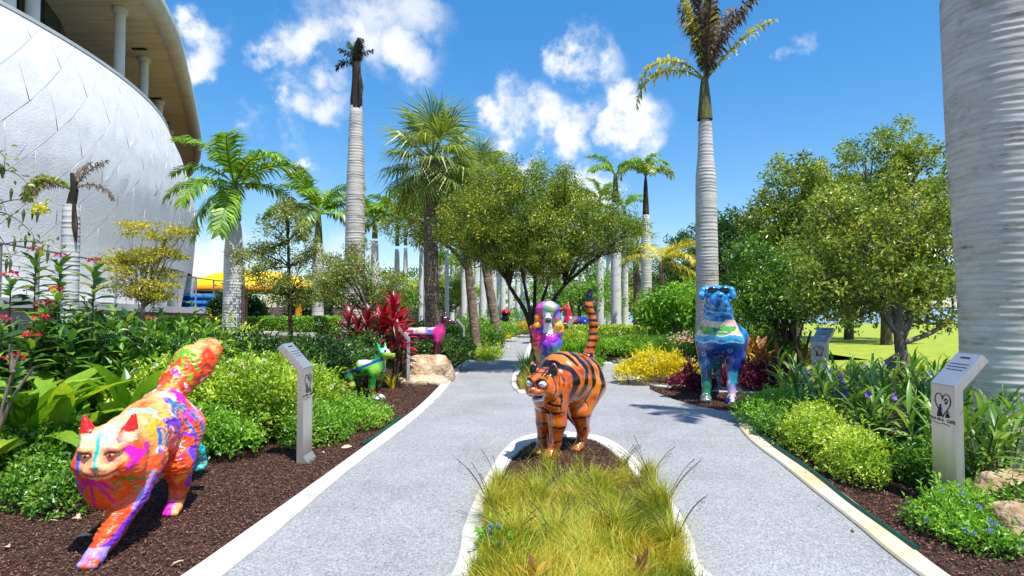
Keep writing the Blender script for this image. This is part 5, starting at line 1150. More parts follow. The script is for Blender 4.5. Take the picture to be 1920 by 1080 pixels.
# ================================================================== TREES
def ell_pts(E, n, r_lo=.72):
    """n points spread through the outer part of a set of ellipsoids [(centre, radii), ...]"""
    E = [(np.array(c, float), np.array(r, float)) for c, r in E]; vol = np.array([np.prod(r) ** (2 / 3) for _, r in E]); which = rng.choice(len(E), n * 3, p=vol / vol.sum())
    C = np.array([c for c, _ in E])[which]; Rr = np.array([r for _, r in E])[which]; d = randdir(n * 3); p = C + d * Rr * (rng.uniform(r_lo ** 3, 1, n * 3) ** (1 / 3))[:, None]
    p = C + (p - C) * (.66 + .8 * vnoise(p, 1.5, 11, 2))[:, None]
    keep = np.ones(len(p), bool)
    for q, (c, r) in enumerate(E): keep &= (np.linalg.norm((p - c) / r, axis=1) > r_lo * .9) | (which == q)
    p = p[keep][:n]; d = d[keep][:n]; return p, d
def bez(a, b, c, n=8):
    t = np.linspace(0, 1, n)[:, None]; return (1 - t) ** 2 * np.array(a) + 2 * t * (1 - t) * np.array(b) + t * t * np.array(c)
def tree(name, loc, label, cat_, E, forks, trunk, lm, bm, nclump=120, per=150, cr=.3, ls=.08, lw=.5, limbs=26, limb_r=.05, group=None, r_lo=.55, droop=0.1, twig=1, flat=1.0, trunk_name='trunk'):
    o = empty(name, loc, label, cat_, group)
    mb = MB()
    for pts, rad in trunk: tube(mb, spline(pts, 14), np.interp(np.linspace(0, 1, 14), np.linspace(0, 1, len(rad)), rad), 10)
    mb.obj(trunk_name, bm, o, True)
    C, D = ell_pts(E, nclump, r_lo); mb = MB(); forks = np.array(forks, float)
    for q in range(min(limbs, len(C))):
        c = C[q]; f = forks[np.argmin(np.linalg.norm(forks - c, axis=1) + rng.uniform(0, .6, len(forks)))]
        m = f + (c - f) * .5 + np.array([0, 0, .14 * np.linalg.norm(c - f)]) + rng.normal(0, .06, 3) * np.linalg.norm(c - f)
        pts = bez(f, m, c, 8); tube(mb, pts, np.linspace(limb_r, limb_r * .18, 8), 6, cap=False)
        for w in range(twig):
            nb = C[np.argsort(np.linalg.norm(C - c, axis=1))[1 + w + rng.integers(0, 3)]]; s0 = pts[4 + w % 3]
            tube(mb, bez(s0, (s0 + nb) / 2 + [0, 0, .1], nb, 5), np.linspace(limb_r * .4, limb_r * .1, 5), 5, cap=False)
    mb.obj('limbs', bm, o, True)
    n = len(C) * per; ci = np.repeat(np.arange(len(C)), per); g = rng.normal(size=(n, 3)) * [1, 1, .75 * flat]; g = unit(g) * (rng.uniform(0, 1, n) ** .5)[:, None]
    size = rng.uniform(.65, 1.35, len(C))[ci]; pos = C[ci] + g * (cr * size)[:, None] * [1, 1, flat]
    d = unit(g + randdir(n) * .9 + [0, 0, -droop]); nr = unit(np.array([0, 0, .45]) + randdir(n) * 1.0 + D[ci] * .35)
    tone = rng.normal(0, .13, len(C))[ci]; val = np.clip(.42 + tone + rng.normal(0, .2, n), 0, 1)
    mb = MB(); leaves(mb, pos, d, nr, ls * rng.uniform(.7, 1.3, n), ls * lw * rng.uniform(.8, 1.2, n), val); mb.obj('crown', lm, o)
    return o
# spreading small leaved tree over the path (Y 15)
bx = X(1004, 14.4)
def E_(lst, x0, Y): return [((X(px, Y) - x0, dy, CAMZ + (575 - py) / FPX * Y), (rx / FPX * Y, ry_, rz / FPX * Y)) for px, py, dy, rx, ry_, rz in lst]
tree('spreading_tree', (bx, 14.4, .0), 'dark multi-stemmed small leaved tree with a broad round olive crown over the path', 'tree',
     E_([(985, 400, 0, 118, 1.5, 92), (1080, 425, .2, 92, 1.3, 82), (905, 410, .2, 80, 1.2, 78), (1000, 355, 0, 90, 1.2, 52), (1165, 430, .3, 48, .7, 44), (1000, 450, -.5, 90, 1.0, 52), (1000, 490, 0, 72, .9, 40), (930, 470, 0, 55, .8, 36)], bx, 14.4),
     [(-.25, 0, 1.5), (.05, 0, 1.6), (.4, 0, 1.5), (-.6, 0, 2.0), (.7, .1, 2.0), (0, .2, 2.2)],
     [([(0, 0, -.05), (-.03, 0, .6), (-.06, 0, 1.0)], [.1, .078, .07]), ([(-.05, 0, .8), (-.25, 0, 1.4), (-.62, 0, 2.0), (-.9, .1, 2.7)], [.06, .05, .04, .02]), ([(-.05, 0, .9), (-.02, .05, 1.5), (.0, .1, 2.3), (.05, .1, 3.2)], [.055, .045, .036, .02]), ([(-.04, 0, .85), (.2, 0, 1.3), (.6, 0, 1.9), (1.1, 0, 2.4)], [.055, .045, .036, .02]), ([(-.04, 0, .9), (.12, .1, 1.5), (.35, .2, 2.2), (.5, .2, 3.0)], [.05, .04, .032, .02]), ([(-.06, 0, .9), (-.16, -.1, 1.5), (-.3, -.2, 2.2), (-.45, -.2, 3.0)], [.05, .04, .032, .02])],
     L_olive, M_barkd, nclump=640, per=120, cr=.25, ls=.064, lw=.44, limbs=46, limb_r=.028, r_lo=.35, twig=2, droop=.25)
bx = X(888, 19)
tree('olive_crowned_tree', (bx, 19, 0), 'tree with a leaning brown trunk whose olive crown spreads left behind the fan palm trunk', 'tree',
     E_([(800, 405, 0, 72, 1.2, 55), (860, 365, .2, 70, 1.2, 62), (870, 430, 0, 60, 1.0, 45), (770, 420, .1, 45, .8, 34), (830, 345, .3, 45, .8, 40)], bx, 19),
     [(-.1, 0, 3.0), (-.4, 0, 3.3), (-.9, 0, 3.6)], [([(.1, 0, -.1), (.02, 0, 1.0), (-.12, 0, 2.2), (-.22, 0, 3.2), (-.5, 0, 4.0)], [.17, .15, .135, .12, .07]), ([(-.15, 0, 2.6), (-.7, 0, 3.3), (-1.4, 0, 3.8)], [.08, .06, .03])],
     L_olive, M_sabal, nclump=230, per=110, cr=.32, ls=.075, lw=.42, limbs=30, limb_r=.04, r_lo=.5, droop=.2)
# pale leaved young trees at left
bx = X(547, 13); zb = berm(bx, 13)
tree('young_tree', (bx, 13, zb), 'slender young tree with a dark stem and pale olive leaves before the royal palms', 'tree',
     [((c[0], c[1], c[2] - zb), r) for c, r in E_([(530, 430, 0, 42, .5, 48), (510, 500, 0, 62, .7, 40), (575, 510, 0, 42, .5, 45), (530, 395, 0, 28, .4, 30), (480, 480, 0, 35, .4, 28), (540, 550, 0, 45, .5, 22), (560, 455, 0, 36, .5, 40)], bx, 13)],
     [(-.0, 0, 1.4), (-.05, 0, 1.9), (-.1, 0, 2.4)], [([(0, 0, -.1), (-.02, 0, .7), (-.05, 0, 1.4), (-.08, 0, 2.2), (-.12, 0, 3.0)], [.05, .045, .04, .03, .015])],
     L_pale, M_barkd, nclump=95, per=95, cr=.17, ls=.06, lw=.48, limbs=34, limb_r=.02, r_lo=.3)
bx = X(690, 14); zb = berm(bx, 14)
tree('young_tree', (bx, 14, zb), 'airy pale green young tree rising behind the red cordyline', 'tree',
     [((c[0], c[1], c[2] - zb), r) for c, r in E_([(690, 510, 0, 52, .7, 42), (655, 495, 0, 32, .4, 38), (730, 525, 0, 32, .5, 38), (690, 560, 0, 55, .6, 26), (625, 530, 0, 32, .5, 36), (600, 505, .3, 34, .5, 36)], bx, 14)],
     [(0, 0, .9), (.05, 0, 1.3)], [([(0, 0, -.1), (.02, 0, .7), (.05, 0, 1.6)], [.04, .035, .02])], L_pale, M_bark, nclump=85, per=90, cr=.2, ls=.062, lw=.5, limbs=30, limb_r=.018, r_lo=.25)
bx = X(272, 9.5)
tree('umbrella_tree', (bx, 9.5, .2), 'golden green feathery tree with layered sprays in front of the museum wall', 'tree',
     [((c[0], c[1], c[2] - .2), r) for c, r in E_([(262, 425, 0, 36, .3, 13), (310, 440, 0, 34, .3, 13), (245, 480, 0, 42, .4, 20), (300, 475, 0, 38, .4, 18), (225, 500, 0, 25, .3, 16), (270, 515, 0, 48, .4, 18), (335, 430, 0, 18, .2, 8), (285, 545, 0, 45, .3, 18), (240, 540, 0, 35, .3, 16)], bx, 9.5)],
     [(-.05, 0, 1.0), (0, 0, 1.3)], [([(0, 0, -.1), (-.02, 0, .6), (-.03, 0, 1.3), (.05, 0, 2.1)], [.045, .04, .03, .012])], L_gold, M_barkp, nclump=120, per=40, cr=.14, ls=.062, lw=.36, limbs=40, limb_r=.01, r_lo=.2, flat=.5)
# big tree at right, many stemmed, with low spreading limbs over the lawn edge
bx = X(1692, 10)
tree('broad_leaved_tree', (bx, 10, 0), 'multi-stemmed broad leaved tree with low crooked limbs, left of the huge palm trunk', 'tree',
     E_([(1620, 470, 0, 95, 1.2, 78), (1710, 420, .2, 78, 1.0, 75), (1760, 500, .2, 52, .9, 90), (1545, 470, .2, 62, .8, 72), (1640, 540, -.2, 95, .9, 42), (1600, 400, .2, 60, .8, 52), (1745, 580, .3, 45, .6, 40), (1690, 350, .3, 45, .6, 38), (1530, 545, 0, 55, .7, 40), (1580, 590, 0, 50, .6, 22), (1780, 440, .3, 40, .7, 60)], bx, 10),
     [(-.02, 0, 1.2), (-.3, 0, 1.5), (.2, 0, 1.4), (0, .1, 1.9)],
     [([(0, 0, -.1), (.02, 0, .35), (-.04, 0, .8), (-.08, 0, 1.3), (-.2, 0, 2.1), (-.35, 0, 2.8)], [.12, .1, .085, .07, .05, .025]), ([(-.02, 0, .75), (-.3, -.05, .6), (-.72, -.1, .44), (-.85, -.12, .2), (-.87, -.12, -.05)], [.055, .05, .045, .04, .035]), ([(.03, 0, .12), (.4, -.05, .32), (.9, -.1, .55), (1.5, -.1, .95), (1.9, -.1, 1.2)], [.06, .05, .045, .03, .015]), ([(-.05, 0, .9), (.2, 0, 1.5), (.5, .05, 2.2), (.6, .1, 2.9)], [.06, .05, .035, .02]), ([(-.05, 0, 1.0), (-.5, 0, 1.6), (-1.0, 0, 2.1)], [.05, .04, .02]), ([(-.03, 0, .8), (-.2, .05, .5), (-.4, .05, -.05)], [.05, .045, .04]), ([(-.03, 0, .9), (.5, 0, 1.1), (1.0, 0, 1.5)], [.045, .035, .02])],
     L_oak, M_barkp, nclump=370, per=50, cr=.19, ls=.08, lw=.5, limbs=80, limb_r=.02, r_lo=.15, twig=2)
bx = X(1492, 12.5)
tree('bushy_tree', (bx, 12.5, 0), 'bright green bushy small tree between the blue dog and the far steel sign', 'tree',
     E_([(1480, 540, 0, 62, .8, 52), (1440, 570, 0, 42, .6, 40), (1515, 560, 0, 42, .6, 42), (1450, 500, .2, 45, .6, 42), (1400, 560, .2, 34, .6, 46), (1420, 480, .4, 40, .6, 40)], bx, 12.5),
     [(0, 0, .7), (-.2, 0, .8)], [([(0, 0, -.1), (.02, 0, .4), (-.1, 0, 1.0)], [.05, .045, .03]), ([(.05, 0, 0), (.15, 0, .5), (.3, 0, 1.0)], [.04, .035, .02])], L_green, M_bark, nclump=190, per=58, cr=.22, ls=.085, lw=.48, limbs=30, limb_r=.022, r_lo=.35)
for (px, Y, E, lab, lm, tr) in [
    (1660, 24, [(1640, 310, 0, 80, 1.6, 68), (1735, 320, .4, 66, 1.6, 60), (1690, 275, 0, 46, 1.2, 42), (1700, 400, 0, 110, 2, 60), (1770, 390, 0, 45, 1.6, 70)], 'tallest dark oak at right behind the broad leaved tree', L_oak, 4.0),
    (1490, 22, [(1490, 355, 0, 58, 1.4, 50), (1540, 390, 0, 66, 1.5, 60), (1450, 420, 0, 52, 1.4, 44), (1480, 320, 0, 38, 1.0, 26), (1500, 460, 0, 90, 1.5, 50)], 'oak with a ragged open crown right of the tall dead-topped palm', L_oak, 3.4),
    (1590, 28, [(1585, 395, 0, 70, 1.8, 60), (1560, 470, 0, 70, 1.8, 60), (1620, 480, 0, 70, 1.8, 60), (1520, 540, 0, 60, 1.6, 40), (1640, 555, 0, 70, 1.6, 34)], 'dark oak filling the gap between the ragged oak and the tallest oak', L_dark, 3.0),
    (1375, 26, [(1385, 470, 0, 58, 1.8, 55), (1370, 430, 0, 36, 1.2, 34), (1420, 520, 0, 60, 1.6, 55), (1360, 550, 0, 45, 1.4, 45)], 'dark bushy oak directly behind the blue dog', L_dark, 2.2),
    (1275, 33, [(1280, 490, 0, 52, 2, 45), (1240, 540, 0, 45, 2, 52), (1310, 540, 0, 50, 2, 60), (1300, 455, 0, 34, 1.4, 30)], 'dark green tree behind the yellow fronded palm', L_dark, 2.4)]:
    bx = X(px, Y)
    tree('oak_tree', (bx, Y, 0), lab, 'tree', E_(E, bx, Y), [(0, 0, tr * .7), (.3, 0, tr), (-.4, 0, tr)], [([(0, 0, -.1), (.05, 0, tr * .5), (0, 0, tr), (.1, 0, tr * 1.5)], [.22, .18, .15, .06])], lm, M_bark, nclump=230, per=66, cr=.32, ls=.135, lw=.5, limbs=34, limb_r=.06, r_lo=.45, group='oaks beyond the garden')
# light green small trees and shrubs closing the view in the middle distance
for (px, Y, E, lab, lm) in [
    (1265, 20, [(1270, 575, 0, 50, 1.0, 34), (1230, 585, 0, 30, .8, 22), (1310, 570, .2, 40, .8, 36)], 'light green bush with bare twisted branches left of the blue dog', L_bright),
    (1085, 34, [(1085, 530, 0, 62, 1.6, 50), (1040, 550, 0, 42, 1.4, 36), (1130, 550, 0, 40, 1.2, 40)], 'yellow green tree filling the gap under the right of the spreading crown', L_bright),
    (835, 36, [(840, 515, 0, 48, 1.6, 58), (795, 550, 0, 46, 1.4, 40), (880, 555, 0, 42, 1.4, 36)], 'yellow green tree behind the fan palm trunk', L_yelgreen),
    (745, 40, [(740, 545, 0, 55, 1.6, 40), (690, 560, 0, 45, 1.6, 36), (640, 540, 0, 45, 1.6, 48)], 'green tree mass behind the red cordyline and young trees', L_green),
    (610, 34, [(610, 545, 0, 40, 1.6, 40), (560, 560, 0, 45, 1.6, 34)], 'green tree behind the second royal palm trunk', L_green),
    (920, 62, [(850, 545, 0, 70, 3, 34), (940, 550, 0, 60, 3, 30), (780, 550, 0, 60, 3, 36), (1000, 555, 0, 50, 3, 26)], 'broad green canopy closing the far end of the avenue', L_bright),
    (1130, 58, [(1100, 545, 0, 60, 3, 34), (1180, 540, 0, 60, 3, 40), (1240, 545, 0, 50, 3, 36)], 'broad green canopy far behind the broadest white trunk', L_green),
    (1190, 40, [(1170, 550, 0, 40, 1.6, 44), (1215, 560, 0, 34, 1.6, 40)], 'green tree between the broad white trunk and the thin brown palm', L_oak)]:
    bx = X(px, Y); tree('background_tree', (bx, Y, 0), lab, 'tree', E_(E, bx, Y), [(0, 0, 1), (.3, 0, 1.2), (-.4, 0, 1.2)], [([(0, 0, -.1), (.05, 0, .6), (0, 0, 1.6)], [.12, .1, .06])], lm, M_barkp, nclump=110, per=80, cr=.4, ls=.15, lw=.5, limbs=22, limb_r=.045, r_lo=.4, group='trees closing the view')
# far shore beyond the water
for q, px in enumerate([1290, 1385, 1470, 1530, 1585, 1650, 1720, 1785, 1850]):
    Y = 82 + 4 * (q % 3); bx = X(px, Y)
    tree('far_shore_tree', (bx, Y, 0), 'dark tree on the far shore of the water, trunks showing under its crown', 'tree', [((0, 0, 5.2), (3.2, 2, 2.4)), ((1.8, 0, 4.6), (2.6, 2, 2)), ((-2, 0, 4.8), (2.4, 2, 2.2))],
         [(0, 0, 2.5), (1, 0, 2.8), (-1, 0, 2.8)], [([(0, 0, -.1), (.1, 0, 1.5), (0, 0, 3)], [.2, .17, .12]), ([(1.4, 0, -.1), (1.5, 0, 1.5), (1.4, 0, 3)], [.15, .13, .1]), ([(-1.6, 0, -.1), (-1.5, 0, 1.5), (-1.6, 0, 3)], [.15, .13, .1])], L_dark, M_barkd, nclump=70, per=60, cr=.9, ls=.38, lw=.5, limbs=10, limb_r=.08, group='trees on the far shore')
# ================================================================== SHRUBS, HEDGES, FLOWERS
def shrub(name, loc, label, cat_, E, n, ls, lm, lw=.5, group=None, stems=10, up=.5, flowers=None, fcount=0, fsize=.03, kind=None, inner=.45, fname='flower_head', bump=.26, sprigs=None):
    """a mound of leaves over ellipsoids E [(centre, radii)] given from loc"""
    o = empty(name, loc, label, cat_, group); Ea = [(np.array(c, float), np.array(r, float)) for c, r in E]
    w = np.array([r[0] * r[1] + r[0] * r[2] + r[1] * r[2] for _, r in Ea]); wi = rng.choice(len(Ea), n, p=w / w.sum())
    C = np.array([c for c, _ in Ea])[wi]; Rr = np.array([r for _, r in Ea])[wi]; d = randdir(n); d[:, 2] = np.where(d[:, 2] < -.35, -d[:, 2] * .6, d[:, 2]); d = unit(d)
    sh = 1 - inner * rng.uniform(0, 1, n) ** 2.2; sh *= 1 + bump * 2 * (vnoise(C + d * Rr + np.array(loc), 4.5, 5, 2) - .5)
    pos = C + d * Rr * sh[:, None]
    ns = int(n / 60) if sprigs is None else sprigs                    # sprigs that reach out of the mound
    if ns:
        si = rng.choice(n, ns); b = C[si] + d[si] * Rr[si] * .9; dd = unit(d[si] * .8 + randdir(ns) * .5 + [0, 0, .35]); ln = rng.uniform(1.5, 4.5, ns) * ls
        tt = np.tile(np.linspace(.15, 1, 8), ns); sp = np.repeat(b, 8, 0) + np.repeat(dd, 8, 0) * (tt * np.repeat(ln, 8))[:, None]; pos = np.vstack([pos, sp]); d = np.vstack([d, np.repeat(dd, 8, 0)])
    k = pos[:, 2] > .01; pos, d = pos[k], d[k]; m = len(pos)
    dr = unit(d * .6 + randdir(m) * .9 + [0, 0, up * .6]); nr = unit(d * .5 + randdir(m) * .6 + [0, 0, .9])
    tone = vnoise(pos + np.array(loc), 3.2, 8, 2) - .5; val = np.clip(.45 + tone * .9 + rng.normal(0, .22, m), 0, 1)
    mb = MB(); leaves(mb, pos, dr, nr, ls * rng.uniform(.65, 1.35, m), ls * lw * rng.uniform(.8, 1.2, m), val)
    mb.obj('foliage', lm, o)
    mb = MB()
    for q in range(stems):
        c, r = Ea[q % len(Ea)]; a = rng.uniform(0, 6.28); b = np.array([c[0] + r[0] * .3 * math.cos(a), c[1] + r[1] * .3 * math.sin(a), 0]); t = c + r * np.array([.6 * math.cos(a), .6 * math.sin(a), rng.uniform(.2, .7)])
        tube(mb, bez(b, (b + t) / 2 + [0, 0, .1], t, 5), np.linspace(.012, .004, 5), 5, cap=False)
    if stems: tag(mb.obj('stems', M_bark, o), kind='stuff')
    if flowers is not None:
        for q in range(fcount):
            c, r = Ea[rng.integers(len(Ea))]; dd = randdir(1)[0]; dd[2] = abs(dd[2]) * .8 + .25; dd[1] = -abs(dd[1]) * .9 - .1; dd = unit(dd); p = c + dd * r * 1.03
            mb = MB(); kk = 14; pd = unit(randdir(kk) + dd); leaves(mb, p + pd * fsize * .25, pd, randdir(kk), fsize, fsize * .7, rng.uniform(0, 1, kk)); mb.obj(fname, flowers, o)
    return o
def at(px, py, Y): p = P(px, py, Y); return p.x, p.z
# -- left bed: bright shrubs with small white flowers, low hedge mounds in front
gB = 'bright shrubs in the left bed'
shrub('shrub', (-2.95, 6.75, 0), 'tall bright shrub with white flowers directly behind the left steel sign', 'shrub', [((0, 0, .42), (.5, .45, .5)), ((.25, .25, .35), (.35, .4, .4))], 6800, .052, L_yelgreen, group=gB, flowers=P_white, fcount=9, fsize=.035)
shrub('shrub', (-3.65, 6.7, 0), 'bright yellow green shrub with white flowers between the orange cat tail and the steel sign', 'shrub', [((0, 0, .42), (.55, .5, .5)), ((-.25, -.2, .3), (.4, .4, .38))], 6800, .052, L_yelgreen, group=gB, flowers=P_white, fcount=8, fsize=.035)
shrub('shrub', (-3.2, 6.15, 0), 'low rounded green shrub spilling onto the bark left of the steel sign', 'shrub', [((0, 0, .2), (.52, .4, .3)), ((.35, .05, .16), (.35, .32, .24)), ((-.45, .1, .22), (.4, .36, .3))], 6500, .046, L_bright, group=gB)
shrub('shrub', (-2.75, 7.9, 0), 'bright variegated shrub behind the low mound, left of the green dog', 'shrub', [((0, 0, .38), (.55, .5, .42)), ((.3, .25, .2), (.36, .36, .26)), ((-.5, .1, .4), (.5, .5, .46))], 7000, .052, L_yelgreen, group=gB, flowers=P_white, fcount=6, fsize=.035)
shrub('shrub', (-2.0, 7.1, 0), 'low trimmed dark green mound right of the left steel sign', 'shrub', [((-.22, -.15, .12), (.4, .5, .3)), ((.02, .7, .1), (.42, .55, .24)), ((-.1, 1.2, .03), (.34, .38, .13))], 9500, .04, L_bright, group=gB, bump=.16)
shrub('shrub', (-3.0, 9.3, 0), 'low yellow green shrub around the hind legs of the green dog', 'shrub', [((0, 0, .14), (.36, .32, .2)), ((-.5, .2, .25), (.5, .4, .32))], 4500, .05, L_yelgreen, group=gB)
shrub('shrub', (-3.95, 5.2, 0), 'dark leafy shrub at the left edge, left of the orange cat', 'shrub', [((0, 0, .2), (.42, .36, .32)), ((.32, -.2, .14), (.34, .32, .26)), ((-.5, 0, .3), (.5, .45, .4)), ((.5, .25, .12), (.3, .3, .22))], 9000, .044, L_green, group=gB)
shrub('shrub', (-3.25, 4.55, 0), 'small low shrub mound beside the face of the orange cat', 'shrub', [((0, 0, .08), (.24, .22, .18)), ((-.3, .15, .1), (.3, .25, .24))], 2600, .042, L_green, group=gB)
# dark hedge masses in the middle
gD = 'dark clipped shrubs behind the bright ones'
for x, y, E, n, lab in [(-4.6, 9.6, [((0, 0, .45), (.8, .6, .55)), ((.6, .2, .45), (.6, .6, .5))], 6500, 'dark green shrub mass below the slender young tree'),
                        (-3.4, 10.2, [((0, 0, .45), (.75, .6, .55)), ((.6, .3, .4), (.6, .5, .5))], 6500, 'dark green shrub mass left of the green dog head'),
                        (-2.75, 11.6, [((0, 0, .5), (.6, .5, .5))], 4500, 'dark green shrub mass beneath the red cordyline'),
                        (-1.7, 14.2, [((-.3, 0, .42), (.6, .5, .48)), ((.35, .0, .4), (.5, .5, .45))], 5500, 'dark green shrub under the maroon hound'),
                        (-5.6, 8.8, [((0, 0, .5), (.7, .6, .62))], 5000, 'dark green shrub behind the pentas, left of the young tree')]:
    shrub('shrub', (x, y, berm(x, y)), lab, 'shrub', E, n, .075, L_dark, group=gD, lw=.45)
# clipped hedge on the raised ground
def hedge(name, a, b, w, h, label, lm, n, ls):
    a = np.array(a, float); b = np.array(b, float); L = np.linalg.norm(b - a); ang = math.atan2(b[1] - a[1], b[0] - a[0])
    o = empty(name, ((a + b) / 2).tolist(), label, 'hedge', rz=ang)
    f = rng.choice(4, n, p=[.36, .44, .1, .1]); u, v = rng.uniform(-.5, .5, (2, n)); t = 1 - .25 * rng.uniform(0, 1, n) ** 2
    x = np.where(f < 2, u * L, np.where(f == 2, -.5, .5) * L * 1.0); y = np.where(f == 0, v * w, np.where(f == 1, -.5 * w * t, v * w)); z = np.where(f == 0, h * t, np.where(f == 1, (u * 0 + rng.uniform(0, 1, n)) * h, rng.uniform(0, 1, n) * h))
    pos = np.stack([x, y, z], -1); pos += (vnoise(pos + a, 3, 3, 2)[:, None] - .5) * .14
    nb = np.where((f == 0)[:, None], [0, 0, 1.], [0, -1., .3]); mb = MB(); leaves(mb, pos, unit(nb * .6 + randdir(n)), unit(nb + randdir(n) * .7), ls * rng.uniform(.7, 1.3, n), ls * .55, np.clip(.45 + rng.normal(0, .22, n) + .1 * (f == 0), 0, 1)); mb.obj('foliage', lm, o)
    mb = MB()
    for q in range(int(L / .4)): x0 = -L / 2 + .2 + q * .4; tube(mb, [(x0, 0, -.05), (x0 + rng.normal(0, .05), 0, h * .8)], .02, 5)
    mb.obj('stems', M_bark, o)
hedge('clipped_hedge', (-13.5, 18, .72), (-3.8, 18.6, .62), .9, .5, 'long clipped bright green hedge along the museum walkway behind the left palms', L_bright, 17000, .085)
hedge('clipped_hedge', (1.9, 21.8, .02), (6.6, 21.6, .02), 1.0, .78, 'low clipped yellow green hedge between the tiger tail and the blue dog', L_yelgreen, 11000, .085)
shrub('round_bush', (X(443, 20), 20, .75), 'rounded dark bush behind the clipped hedge beside the leafy palm trunk', 'bush', [((0, 0, .55), (.85, .7, .68)), ((.5, .1, .4), (.5, .5, .5))], 4500, .11, L_dark)
o = empty('staked_sapling', (X(458, 16.5), 16.5, .75), 'thin brown sapling tied to stakes just right of the leafy palm trunk', 'tree')
mb = MB()
tube(mb, [(0, 0, -.05), (.01, 0, .9), (-.02, 0, 1.8)], [.03, .026, .015], 6); mb.obj('trunk', M_bark, o)
for q in (-.06, .07):
    mb = MB(); tube(mb, [(q, 0, -.05), (q, 0, 1.35)], .02, 6); mb.obj('stake', M_timber, o)
mb = MB(); pp = rng.normal(0, 1, (260, 3)) * [.2, .15, .22] + [0, 0, 1.65]; leaves(mb, pp, randdir(260), randdir(260), .07, .035, rng.uniform(0, 1, 260)); mb.obj('crown', L_pale, o)
# middle distance, left of the path
gM = 'shrubs beside the far path'
for px, Y, E, n, ls, lm, lab in [(895, 20, [((0, 0, .4), (.7, .5, .5)), ((-.6, 0, .35), (.5, .5, .45)), ((.45, .3, .3), (.45, .4, .36))], 4500, .09, L_green, 'rounded green shrub right of the maroon hound head'),
                                 (905, 17.2, [((-.2, 0, .1), (.5, .4, .22)), ((.1, .5, .1), (.45, .4, .2))], 2600, .08, L_yelgreen, 'low pale green ground shrub beside the third steel sign'),
                                 (941, 28, [((0, 0, .1), (.42, .35, .28))], 1500, .08, L_yellow, 'small bright yellow bush below the distant black dog'),
                                 (890, 26, [((0, 0, .5), (1.0, .6, .5)), ((1.0, .3, .4), (.8, .6, .42))], 3000, .12, L_bright, 'broad green shrub behind the rounded one, left of the far path'),
                                 (985, 30, [((0, 0, .35), (.9, .6, .4))], 2400, .1, L_straw, 'orange tinged grassy bush left of the poodle head'),
                                 (770, 20, [((0, 0, .5), (.9, .6, .5)), ((1.1, .2, .4), (.7, .5, .45))], 3800, .1, L_green, 'green shrub behind the maroon hound back'),
                                 (640, 22, [((0, 0, 1.0), (1.6, .7, .6)), ((1.6, .2, .9), (1.2, .7, .6))], 4500, .11, L_green, 'green shrub row at the foot of the tall bare trunk'),
                                 (1075, 19.5, [((0, 0, .35), (.5, .5, .42)), ((.35, .2, .3), (.4, .4, .35))], 2800, .08, L_yelgreen, 'yellow green shrub right of the poodle beside the tiger tail'),
                                 (1062, 14.5, [((0, 0, .12), (.5, .4, .25)), ((.5, .3, .1), (.45, .4, .22))], 2800, .07, L_bright, 'low bright shrub at the poodle feet right side'),
                                 (1050, 44, [((0, 0, .7), (2.4, 1, 1.0)), ((2.6, 0, .6), (2, 1, .9)), ((-2.6, 0, .6), (1.6, 1, .8))], 3500, .16, L_bright, 'far green shrub line behind the poodle'),
                                 (880, 46, [((0, 0, .7), (2.4, 1, 1.0)), ((2.2, 0, .6), (1.5, 1, .9)), ((-2.8, 0, .8), (2.4, 1, 1.0))], 3500, .16, L_green, 'far green shrub line left of the avenue')]:
    x = X(px, Y); shrub('shrub', (x, Y, berm(x, Y)), lab, 'shrub', E, n, ls, lm, group=gM, lw=.45)
# yellow, purple and green beds at right
gy_ = 'yellow leaved bushes'
shrub('yellow_bush', (X(1235, 11.6), 11.9, 0), 'bright yellow leaved bush left of the blue dog', 'bush', [((-.05, 0, .3), (.55, .45, .34)), ((-.42, .1, .18), (.36, .4, .26)), ((.32, -.05, .24), (.36, .38, .32))], 6500, .055, L_yellow, group=gy_, lw=.42)
shrub('yellow_bush', (X(1312, 11.6), 11.6, 0), 'small yellow sprig of bush just behind the blue dog front leg', 'bush', [((0, 0, .2), (.2, .2, .24))], 1000, .05, L_yellow, group=gy_, lw=.42)
gp_ = 'purple leaved bedding plants'
for px, Y, E, n, lab in [(1288, 11.0, [((0, 0, .1), (.3, .25, .2)), ((.25, 0, .08), (.25, .22, .16)), ((.05, .1, .26), (.09, .1, .26))], 2600, 'purple leaved plant left of the blue dog front legs'),
                         (1345, 11.9, [((0, 0, .12), (.35, .3, .2)), ((.3, 0, .1), (.3, .3, .2))], 2200, 'purple leaved plant between the blue dog legs'),
                         (1435, 10.9, [((-.22, 0, .2), (.36, .34, .3)), ((.22, .1, .2), (.36, .34, .3)), ((0, -.15, .14), (.4, .25, .24))], 5600, 'broad purple leaved plant mound right of the blue dog')]:
    shrub('purple_plant', (X(px, Y), Y, 0), lab, 'plant', E, n, .055, L_purple, group=gp_, lw=.5)
gg_ = 'green shrubs beyond the right path'
for px, Y, h, lab in [(1455, 13.2, .95, 'leafy green shrub behind the tall croton'), (1375, 13.6, .9, 'leafy green shrub right behind the blue dog'), (1420, 16, 1.3, 'tall leafy green shrub behind the crotons, at the lawn edge')]:
    shrub('shrub', (X(px, Y), Y, 0), lab, 'shrub', [((0, 0, h * .5), (.55, .4, h * .5)), ((.4, .1, h * .4), (.4, .35, h * .4))], 3800, .075, L_green, group=gg_, lw=.42)
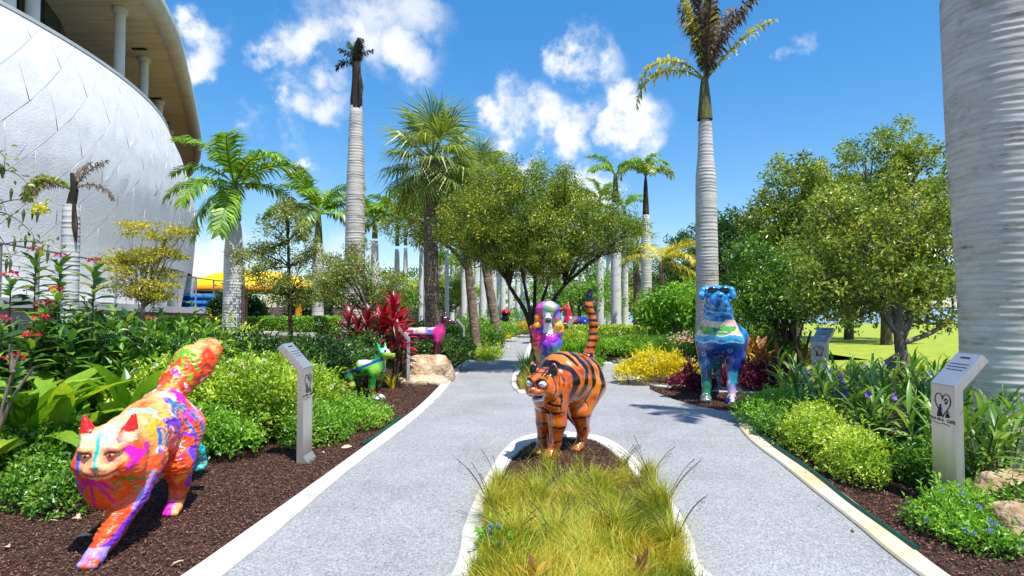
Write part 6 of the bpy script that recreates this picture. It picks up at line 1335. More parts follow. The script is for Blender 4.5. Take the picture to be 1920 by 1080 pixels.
for x, Y, E, n, lm, ls, lab in [(2.6, 18.2, [((0, 0, .2), (.75, .4, .3)), ((.9, .2, .16), (.6, .45, .28))], 4200, L_bright, .085, 'low bright green shrub at the far path corner right of the tiger cat'),
                                (4.6, 18.6, [((-.5, .5, .25), (.8, .6, .35)), ((.6, .2, .28), (.8, .5, .38))], 4800, L_green, .085, 'low green shrub behind the yellow bush'),
                                (3.5, 14.4, [((.75, -.2, .35), (.42, .36, .42))], 2600, L_green, .075, 'rounded green shrub between the yellow bush and the blue dog')]:
    shrub('shrub', (x, Y, 0), lab, 'shrub', E, n, ls, lm, group=gg_, lw=.42)
# grassy ground cover on the second island
n = 26000; x = rng.uniform(1.4, 6.6, n); y = rng.uniform(18.4, 22.4, n); k = (vnoise(np.stack([x, y, 0 * x], -1), 1.4, 5, 2) > .36); x, y = x[k], y[k]; n = len(x)
mb = MB(); blades(mb, np.stack([x, y, np.full(n, .02)], -1), rng.uniform(.25, .55, n) * (.7 + .6 * vnoise(np.stack([x, y, 0 * x], -1), .9, 15, 2)), rng.normal(0, .1, (n, 2)), .028, np.clip(.5 + rng.normal(0, .2, n), 0, 1)); tag(mb.obj('ground_cover_grass', L_bright), kind='stuff')
# flat needle grass round the poodle
def tuft(name, loc, label, n, h, reach, lm, w=.012, cat_='grass tuft', group=None, r0=.06):
    o = empty(name, loc, label, cat_, group); a = rng.uniform(0, 6.28, n); rr = reach * rng.uniform(.1, 1, n); b = rng.uniform(0, r0, n)
    mb = MB(); blades(mb, np.stack([b * np.cos(a), b * np.sin(a), 0 * a], -1), h * rng.uniform(.55, 1.1, n), np.stack([rr * np.cos(a), rr * np.sin(a)], -1), w, np.clip(rng.normal(.5, .2, n), 0, 1)); mb.obj('blades', lm, o); return o
gt = 'spiky tufts around the poodle'
tuft('spiky_tuft', (X(988, 11.9), 11.9, .02), 'dark spiky tuft left of the poodle, overhanging the path', 90, .62, .36, L_dark, .03, group=gt)
tuft('spiky_tuft', (X(1004, 11.2), 11.2, .02), 'straw green grass tuft behind the tiger cat head', 150, .42, .26, L_straw, .016, group=gt, r0=.12)
tuft('spiky_tuft', (X(1040, 11.5), 11.5, .02), 'tan grass tuft in front of the poodle', 150, .5, .28, L_straw, .016, group=gt, r0=.14)
tuft('spiky_tuft', (X(985, 10.95), 10.95, .02), 'yellowish tuft at the very tip of the second island', 120, .3, .2, L_straw, .014, group=gt, r0=.1)
tuft('spiky_tuft', (X(1022, 12.1), 12.1, .02), 'purple grey spiky tuft at the poodle feet', 70, .45, .22, L_purple, .022, group=gt)
# dried straw bunch beside the boulder
tuft('spiky_tuft', (X(737, 11.35), 11.35, 0), 'small yellow spiky plant against the boulder', 40, .3, .22, L_yellow, .03, group='spiky plants by the boulder')

# ================================================================== PLANTS BUILT LEAF BY LEAF
def strap(name, L, W, droop, mat, seg=5, fold=.25, base=.35, peak=.5, wave=0):
    t = np.linspace(0, 1, seg + 1); ang = -R(droop) * t ** 1.3; pts = [np.zeros(3)]
    for q in range(seg): pts.append(pts[-1] + L / seg * np.array([math.cos(ang[q]), 0, math.sin(ang[q])]))
    pts = np.array(pts); w = W * .5 * np.where(t < peak, base + (1 - base) * np.sin(t / peak * np.pi / 2), np.cos((t - peak) / (1 - peak) * np.pi / 2) ** .8); w[-1] = .002
    up = np.stack([-np.sin(ang), 0 * ang, np.cos(ang)], -1); V = []
    for q in range(seg + 1):
        for s in (-1, 0, 1): V.append(pts[q] + np.array([0, s * w[q], 0]) + up[q] * (abs(s) * w[q] * fold + wave * s * math.sin(q * 2.1) * w[q]))
    F = [(q * 3 + s, q * 3 + 3 + s, q * 3 + 4 + s, q * 3 + 1 + s) for q in range(seg) for s in (0, 1)]
    mb = MB(); mb.add(V, F); return mb.mesh(name, mat, True)
def rosette(o, meshes, n, el0, el1, sc=(.8, 1.2), z=(0, .1), r=.02, az0=0, name='leaf', golden=137.5):
    for q in range(n):
        t = q / max(1, n - 1); az = az0 + q * golden + rng.normal(0, 10); el = el0 + (el1 - el0) * t + rng.normal(0, 6); a = R(az)
        link(meshes[rng.integers(len(meshes))], name, o, (r * math.cos(a), r * math.sin(a), z[0] + (z[1] - z[0]) * t), (rng.normal(0, .2), R(-el), a), rng.uniform(*sc))
LILY = [strap('leaf', .75, .15, d, L_lily, 6, .3, .4, .45) for d in (55, 80, 100)]
BRONZ = [strap('leaf', .5, .13, d, L_bronze, 5, .35, .3, .5) for d in (30, 55)]
gL = 'broad strap leaved lilies in the left bed'; LS = 1.22
for px, Y, n, s, lab in [(20, 5.15, 14, 1.15, 'strap leaved lily nearest the camera at the left edge'), (118, 5.45, 13, 1.05, 'strap leaved lily directly left of the orange cat ears'), (280, 5.9, 11, .8, 'small strap leaved lily above the orange cat shoulder'), (70, 6.5, 13, 1.25, 'tall strap leaved lily behind the nearest pair at left'), (95, 5.9, 15, 1.1, 'strap leaved lily between the left edge one and the bronze plant'), (245, 6.2, 14, 1.15, 'strap leaved lily directly above the orange cat back'), (330, 6.9, 11, .8, 'short strap leaved lily touching the orange cat tail'), (30, 7.9, 14, 1.3, 'tall strap leaved lily below the walkway at the left edge'), (185, 7.6, 13, 1.2, 'tall strap leaved lily under the bright flowered pentas'), (345, 9.4, 12, 1.2, 'strap leaved lily before the dark shrub mass'), (48, 5.5, 15, 1.25, 'large strap leaved lily at the left edge above the dark shrub'), (10, 6.6, 13, 1.1, 'strap leaved lily at the far left edge behind the nearest one'), (205, 6.5, 15, 1.2, 'strap leaved lily directly behind the orange cat shoulders'), (300, 7.2, 14, 1.25, 'strap leaved lily behind the orange cat tail root'), (105, 7.3, 13, 1.0, 'strap leaved lily below the pentas stems'), (255, 8.1, 12, 1.15, 'strap leaved lily reaching toward the clipped hedge'), (175, 5.9, 9, .7, 'small strap leaved lily behind the orange cat ears')]:
    o = empty('strap_lily', (X(px, Y), Y, 0), lab, 'lily', gL); rosette(o, LILY, n + 3, 86, 25, (.75 * s * LS, 1.15 * s * LS), (.02, .25), .04, rng.uniform(0, 360))
gZ = 'bronze leaved plants'
for px, Y, s, lab in [(150, 6.3, 1.15, 'bronze broad leaved plant between the strap lilies'), (128, 6.9, 1.0, 'second bronze leaved plant, behind and left of the first')]:
    o = empty('bronze_plant', (X(px, Y), Y, .3), lab, 'plant', gZ); rosette(o, BRONZ, 12, 85, -30, (.8 * s, 1.1 * s), (.05, .3), .02)
    mb = MB(); tube(mb, [(0, 0, -.32), (0, 0, .3)], [.02, .015], 6); mb.obj('stem', M_bark, o)
# pentas: tall leafy stems with red flower clusters
PENT = [strap('leaf', .21, .075, d, L_penta, 3, .25, .2, .45) for d in (25, 50)]
def cluster_mesh(seed, mat, s=.062):
    r = np.random.default_rng(seed); mb = MB(); k = 40; d = unit(r.normal(size=(k, 3)) * [1, 1, .5] + [0, 0, .5]); leaves(mb, d * [s, s, s * .6], unit(d + randdir(k, r) * .7), randdir(k, r), s * .5, s * .4, r.uniform(0, 1, k)); return mb.mesh('flower_head', mat)
CLU = [cluster_mesh(q, P_red) for q in range(3)]
def penta(px, Y, ztop, label, flower=True, n=22, bare=.0, tilt=0, z0=.0):
    x = X(px, Y); o = empty('pentas', (x, Y, z0), label, 'flowering plant', 'pentas stems with red flowers'); h = ztop - z0
    mb = MB(); pts = bez((-.12 * tilt, 0, -.02), (-.02, 0, h * .5), (0, 0, h), 7); tube(mb, pts, np.linspace(.011, .006, 7), 5); mb.obj('stem', M_bark, o)
    for q in range(n):
        t = q / n; zz = h - min(h * .6, .58 if ztop > 1.85 else .34) * (1 - t) * .98 - .02; c = np.array([np.interp(zz, pts[:, 2], pts[:, 0]), 0, zz]); a = R(q * 100 + rng.normal(0, 14))
        link(PENT[q % 2], 'leaf', o, c, (rng.normal(0, .2), R(-(8 + 45 * t ** 2)), a), rng.uniform(.9, 1.35) * (1.1 - .25 * t))
    if flower: link(CLU[rng.integers(3)], 'flower_head', o, (0, 0, h + .05), (0, 0, rng.uniform(0, 6)), rng.uniform(.85, 1.1))
for px, py, Y, fl, lab in [(66, 478, 6.7, 1, 'pentas whose red flower stands highest at left against the museum wall'), (112, 490, 6.8, 1, 'pentas with a red and orange flower against the small palm trunk'), (176, 500, 6.6, 1, 'pentas with a bright red flower nearest the golden tree'), (20, 525, 6.6, 1, 'pentas with a flat red flower at the left edge before the railing'),
                           (106, 552, 6.6, 1, 'short pentas with red flower below the tall middle pair'), (84, 580, 6.5, 1, 'short pentas with a small red flower left of the middle pair'), (78, 606, 6.4, 1, 'low pentas with an orange red flower above the strap lilies'), (30, 682, 5.6, 1, 'low pentas with a red flower by the pale dead branch'), (60, 640, 6.2, 1, 'dark leaved pentas with deep red flower over the lily leaves'), (148, 590, 6.9, 0, 'flowerless pentas stem between the small palm and the bright flowered one'),
                           (215, 585, 7.2, 0, 'flowerless leafy stem left of the golden tree trunk'), (240, 590, 7.2, 0, 'flowerless leafy stem right below the golden tree'), (200, 600, 6.6, 0, 'low leafy stem behind the second strap lily'), (5, 610, 6.2, 1, 'pentas with red flower cut by the left edge'), (132, 625, 6.3, 0, 'low leafy stem at the foot of the small palm'), (280, 610, 8.0, 0, 'leafy stem before the walkway wall')]:
    x, z = at(px, py, Y); penta(px, Y, z, lab, bool(fl), 27 if z > 1.85 else 17)
for px, py, Y in [(288, 545, 10.5), (395, 600, 14), (282, 605, 9.2)]:
    x, z = at(px, py, Y); zb = berm(x, Y); penta(px, Y, z, {288: 'red flowered stem beside the golden tree trunk before the columns', 395: 'red flower standing before the clipped hedge left of the leafy palm', 282: 'small red flower stem above the hedge end'}[px], True, 8, z0=zb)
# general leafy under-shrubs filling the left bed
gS = 'leafy mixed shrubs in the left bed'
for px, Y, h, rx, lm, lab in [(45, 6.75, 1.1, .42, L_green, 'broad leaved shrub between the left edge lilies and the tall pentas'), (130, 6.9, 1.12, .42, L_dark, 'dark broad leaved shrub at the foot of the pair of tall pentas'), (205, 6.95, 1.1, .42, L_green, 'broad leaved shrub under the bright flowered pentas'), (270, 7.6, 1.1, .45, L_dark, 'dark broad leaved shrub right of the bright flowered pentas'), (335, 8.0, 1.0, .42, L_green, 'broad leaved shrub directly above the orange cat back'), (60, 7.6, .95, .6, L_green, 'leafy mixed shrub under the tall pentas'), (200, 8.2, .95, .65, L_green, 'leafy mixed shrub before the walkway wall'), (330, 8.6, .9, .6, L_yelgreen, 'yellow green mixed shrub above the orange cat tail'), (260, 9.6, 1.0, .7, L_green, 'leafy mixed shrub below the golden tree'), (10, 8.8, 1.1, .8, L_dark, 'dark mixed shrub at the left edge below the railing'), (380, 10.2, 1.0, .7, L_yelgreen, 'yellow green mixed shrub left of the dark shrub mass'), (160, 10, 1.15, .8, L_dark, 'dark mixed shrub under the railing')]:
    x = X(px, Y); zb = berm(x, Y); shrub('shrub', (x, Y, zb), lab, 'shrub', [((0, 0, h * .5 - zb * .3), (rx, .45, h * .45)), ((rx * .5, .1, h * .4 - zb * .3), (rx * .6, .4, h * .38))], 3400, .13, lm, group=gS, lw=.34)
# pale dead branch and the twiggy vine with pods at the left edge
o = tag(empty('dead_branch', (X(20, 4.9), 4.9, 0), 'pale bare forked branch leaning among the leaves at the left edge', 'branch'))
mb = MB()
for pp in ([(-.12, 0, .0), (-.06, 0, .62), (.03, 0, .98), (.09, 0, 1.16)], [(-.08, 0, .5), (.05, 0, .8), (.2, 0, 1.02)], [(.03, 0, .98), (.0, 0, 1.2)]): tube(mb, spline(pp, 10), np.linspace(.022, .009, 10), 7)
mb.obj('wood', M_barkp, o, True)
o = empty('flowering_vine', (-4.15, 4.7, 0), 'thin arching vine twigs with hanging green pods and a yellow flower at the upper left', 'vine')
mb = MB(); ends = []
for px, py, px2, py2 in [(-40, 420, 20, 480), (-30, 400, 75, 385), (-20, 330, 52, 345), (-30, 300, 12, 300), (-30, 400, 62, 440), (-30, 360, 12, 400), (-40, 480, 95, 462)]:
    a = P(px, py, 4.7); b = P(px2, py2, 4.5); a = np.array(a) - [-4.15, 4.7, 0]; b = np.array(b) - [-4.15, 4.7, 0]; tube(mb, bez(a, (a + b) / 2 + [0, 0, .14], b, 9), np.linspace(.006, .002, 9), 5); ends.append(b)
s0 = np.array(P(-40, 440, 4.7)) - [-4.15, 4.7, 0]; tube(mb, spline([(s0[0] - .1, .1, 0), (s0[0] - .05, 0, .9), tuple(s0), tuple(np.array(P(-30, 300, 4.7)) - [-4.15, 4.7, 0])], 16), np.linspace(.014, .006, 16), 6)
mb.obj('twigs', M_bark, o)
for b in ends:
    for q in range(3):
        p = b + rng.normal(0, .03, 3) * [1, 1, .4] + [-.05 * q, 0, -.02]; mb = MB(); tube(mb, [p, p - [0, 0, .03], p - [.005, 0, .1]], [.004, .012, .003], 6); mb.obj('pod', M_stem, o)
    mb = MB(); pp = b + rng.normal(0, .04, (14, 3)); leaves(mb, pp, randdir(14), randdir(14), .05, .02, rng.uniform(0, 1, 14)); tag(mb.obj('leaf_spray', L_pale, o), kind='stuff')
mb = MB(); pp = ends[1] + randdir(26) * .03 - [.0, 0, .03]; leaves(mb, pp, randdir(26), randdir(26), .05, .03, rng.uniform(.3, 1, 26)); mb.obj('flower_head', L_yellow, o)

# red and maroon cordylines
RED_ = [strap('leaf', .42, .085, d, L_red, 4, .3, .3, .5) for d in (35, 60)]; MAR_ = [strap('leaf', .4, .085, d, L_maroon, 4, .3, .3, .5) for d in (40, 70)]
gC = 'cordylines in the left bed'
def cord(px, Y, zt, meshes, n, lab, s=1.0, z0=None):
    x = X(px, Y); zb = berm(x, Y); o = empty('cordyline', (x, Y, zb), lab, 'plant', gC); h = zt - zb
    mb = MB(); tube(mb, [(0, 0, -.05), (.02, 0, h * .6), (0, 0, h)], [.022, .018, .012], 6); mb.obj('stem', M_barkd, o)
    for q in range(n):
        t = q / n; a = R(q * 137.5); link(meshes[q % 2], 'leaf', o, (0, 0, h * (.5 + .5 * t)), (rng.normal(0, .25), R(-(5 + 78 * t ** 1.5)), a), s * rng.uniform(.85, 1.15))
cord(738, 11.6, 1.5, RED_, 42, 'tallest bright red cordyline behind the second steel sign', 1.0); cord(718, 11.8, 1.25, RED_, 40, 'bright crimson cordyline just left of the tallest one', 1.0); cord(752, 12.0, 1.2, RED_, 32, 'red cordyline at the right end of the cordyline group', .9)
cord(690, 11.9, 1.3, MAR_, 36, 'maroon cordyline next left of the crimson one', 1.0); cord(655, 12.1, 1.25, MAR_, 36, 'dark maroon cordyline at the left end of the group', 1.0); cord(672, 11.6, 1.1, MAR_, 34, 'dusky maroon cordyline in front between the other maroon ones', .95); cord(745, 11.3, .95, MAR_, 16, 'low maroon cordyline under the red ones, touching the sign post', .85)
# crotons right of the blue dog
CRO = [strap('leaf', .52, .11, d, L_croton, 5, .3, .25, .55) for d in (30, 50)]
for px, Y, n, s, z0, lab in [(1425, 11.6, 20, 1.0, .25, 'tall croton with long tan and bronze leaves right of the blue dog'), (1458, 11.3, 14, .9, .2, 'croton with drooping yellow orange leaves beside the tall one'), (1505, 11.0, 16, .8, .2, 'croton with dark bronze leaves left of the far steel sign'), (1402, 12.0, 12, .9, .3, 'pale tan leaved croton close behind the blue dog shoulder')]:
    o = empty('croton', (X(px, Y), Y, 0), lab, 'plant', 'crotons behind the purple mound')
    mb = MB(); tube(mb, [(0, 0, -.05), (0, 0, z0 + .3)], [.022, .014], 6); mb.obj('stem', M_bark, o); rosette(o, CRO, n, 15, 84, (.8 * s, 1.15 * s), (z0, z0 + .28), .02)
for q, (px, py, Y) in enumerate([(1284, 634, 11.8)]):
    x, z = at(px, py, Y); o = empty('pink_flower_plant', (X(px, Y), Y, 0), 'pale pink flower sprays left of the blue dog chest', 'plant'); mb = MB(); tube(mb, [(0, 0, -.05), (.02, 0, z)], [.012, .006], 5); mb.obj('stem', M_stem, o)
    mb = MB(); pp = rng.normal(0, 1, (70, 3)) * [.16, .1, .05] + [0, 0, z]; leaves(mb, pp, randdir(70), randdir(70), .07, .03, rng.uniform(0, 1, 70)); tag(mb.obj('flower_sprays', leaf_mat('petal_pink', [(.6, .25, .25), (.75, .45, .42)]), o), kind='stuff')

# ruellia bed at right: long leaves, purple flowers
RUE = [strap('leaf', .25, .03, d, L_ruellia, 3, .3, .25, .4) for d in (35, 60, 80)]
mbf = MB(); a5 = np.arange(6) * 2 * np.pi / 6
leaves(mbf, np.zeros((6, 3)), np.stack([np.cos(a5), np.sin(a5), .45 + 0 * a5], -1), np.tile([0, 0, 1.], (6, 1)), .045, .042, rng.uniform(0, 1, 6)); RFL = mbf.mesh('flower', P_purple)
def ruellia_proto(seed, h, n):
    o = bpy.data.objects.new('ruellia', None); COL.objects.link(o); o.empty_display_size = .1
    mb = MB()
    for s in range(3):
        a = s * 2.1 + seed; tube(mb, [(0, 0, -.02), (.05 * math.cos(a), .05 * math.sin(a), h * .5), (.11 * math.cos(a), .11 * math.sin(a), h * .95)], [.007, .006, .004], 5)
    mb.obj('stem', M_stem, o)
    for q in range(n):
        t = q / n; s = q % 3; a = s * 2.1 + seed; zz = h * (.2 + .75 * t); az = R(q * 137.5 + 30 * seed)
        link(RUE[rng.integers(3)], 'leaf', o, (.12 * zz / h * math.cos(a), .12 * zz / h * math.sin(a), zz), (rng.normal(0, .25), R(-(10 + 60 * t + rng.normal(0, 10))), az), rng.uniform(.8, 1.25))
    return o
protos = [ruellia_proto(0, .5, 33), ruellia_proto(1, .58, 36), ruellia_proto(2, .42, 30)]
spots = [(3.55, 5.4), (3.85, 4.9), (4.2, 4.6), (4.6, 4.9), (4.35, 5.4), (4.0, 5.8), (3.7, 6.2), (3.6, 7.0), (3.95, 6.7), (4.3, 6.2), (4.7, 5.7), (4.9, 5.2), (5.2, 4.7), (4.3, 7.2), (4.0, 7.7), (3.75, 8.1), (4.5, 8.0), (4.8, 7.3), (4.25, 8.5), (4.9, 8.3), (5.3, 7.6), (5.5, 8.6), (5.2, 6.7), (5.0, 9.2), (5.7, 9.6), (6.2, 8.6), (6.0, 9.8), (4.6, 9.0), (4.0, 8.9), (6.6, 9.4), (3.85, 4.3), (4.3, 4.1), (4.7, 4.4), (3.6, 4.75), (5.9, 7.8), (3.62, 7.55), (4.65, 6.55)]
more = [(x, y) for x, y in zip(rng.uniform(3.5, 6.2, 90), rng.uniform(4.3, 9.4, 90)) if x > 3.45 + .06 * (y - 5) and x < 1.5 + .62 * y + .8 and (x - 4.8) ** 2 + (y - 6) ** 2 > .3 and (x - 3.3) ** 2 + (y - 4.95) ** 2 > .09][:24]
spots += more
used = set()
for q, (x, y) in enumerate(spots):
    pr = q % 3
    if pr not in used: o = protos[pr]; used.add(pr)
    else: o = copy_tree(protos[pr])
    fl = q in (0, 2, 3, 4, 5, 6, 9, 11, 12, 14, 18, 31, 32, 7)
    o.location = (x, y, 0); o.rotation_euler = (0, 0, rng.uniform(0, 6.28)); o.scale = (1, 1, 1)
    s = rng.uniform(1.08, 1.28); o.scale = (s, s, s)
    d = 'with a purple flower' if fl else 'without flowers'; w_ = 'near the huge palm trunk' if x > 4.75 and y < 7.5 else 'by the far right steel sign' if y > 8 else 'close to the near right steel sign' if y < 5.1 else 'in the middle of the right bed'
    tag(o, 'long leaved green plant %s %s' % (d, w_), 'plant', 'long leaved plants %s %s' % (d, w_))
    if fl:
        for w in range(1 + q % 2):
            h = [.52, .6, .44][pr]; st = np.array([.07, -.08 - .06 * w, h * (1.02 - .25 * w)]); a = -o.rotation_euler.z
            p = np.array([st[0] * math.cos(a) - st[1] * math.sin(a), st[0] * math.sin(a) + st[1] * math.cos(a), st[2]])
            f = link(RFL, 'flower', o, p, (R(60), 0, -o.rotation_euler.z + rng.normal(0, .3)), .85)
# low fine leaved shrubs along the right kerb, plumbago with blue flowers
gK = 'low shrubs along the right kerb'
for x, y, E, n, ls, lm, fl, lab in [(3.2, 7.7, [((0, 0, .12), (.36, .55, .26)), ((.35, .3, .14), (.36, .5, .3))], 6500, .042, L_bright, None, 'low bright mound at the kerb corner nearest the blue dog'),
                                    (3.03, 6.35, [((0, 0, .1), (.22, .5, .24)), ((.22, .3, .14), (.3, .5, .3))], 6000, .04, L_yelgreen, None, 'low yellow green shrub along the middle of the right kerb'),
                                    (2.97, 5.35, [((0, 0, .1), (.2, .42, .24)), ((.16, .35, .12), (.26, .42, .28))], 5200, .04, L_yelgreen, None, 'low green shrub left of the near right steel sign'),
                                    (2.92, 4.15, [((0, 0, .06), (.24, .26, .15)), ((.2, .18, .08), (.24, .24, .17)), ((.0, -.28, .05), (.2, .22, .11))], 4400, .036, L_bright, P_blue, 'small plumbago with blue flowers at the lower right corner'),
                                    (3.1, 6.95, [((0, 0, .1), (.3, .4, .22)), ((.35, .1, .14), (.3, .4, .28))], 4600, .042, L_green, None, 'low green shrub between the two bright kerb mounds'),
                                    (3.55, 4.15, [((0, 0, .1), (.26, .26, .18)), ((.25, -.2, .08), (.24, .24, .15))], 3600, .04, L_green, P_blue, 'low plumbago before the brown rock at the right edge'),
                                    (3.55, 5.35, [((0, -.2, .1), (.22, .3, .2)), ((-.12, .0, .1), (.2, .26, .2))], 3600, .04, L_green, None, 'low green shrub at the foot of the near right steel sign')]:
    shrub('shrub', (x, y, 0), lab, 'shrub', E, n, ls, lm, group=gK, flowers=fl, fcount=16, fsize=.022, bump=.34, inner=.6)

# ================================================================== FRONT ISLAND GRASS
n = 60000; pl = np.asarray(isl_poly)[:, :2]; x = rng.uniform(-.35, 1.25, n); y = rng.uniform(2.1, 6.4, n); k = in_poly(x, y, isl_poly); x, y = x[k], y[k]
dn = vnoise(np.stack([x, y, 0 * x], -1), 3.2, 3, 2); lim = 5.2 - .15 * np.cos((x - .45) * 4); k = (rng.random(len(x)) < np.clip((dn - .3) * 4.5, .06, 1) * np.where(y < lim - .15, 1, np.where(y < lim + .2, .35, .03))); x, y, dn = x[k], y[k], dn[k]; n = len(x)
q = np.floor(np.stack([x, y], -1) / .16); cx = (q[:, 0] + .5 + .35 * np.sin(q[:, 1] * 7.1 + q[:, 0])) * .16; cy = (q[:, 1] + .5 + .35 * np.sin(q[:, 0] * 5.3)) * .16
lean = np.stack([x - cx, y - cy], -1) * 1.3 + rng.normal(0, .045, (n, 2))
ht = rng.uniform(.06, .2, n) * (.5 + .9 * dn) * np.clip(1.25 - (y - 4.0) * .3, .6, 1)
tone = vnoise(np.stack([x, y, 0 * x], -1), 2.2, 21, 2); val = np.clip(.38 + (tone - .5) * 1.0 + rng.normal(0, .17, n), 0, .86); rs = rng.random(n) < .035; val[rs] = rng.uniform(.85, 1, rs.sum())
mb = MB(); blades(mb, np.stack([x, y, np.full(n, .02)], -1), ht, lean, rng.uniform(.0035, .0065, n), val)
tag(mb.obj('island_grass', L_straw), kind='stuff')
gT = 'longer grass clumps spilling over the island kerb'
def clump(px, py, n_, h, rch, lab):
    g = G(px, py); o = empty('grass_clump', (g.x, g.y, .02), lab, 'grass clump', gT); a = rng.uniform(0, 6.28, n_); rr = rch * rng.uniform(.05, 1, n_)
    mb = MB(); blades(mb, rng.normal(0, .03, (n_, 3)) * [1, 1, 0], h * rng.uniform(.5, 1.1, n_), np.stack([rr * np.cos(a), rr * np.sin(a)], -1), rng.uniform(.0035, .006, n_), np.clip(rng.normal(.45, .2, n_), 0, 1), curve=.8); mb.obj('blades', L_straw, o)
    mb = MB()
    for k in range(5):
        aa = rng.uniform(0, 6.28); t = np.array([math.cos(aa) * rch * 1.05, math.sin(aa) * rch * .8, h * rng.uniform(1.0, 1.5)]); pts = bez((0, 0, 0), (t[0] * .3, t[1] * .3, t[2] * .7), t, 8); tube(mb, pts, .0022, 4); dd = randdir(9); leaves(mb, pts[-1] - np.linspace(0, .12, 9)[:, None] * unit(t), dd, randdir(9), .012, .007, np.full(9, .9))
    mb.obj('seed_stalks', M_bark, o)
for px, py, n_, h, r_, lab in [(925, 985, 330, .3, .24, 'grass clump leaning over the left kerb of the front island'), (935, 930, 220, .22, .2, 'small grass clump at the left rim of the front island'), (1240, 985, 420, .34, .26, 'dense yellow grass clump at the right rim of the front island'), (1215, 920, 300, .28, .24, 'grass clump on the right side near the tiger cat'), (1028, 892, 110, .24, .14, 'grass clump right before the tiger cat front paws'), (1010, 955, 260, .24, .2, 'grass clump in the middle of the front island'), (1120, 935, 260, .26, .22, 'grass clump right of the middle of the front island'), (1150, 1020, 300, .27, .24, 'grass clump in the near right part of the front island'), (1040, 1040, 300, .25, .24, 'grass clump in the near middle of the front island'), (960, 1040, 260, .24, .22, 'grass clump in the near left part of the front island'), (1262, 1045, 300, .25, .2, 'reddish grass clump at the near right rim of the front island'), (1170, 885, 90, .18, .16, 'sparse grass clump at the inner right rim behind the others'), (1085, 885, 60, .16, .12, 'sparse grass clump between the tiger cat paws and the middle')]:
    clump(px, py, n_, h, r_, lab)
shrub('plumbago', (-.08, 3.78, .02), 'small plumbago with pale blue flowers in the near left corner of the island', 'plant', [((0, 0, .05), (.13, .12, .1)), ((.14, -.05, .04), (.12, .12, .08))], 900, .034, L_bright, flowers=P_blue, fcount=7, fsize=.02, stems=4)
CROs = [strap('leaf', .2, .05, d, L_croton, 4, .35, .3, .5) for d in (10, 30)]
for px, py, lab in [(1000, 1120, 'small tan and pink croton at the bottom edge of the island'), (1200, 1115, 'small yellow croton at the bottom right of the island')]:
    g = G(px, py); o = empty('croton', (g.x, g.y, .02), lab, 'plant', 'small crotons in the island grass'); rosette(o, CROs, 9, 30, 78, (.5, .75), (.03, .08), .01)

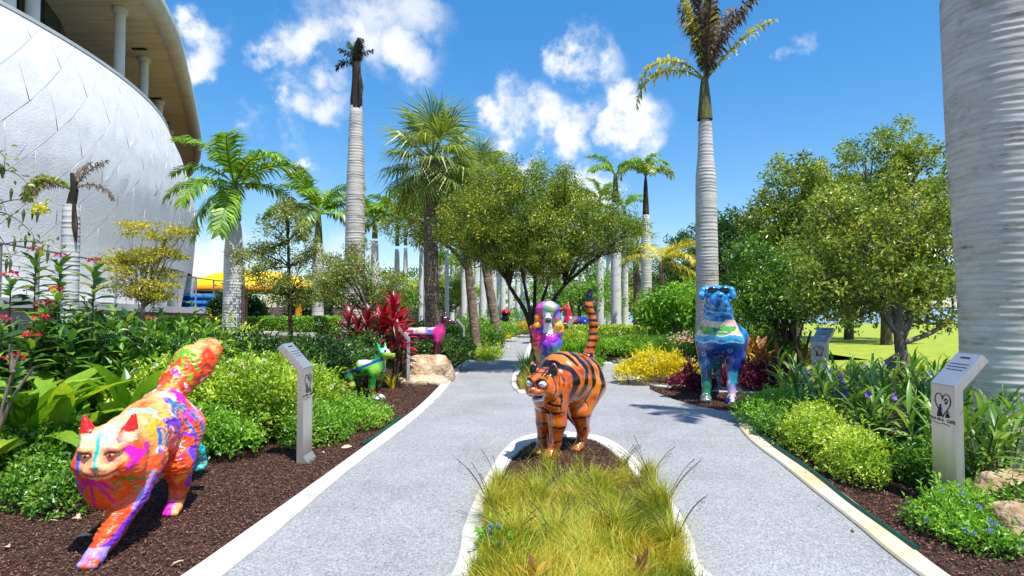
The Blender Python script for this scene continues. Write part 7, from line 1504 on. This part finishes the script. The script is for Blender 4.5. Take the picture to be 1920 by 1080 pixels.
# ================================================================== STEEL SIGNS
letters = []
def sign(x, y, facing, label, w=.3, near=False, z0=0):
    """bent steel lectern: vertical face towards local +x, plate sloping back"""
    o = empty('lectern_sign', (x, y, z0), label, 'sign', 'steel lectern signs along the path', rz=facing)
    t = .06; zb = .905; hh = .235; bk = .215
    prof_f = [(0, 0), (0, zb), (-bk, zb + hh)]; prof_b = [(-bk - .042, zb + hh - .042), (-t, zb - .025), (-t, 0)]
    P2 = prof_f + prof_b; V = [(px, s * w / 2, pz) for s in (-1, 1) for px, pz in P2]; n = 6
    mb = MB(); mb.add(V, [(q, (q + 1) % n, n + (q + 1) % n, n + q) for q in range(n)])
    mb.add(V, [(0, 1, 4, 5), (1, 2, 3, 4), (6, 11, 10, 7), (7, 10, 9, 8)])
    mb.obj('post', M_steel, o)
    mb = MB(); V = [(px, s * w / 2, pz) for s in (-1, 1) for px, pz in [(.004, .0), (.004, .07), (.05, 0)]]; mb.add(V, [(0, 1, 4, 3), (1, 2, 5, 4)]); mb.add(V, [(0, 2, 1), (3, 4, 5)]); mb.obj('foot', M_steel, o)
    # top plate, a hair proud of the sloping face
    u = np.array([-bk, 0, hh]); L = np.linalg.norm(u); u /= L; nrm = np.array([hh, 0, bk]) / L; rot = np.stack([u, [0, 1, 0], np.cross(u, [0, 1, 0])], 1)
    if np.cross(u, [0, 1, 0]) @ nrm < 0: rot = np.stack([u, [0, -1, 0], np.cross(u, [0, -1, 0])], 1)
    c0 = np.array([0, 0, zb]); mb = MB(); box(mb, c0 + u * L * .5 + nrm * .003, (L * .985, w * .985, .006), rot); pl_ = mb.obj('plate', M_plate, o)
    def onplate(a, b): return c0 + u * (L * a) + np.array([0, w * (b - .5), 0]) + nrm * .008
    def inkbox(a, b, la, lb):
        mb = MB(); box(mb, onplate(a, b), (la, lb, .002), rot); mb.obj('print', M_ink, pl_)
    inkbox(.86, .5, .012, .1)
    if near:
        for k, wd in enumerate((.2, .21, .17)): inkbox(.66 - .09 * k, .48, .003, wd)
    else: inkbox(.62, .48, .004, .18); inkbox(.5, .48, .004, .19)
    # heart emblem with paw print, sitting pets and wording, engraved on the face
    t_ = np.linspace(0, 2 * np.pi, 46); hx = 16 * np.sin(t_) ** 3; hz = 13 * np.cos(t_) - 5 * np.cos(2 * t_) - 2 * np.cos(3 * t_) - np.cos(4 * t_)
    mb = MB(); tube(mb, np.stack([np.full(46, .002), hx * .0052, .765 + hz * .0062], -1)[2:], .0032 if near else .005, 5); em = mb.obj('heart_emblem', M_ink, o)
    mb = MB(); cp = (.002, .035, .785)
    for dy, dz, r1, r2 in [(0, -.012, .013, .011), (-.019, .005, .0055, .008), (-.007, .016, .0055, .008), (.007, .016, .0055, .008), (.019, .005, .0055, .008)]: ellipsoid(mb, (.002, cp[1] + dy, cp[2] + dz), (.002, r1, r2), 10, 6)
    mb.obj('paw_print', M_ink, em)
    mb = MB(); tube(mb, [(.002, -.035, .665), (.002, -.034, .70), (.002, -.03, .735)], [.019, .014, .009], 8); ellipsoid(mb, (.002, -.028, .748), (.004, .012, .011), 8, 6); mb.obj('pet_silhouette', M_ink, em)
    mb = MB(); tube(mb, [(.002, .052, .665), (.002, .05, .685), (.002, .05, .7)], [.015, .012, .007], 8); ellipsoid(mb, (.002, .049, .71), (.004, .009, .008), 8, 6); mb.obj('pet_silhouette', M_ink, em)
    if near:
        for txt, yy, zz, sz in (('D', -.13, .632, .03), ('GS', -.062, .632, .03), ('CATS', .045, .628, .034), ('&', -.012, .63, .026), ('O', -.1, .632, .026)):
            cu = bpy.data.curves.new('lettering', 'FONT'); cu.body = txt; cu.size = sz; cu.extrude = .0012; lo_ = bpy.data.objects.new('lettering', cu); COL.objects.link(lo_); lo_.parent = em; lo_.location = (.003, yy, zz); lo_.rotation_euler = (R(90), 0, R(90)); cu.materials.append(M_ink); letters.append(lo_)
        mb = MB(); tube(mb, spline([(.002, -.11, .617), (.002, -.05, .607), (.002, .0, .615), (.002, .07, .606)], 12), .0022, 5); mb.obj('underline', M_ink, em)
    return o
sign(X(578, 6.0), 6.02, R(-2), 'steel lectern sign in the left bed right of the orange cat tail', w=.24, near=True)
sign(X(768, 11.7), 11.75, R(12), 'steel lectern sign in front of the boulder and red cordylines', w=.24)
sign(X(871, 18.2), 18.2, R(10), 'steel lectern sign beside the maroon hound head', w=.26)
sign(3.27, 4.68, R(180), 'near steel lectern sign with a heart and paw emblem among the purple flowers', w=.26, near=True)
sign(X(1534, 10.4), 10.4, R(212), 'steel lectern sign farther back at right, left of the broad leaved tree', w=.28)
sign(X(1066, 21.5), 21.5, R(200), 'tiny steel lectern sign right of the poodle ear', w=.25); sign(X(928, 30), 30, R(20), 'tiny steel lectern sign left of the distant black dog', w=.3)

# ================================================================== ROCKS, HOSES, LITTER
def rock(loc, r, label, seed, group='rocks in the beds', res=16):
    mb = MB(); ellipsoid(mb, (0, 0, 0), (1, 1, 1), res * 2, res); V = mb.V[0]; nn = vnoise(V + seed * 7.3, 1.6, seed, 3); n4 = vnoise(V + seed * 3.1, 5, seed + 3, 2)
    q = 1 + (nn - .5) * .75 + (n4 - .5) * .22; V2 = V * q[:, None]; V2 = np.sign(V2) * np.abs(V2) ** .82 * np.array(r)
    for k in range(3): mb.V[k] = V2
    o = mb.obj('rock', M_rock, None, True); o.location = loc; tag(o, label, 'rock', group); return o
rock((X(792, 12.2), 12.35, .16), (.62, .42, .36), 'large pale tan boulder behind the second steel sign', 3); rock((X(765, 11.2), 11.9, .02), (.7, .3, .16), 'flat tan slab at the foot of the boulder', 5)
rock((X(1872, 4.5), 4.55, .1), (.2, .16, .16), 'brown pitted rock at the right edge behind the plumbago', 8); rock((X(1905, 4.05), 4.05, .07), (.2, .2, .15), 'golden tan rock in the lower right corner', 11); rock((X(1925, 4.6), 4.75, .1), (.2, .18, .17), 'pale rock cut by the right edge behind the brown one', 14)
def hose(pp, label, r):
    mb = MB(); pts = spline(pp, 60); tube(mb, pts, r, 8); tag(mb.obj('garden_hose', M_hose, None, True), label, 'hose')
hose([(p.x, p.y, .045 + .006 * math.sin(q)) for q, p in enumerate(gl([(1404, 800), (1425, 820), (1455, 845), (1530, 898), (1600, 955), (1690, 1020), (1720, 1042)]))], 'green hose lying along the right kerb', .017)
hose([(p.x, p.y, .03) for p in gl([(678, 838), (700, 826), (730, 803), (752, 785)])], 'short piece of green hose beside the left kerb', .02)
mb = MB(); box(mb, (0, 0, .06), (3.4, .08, .2)); o = mb.obj('timber_edging', M_timber); o.location = (8.4, 12.2, .02); o.rotation_euler = (0, 0, R(12)); tag(o, 'low dark timber edging between the bed and the lawn', 'edging')
LIT = [strap('dry_leaf', .09, .035, d, M_litter, 3, .4, .2, .5) for d in (30, 80)]
for q, (px, py) in enumerate([(108, 985), (135, 980), (40, 1000), (18, 1035), (172, 1012), (150, 968), (345, 1060), (600, 855), (640, 845), (690, 845), (1600, 1003), (1560, 885)]):
    g = G(px, py); o = link(LIT[q % 2], 'dry_leaf', None, (g.x, g.y, .03), (rng.normal(0, .3), rng.normal(0, .2), rng.uniform(0, 6)), rng.uniform(.7, 1.2))
    tag(o, 'pale dry leaf fallen on the bark or the path', 'fallen leaf', 'fallen dry leaves')

# lettering as real meshes
bpy.context.view_layer.update(); dg = bpy.context.evaluated_depsgraph_get()
for lo_ in letters:
    me = bpy.data.meshes.new_from_object(lo_.evaluated_get(dg)); me.materials.clear(); me.materials.append(M_ink)
    o = bpy.data.objects.new('letter', me); COL.objects.link(o); o.parent = lo_.parent; o.location = lo_.location; o.rotation_euler = lo_.rotation_euler
    bpy.data.objects.remove(lo_)
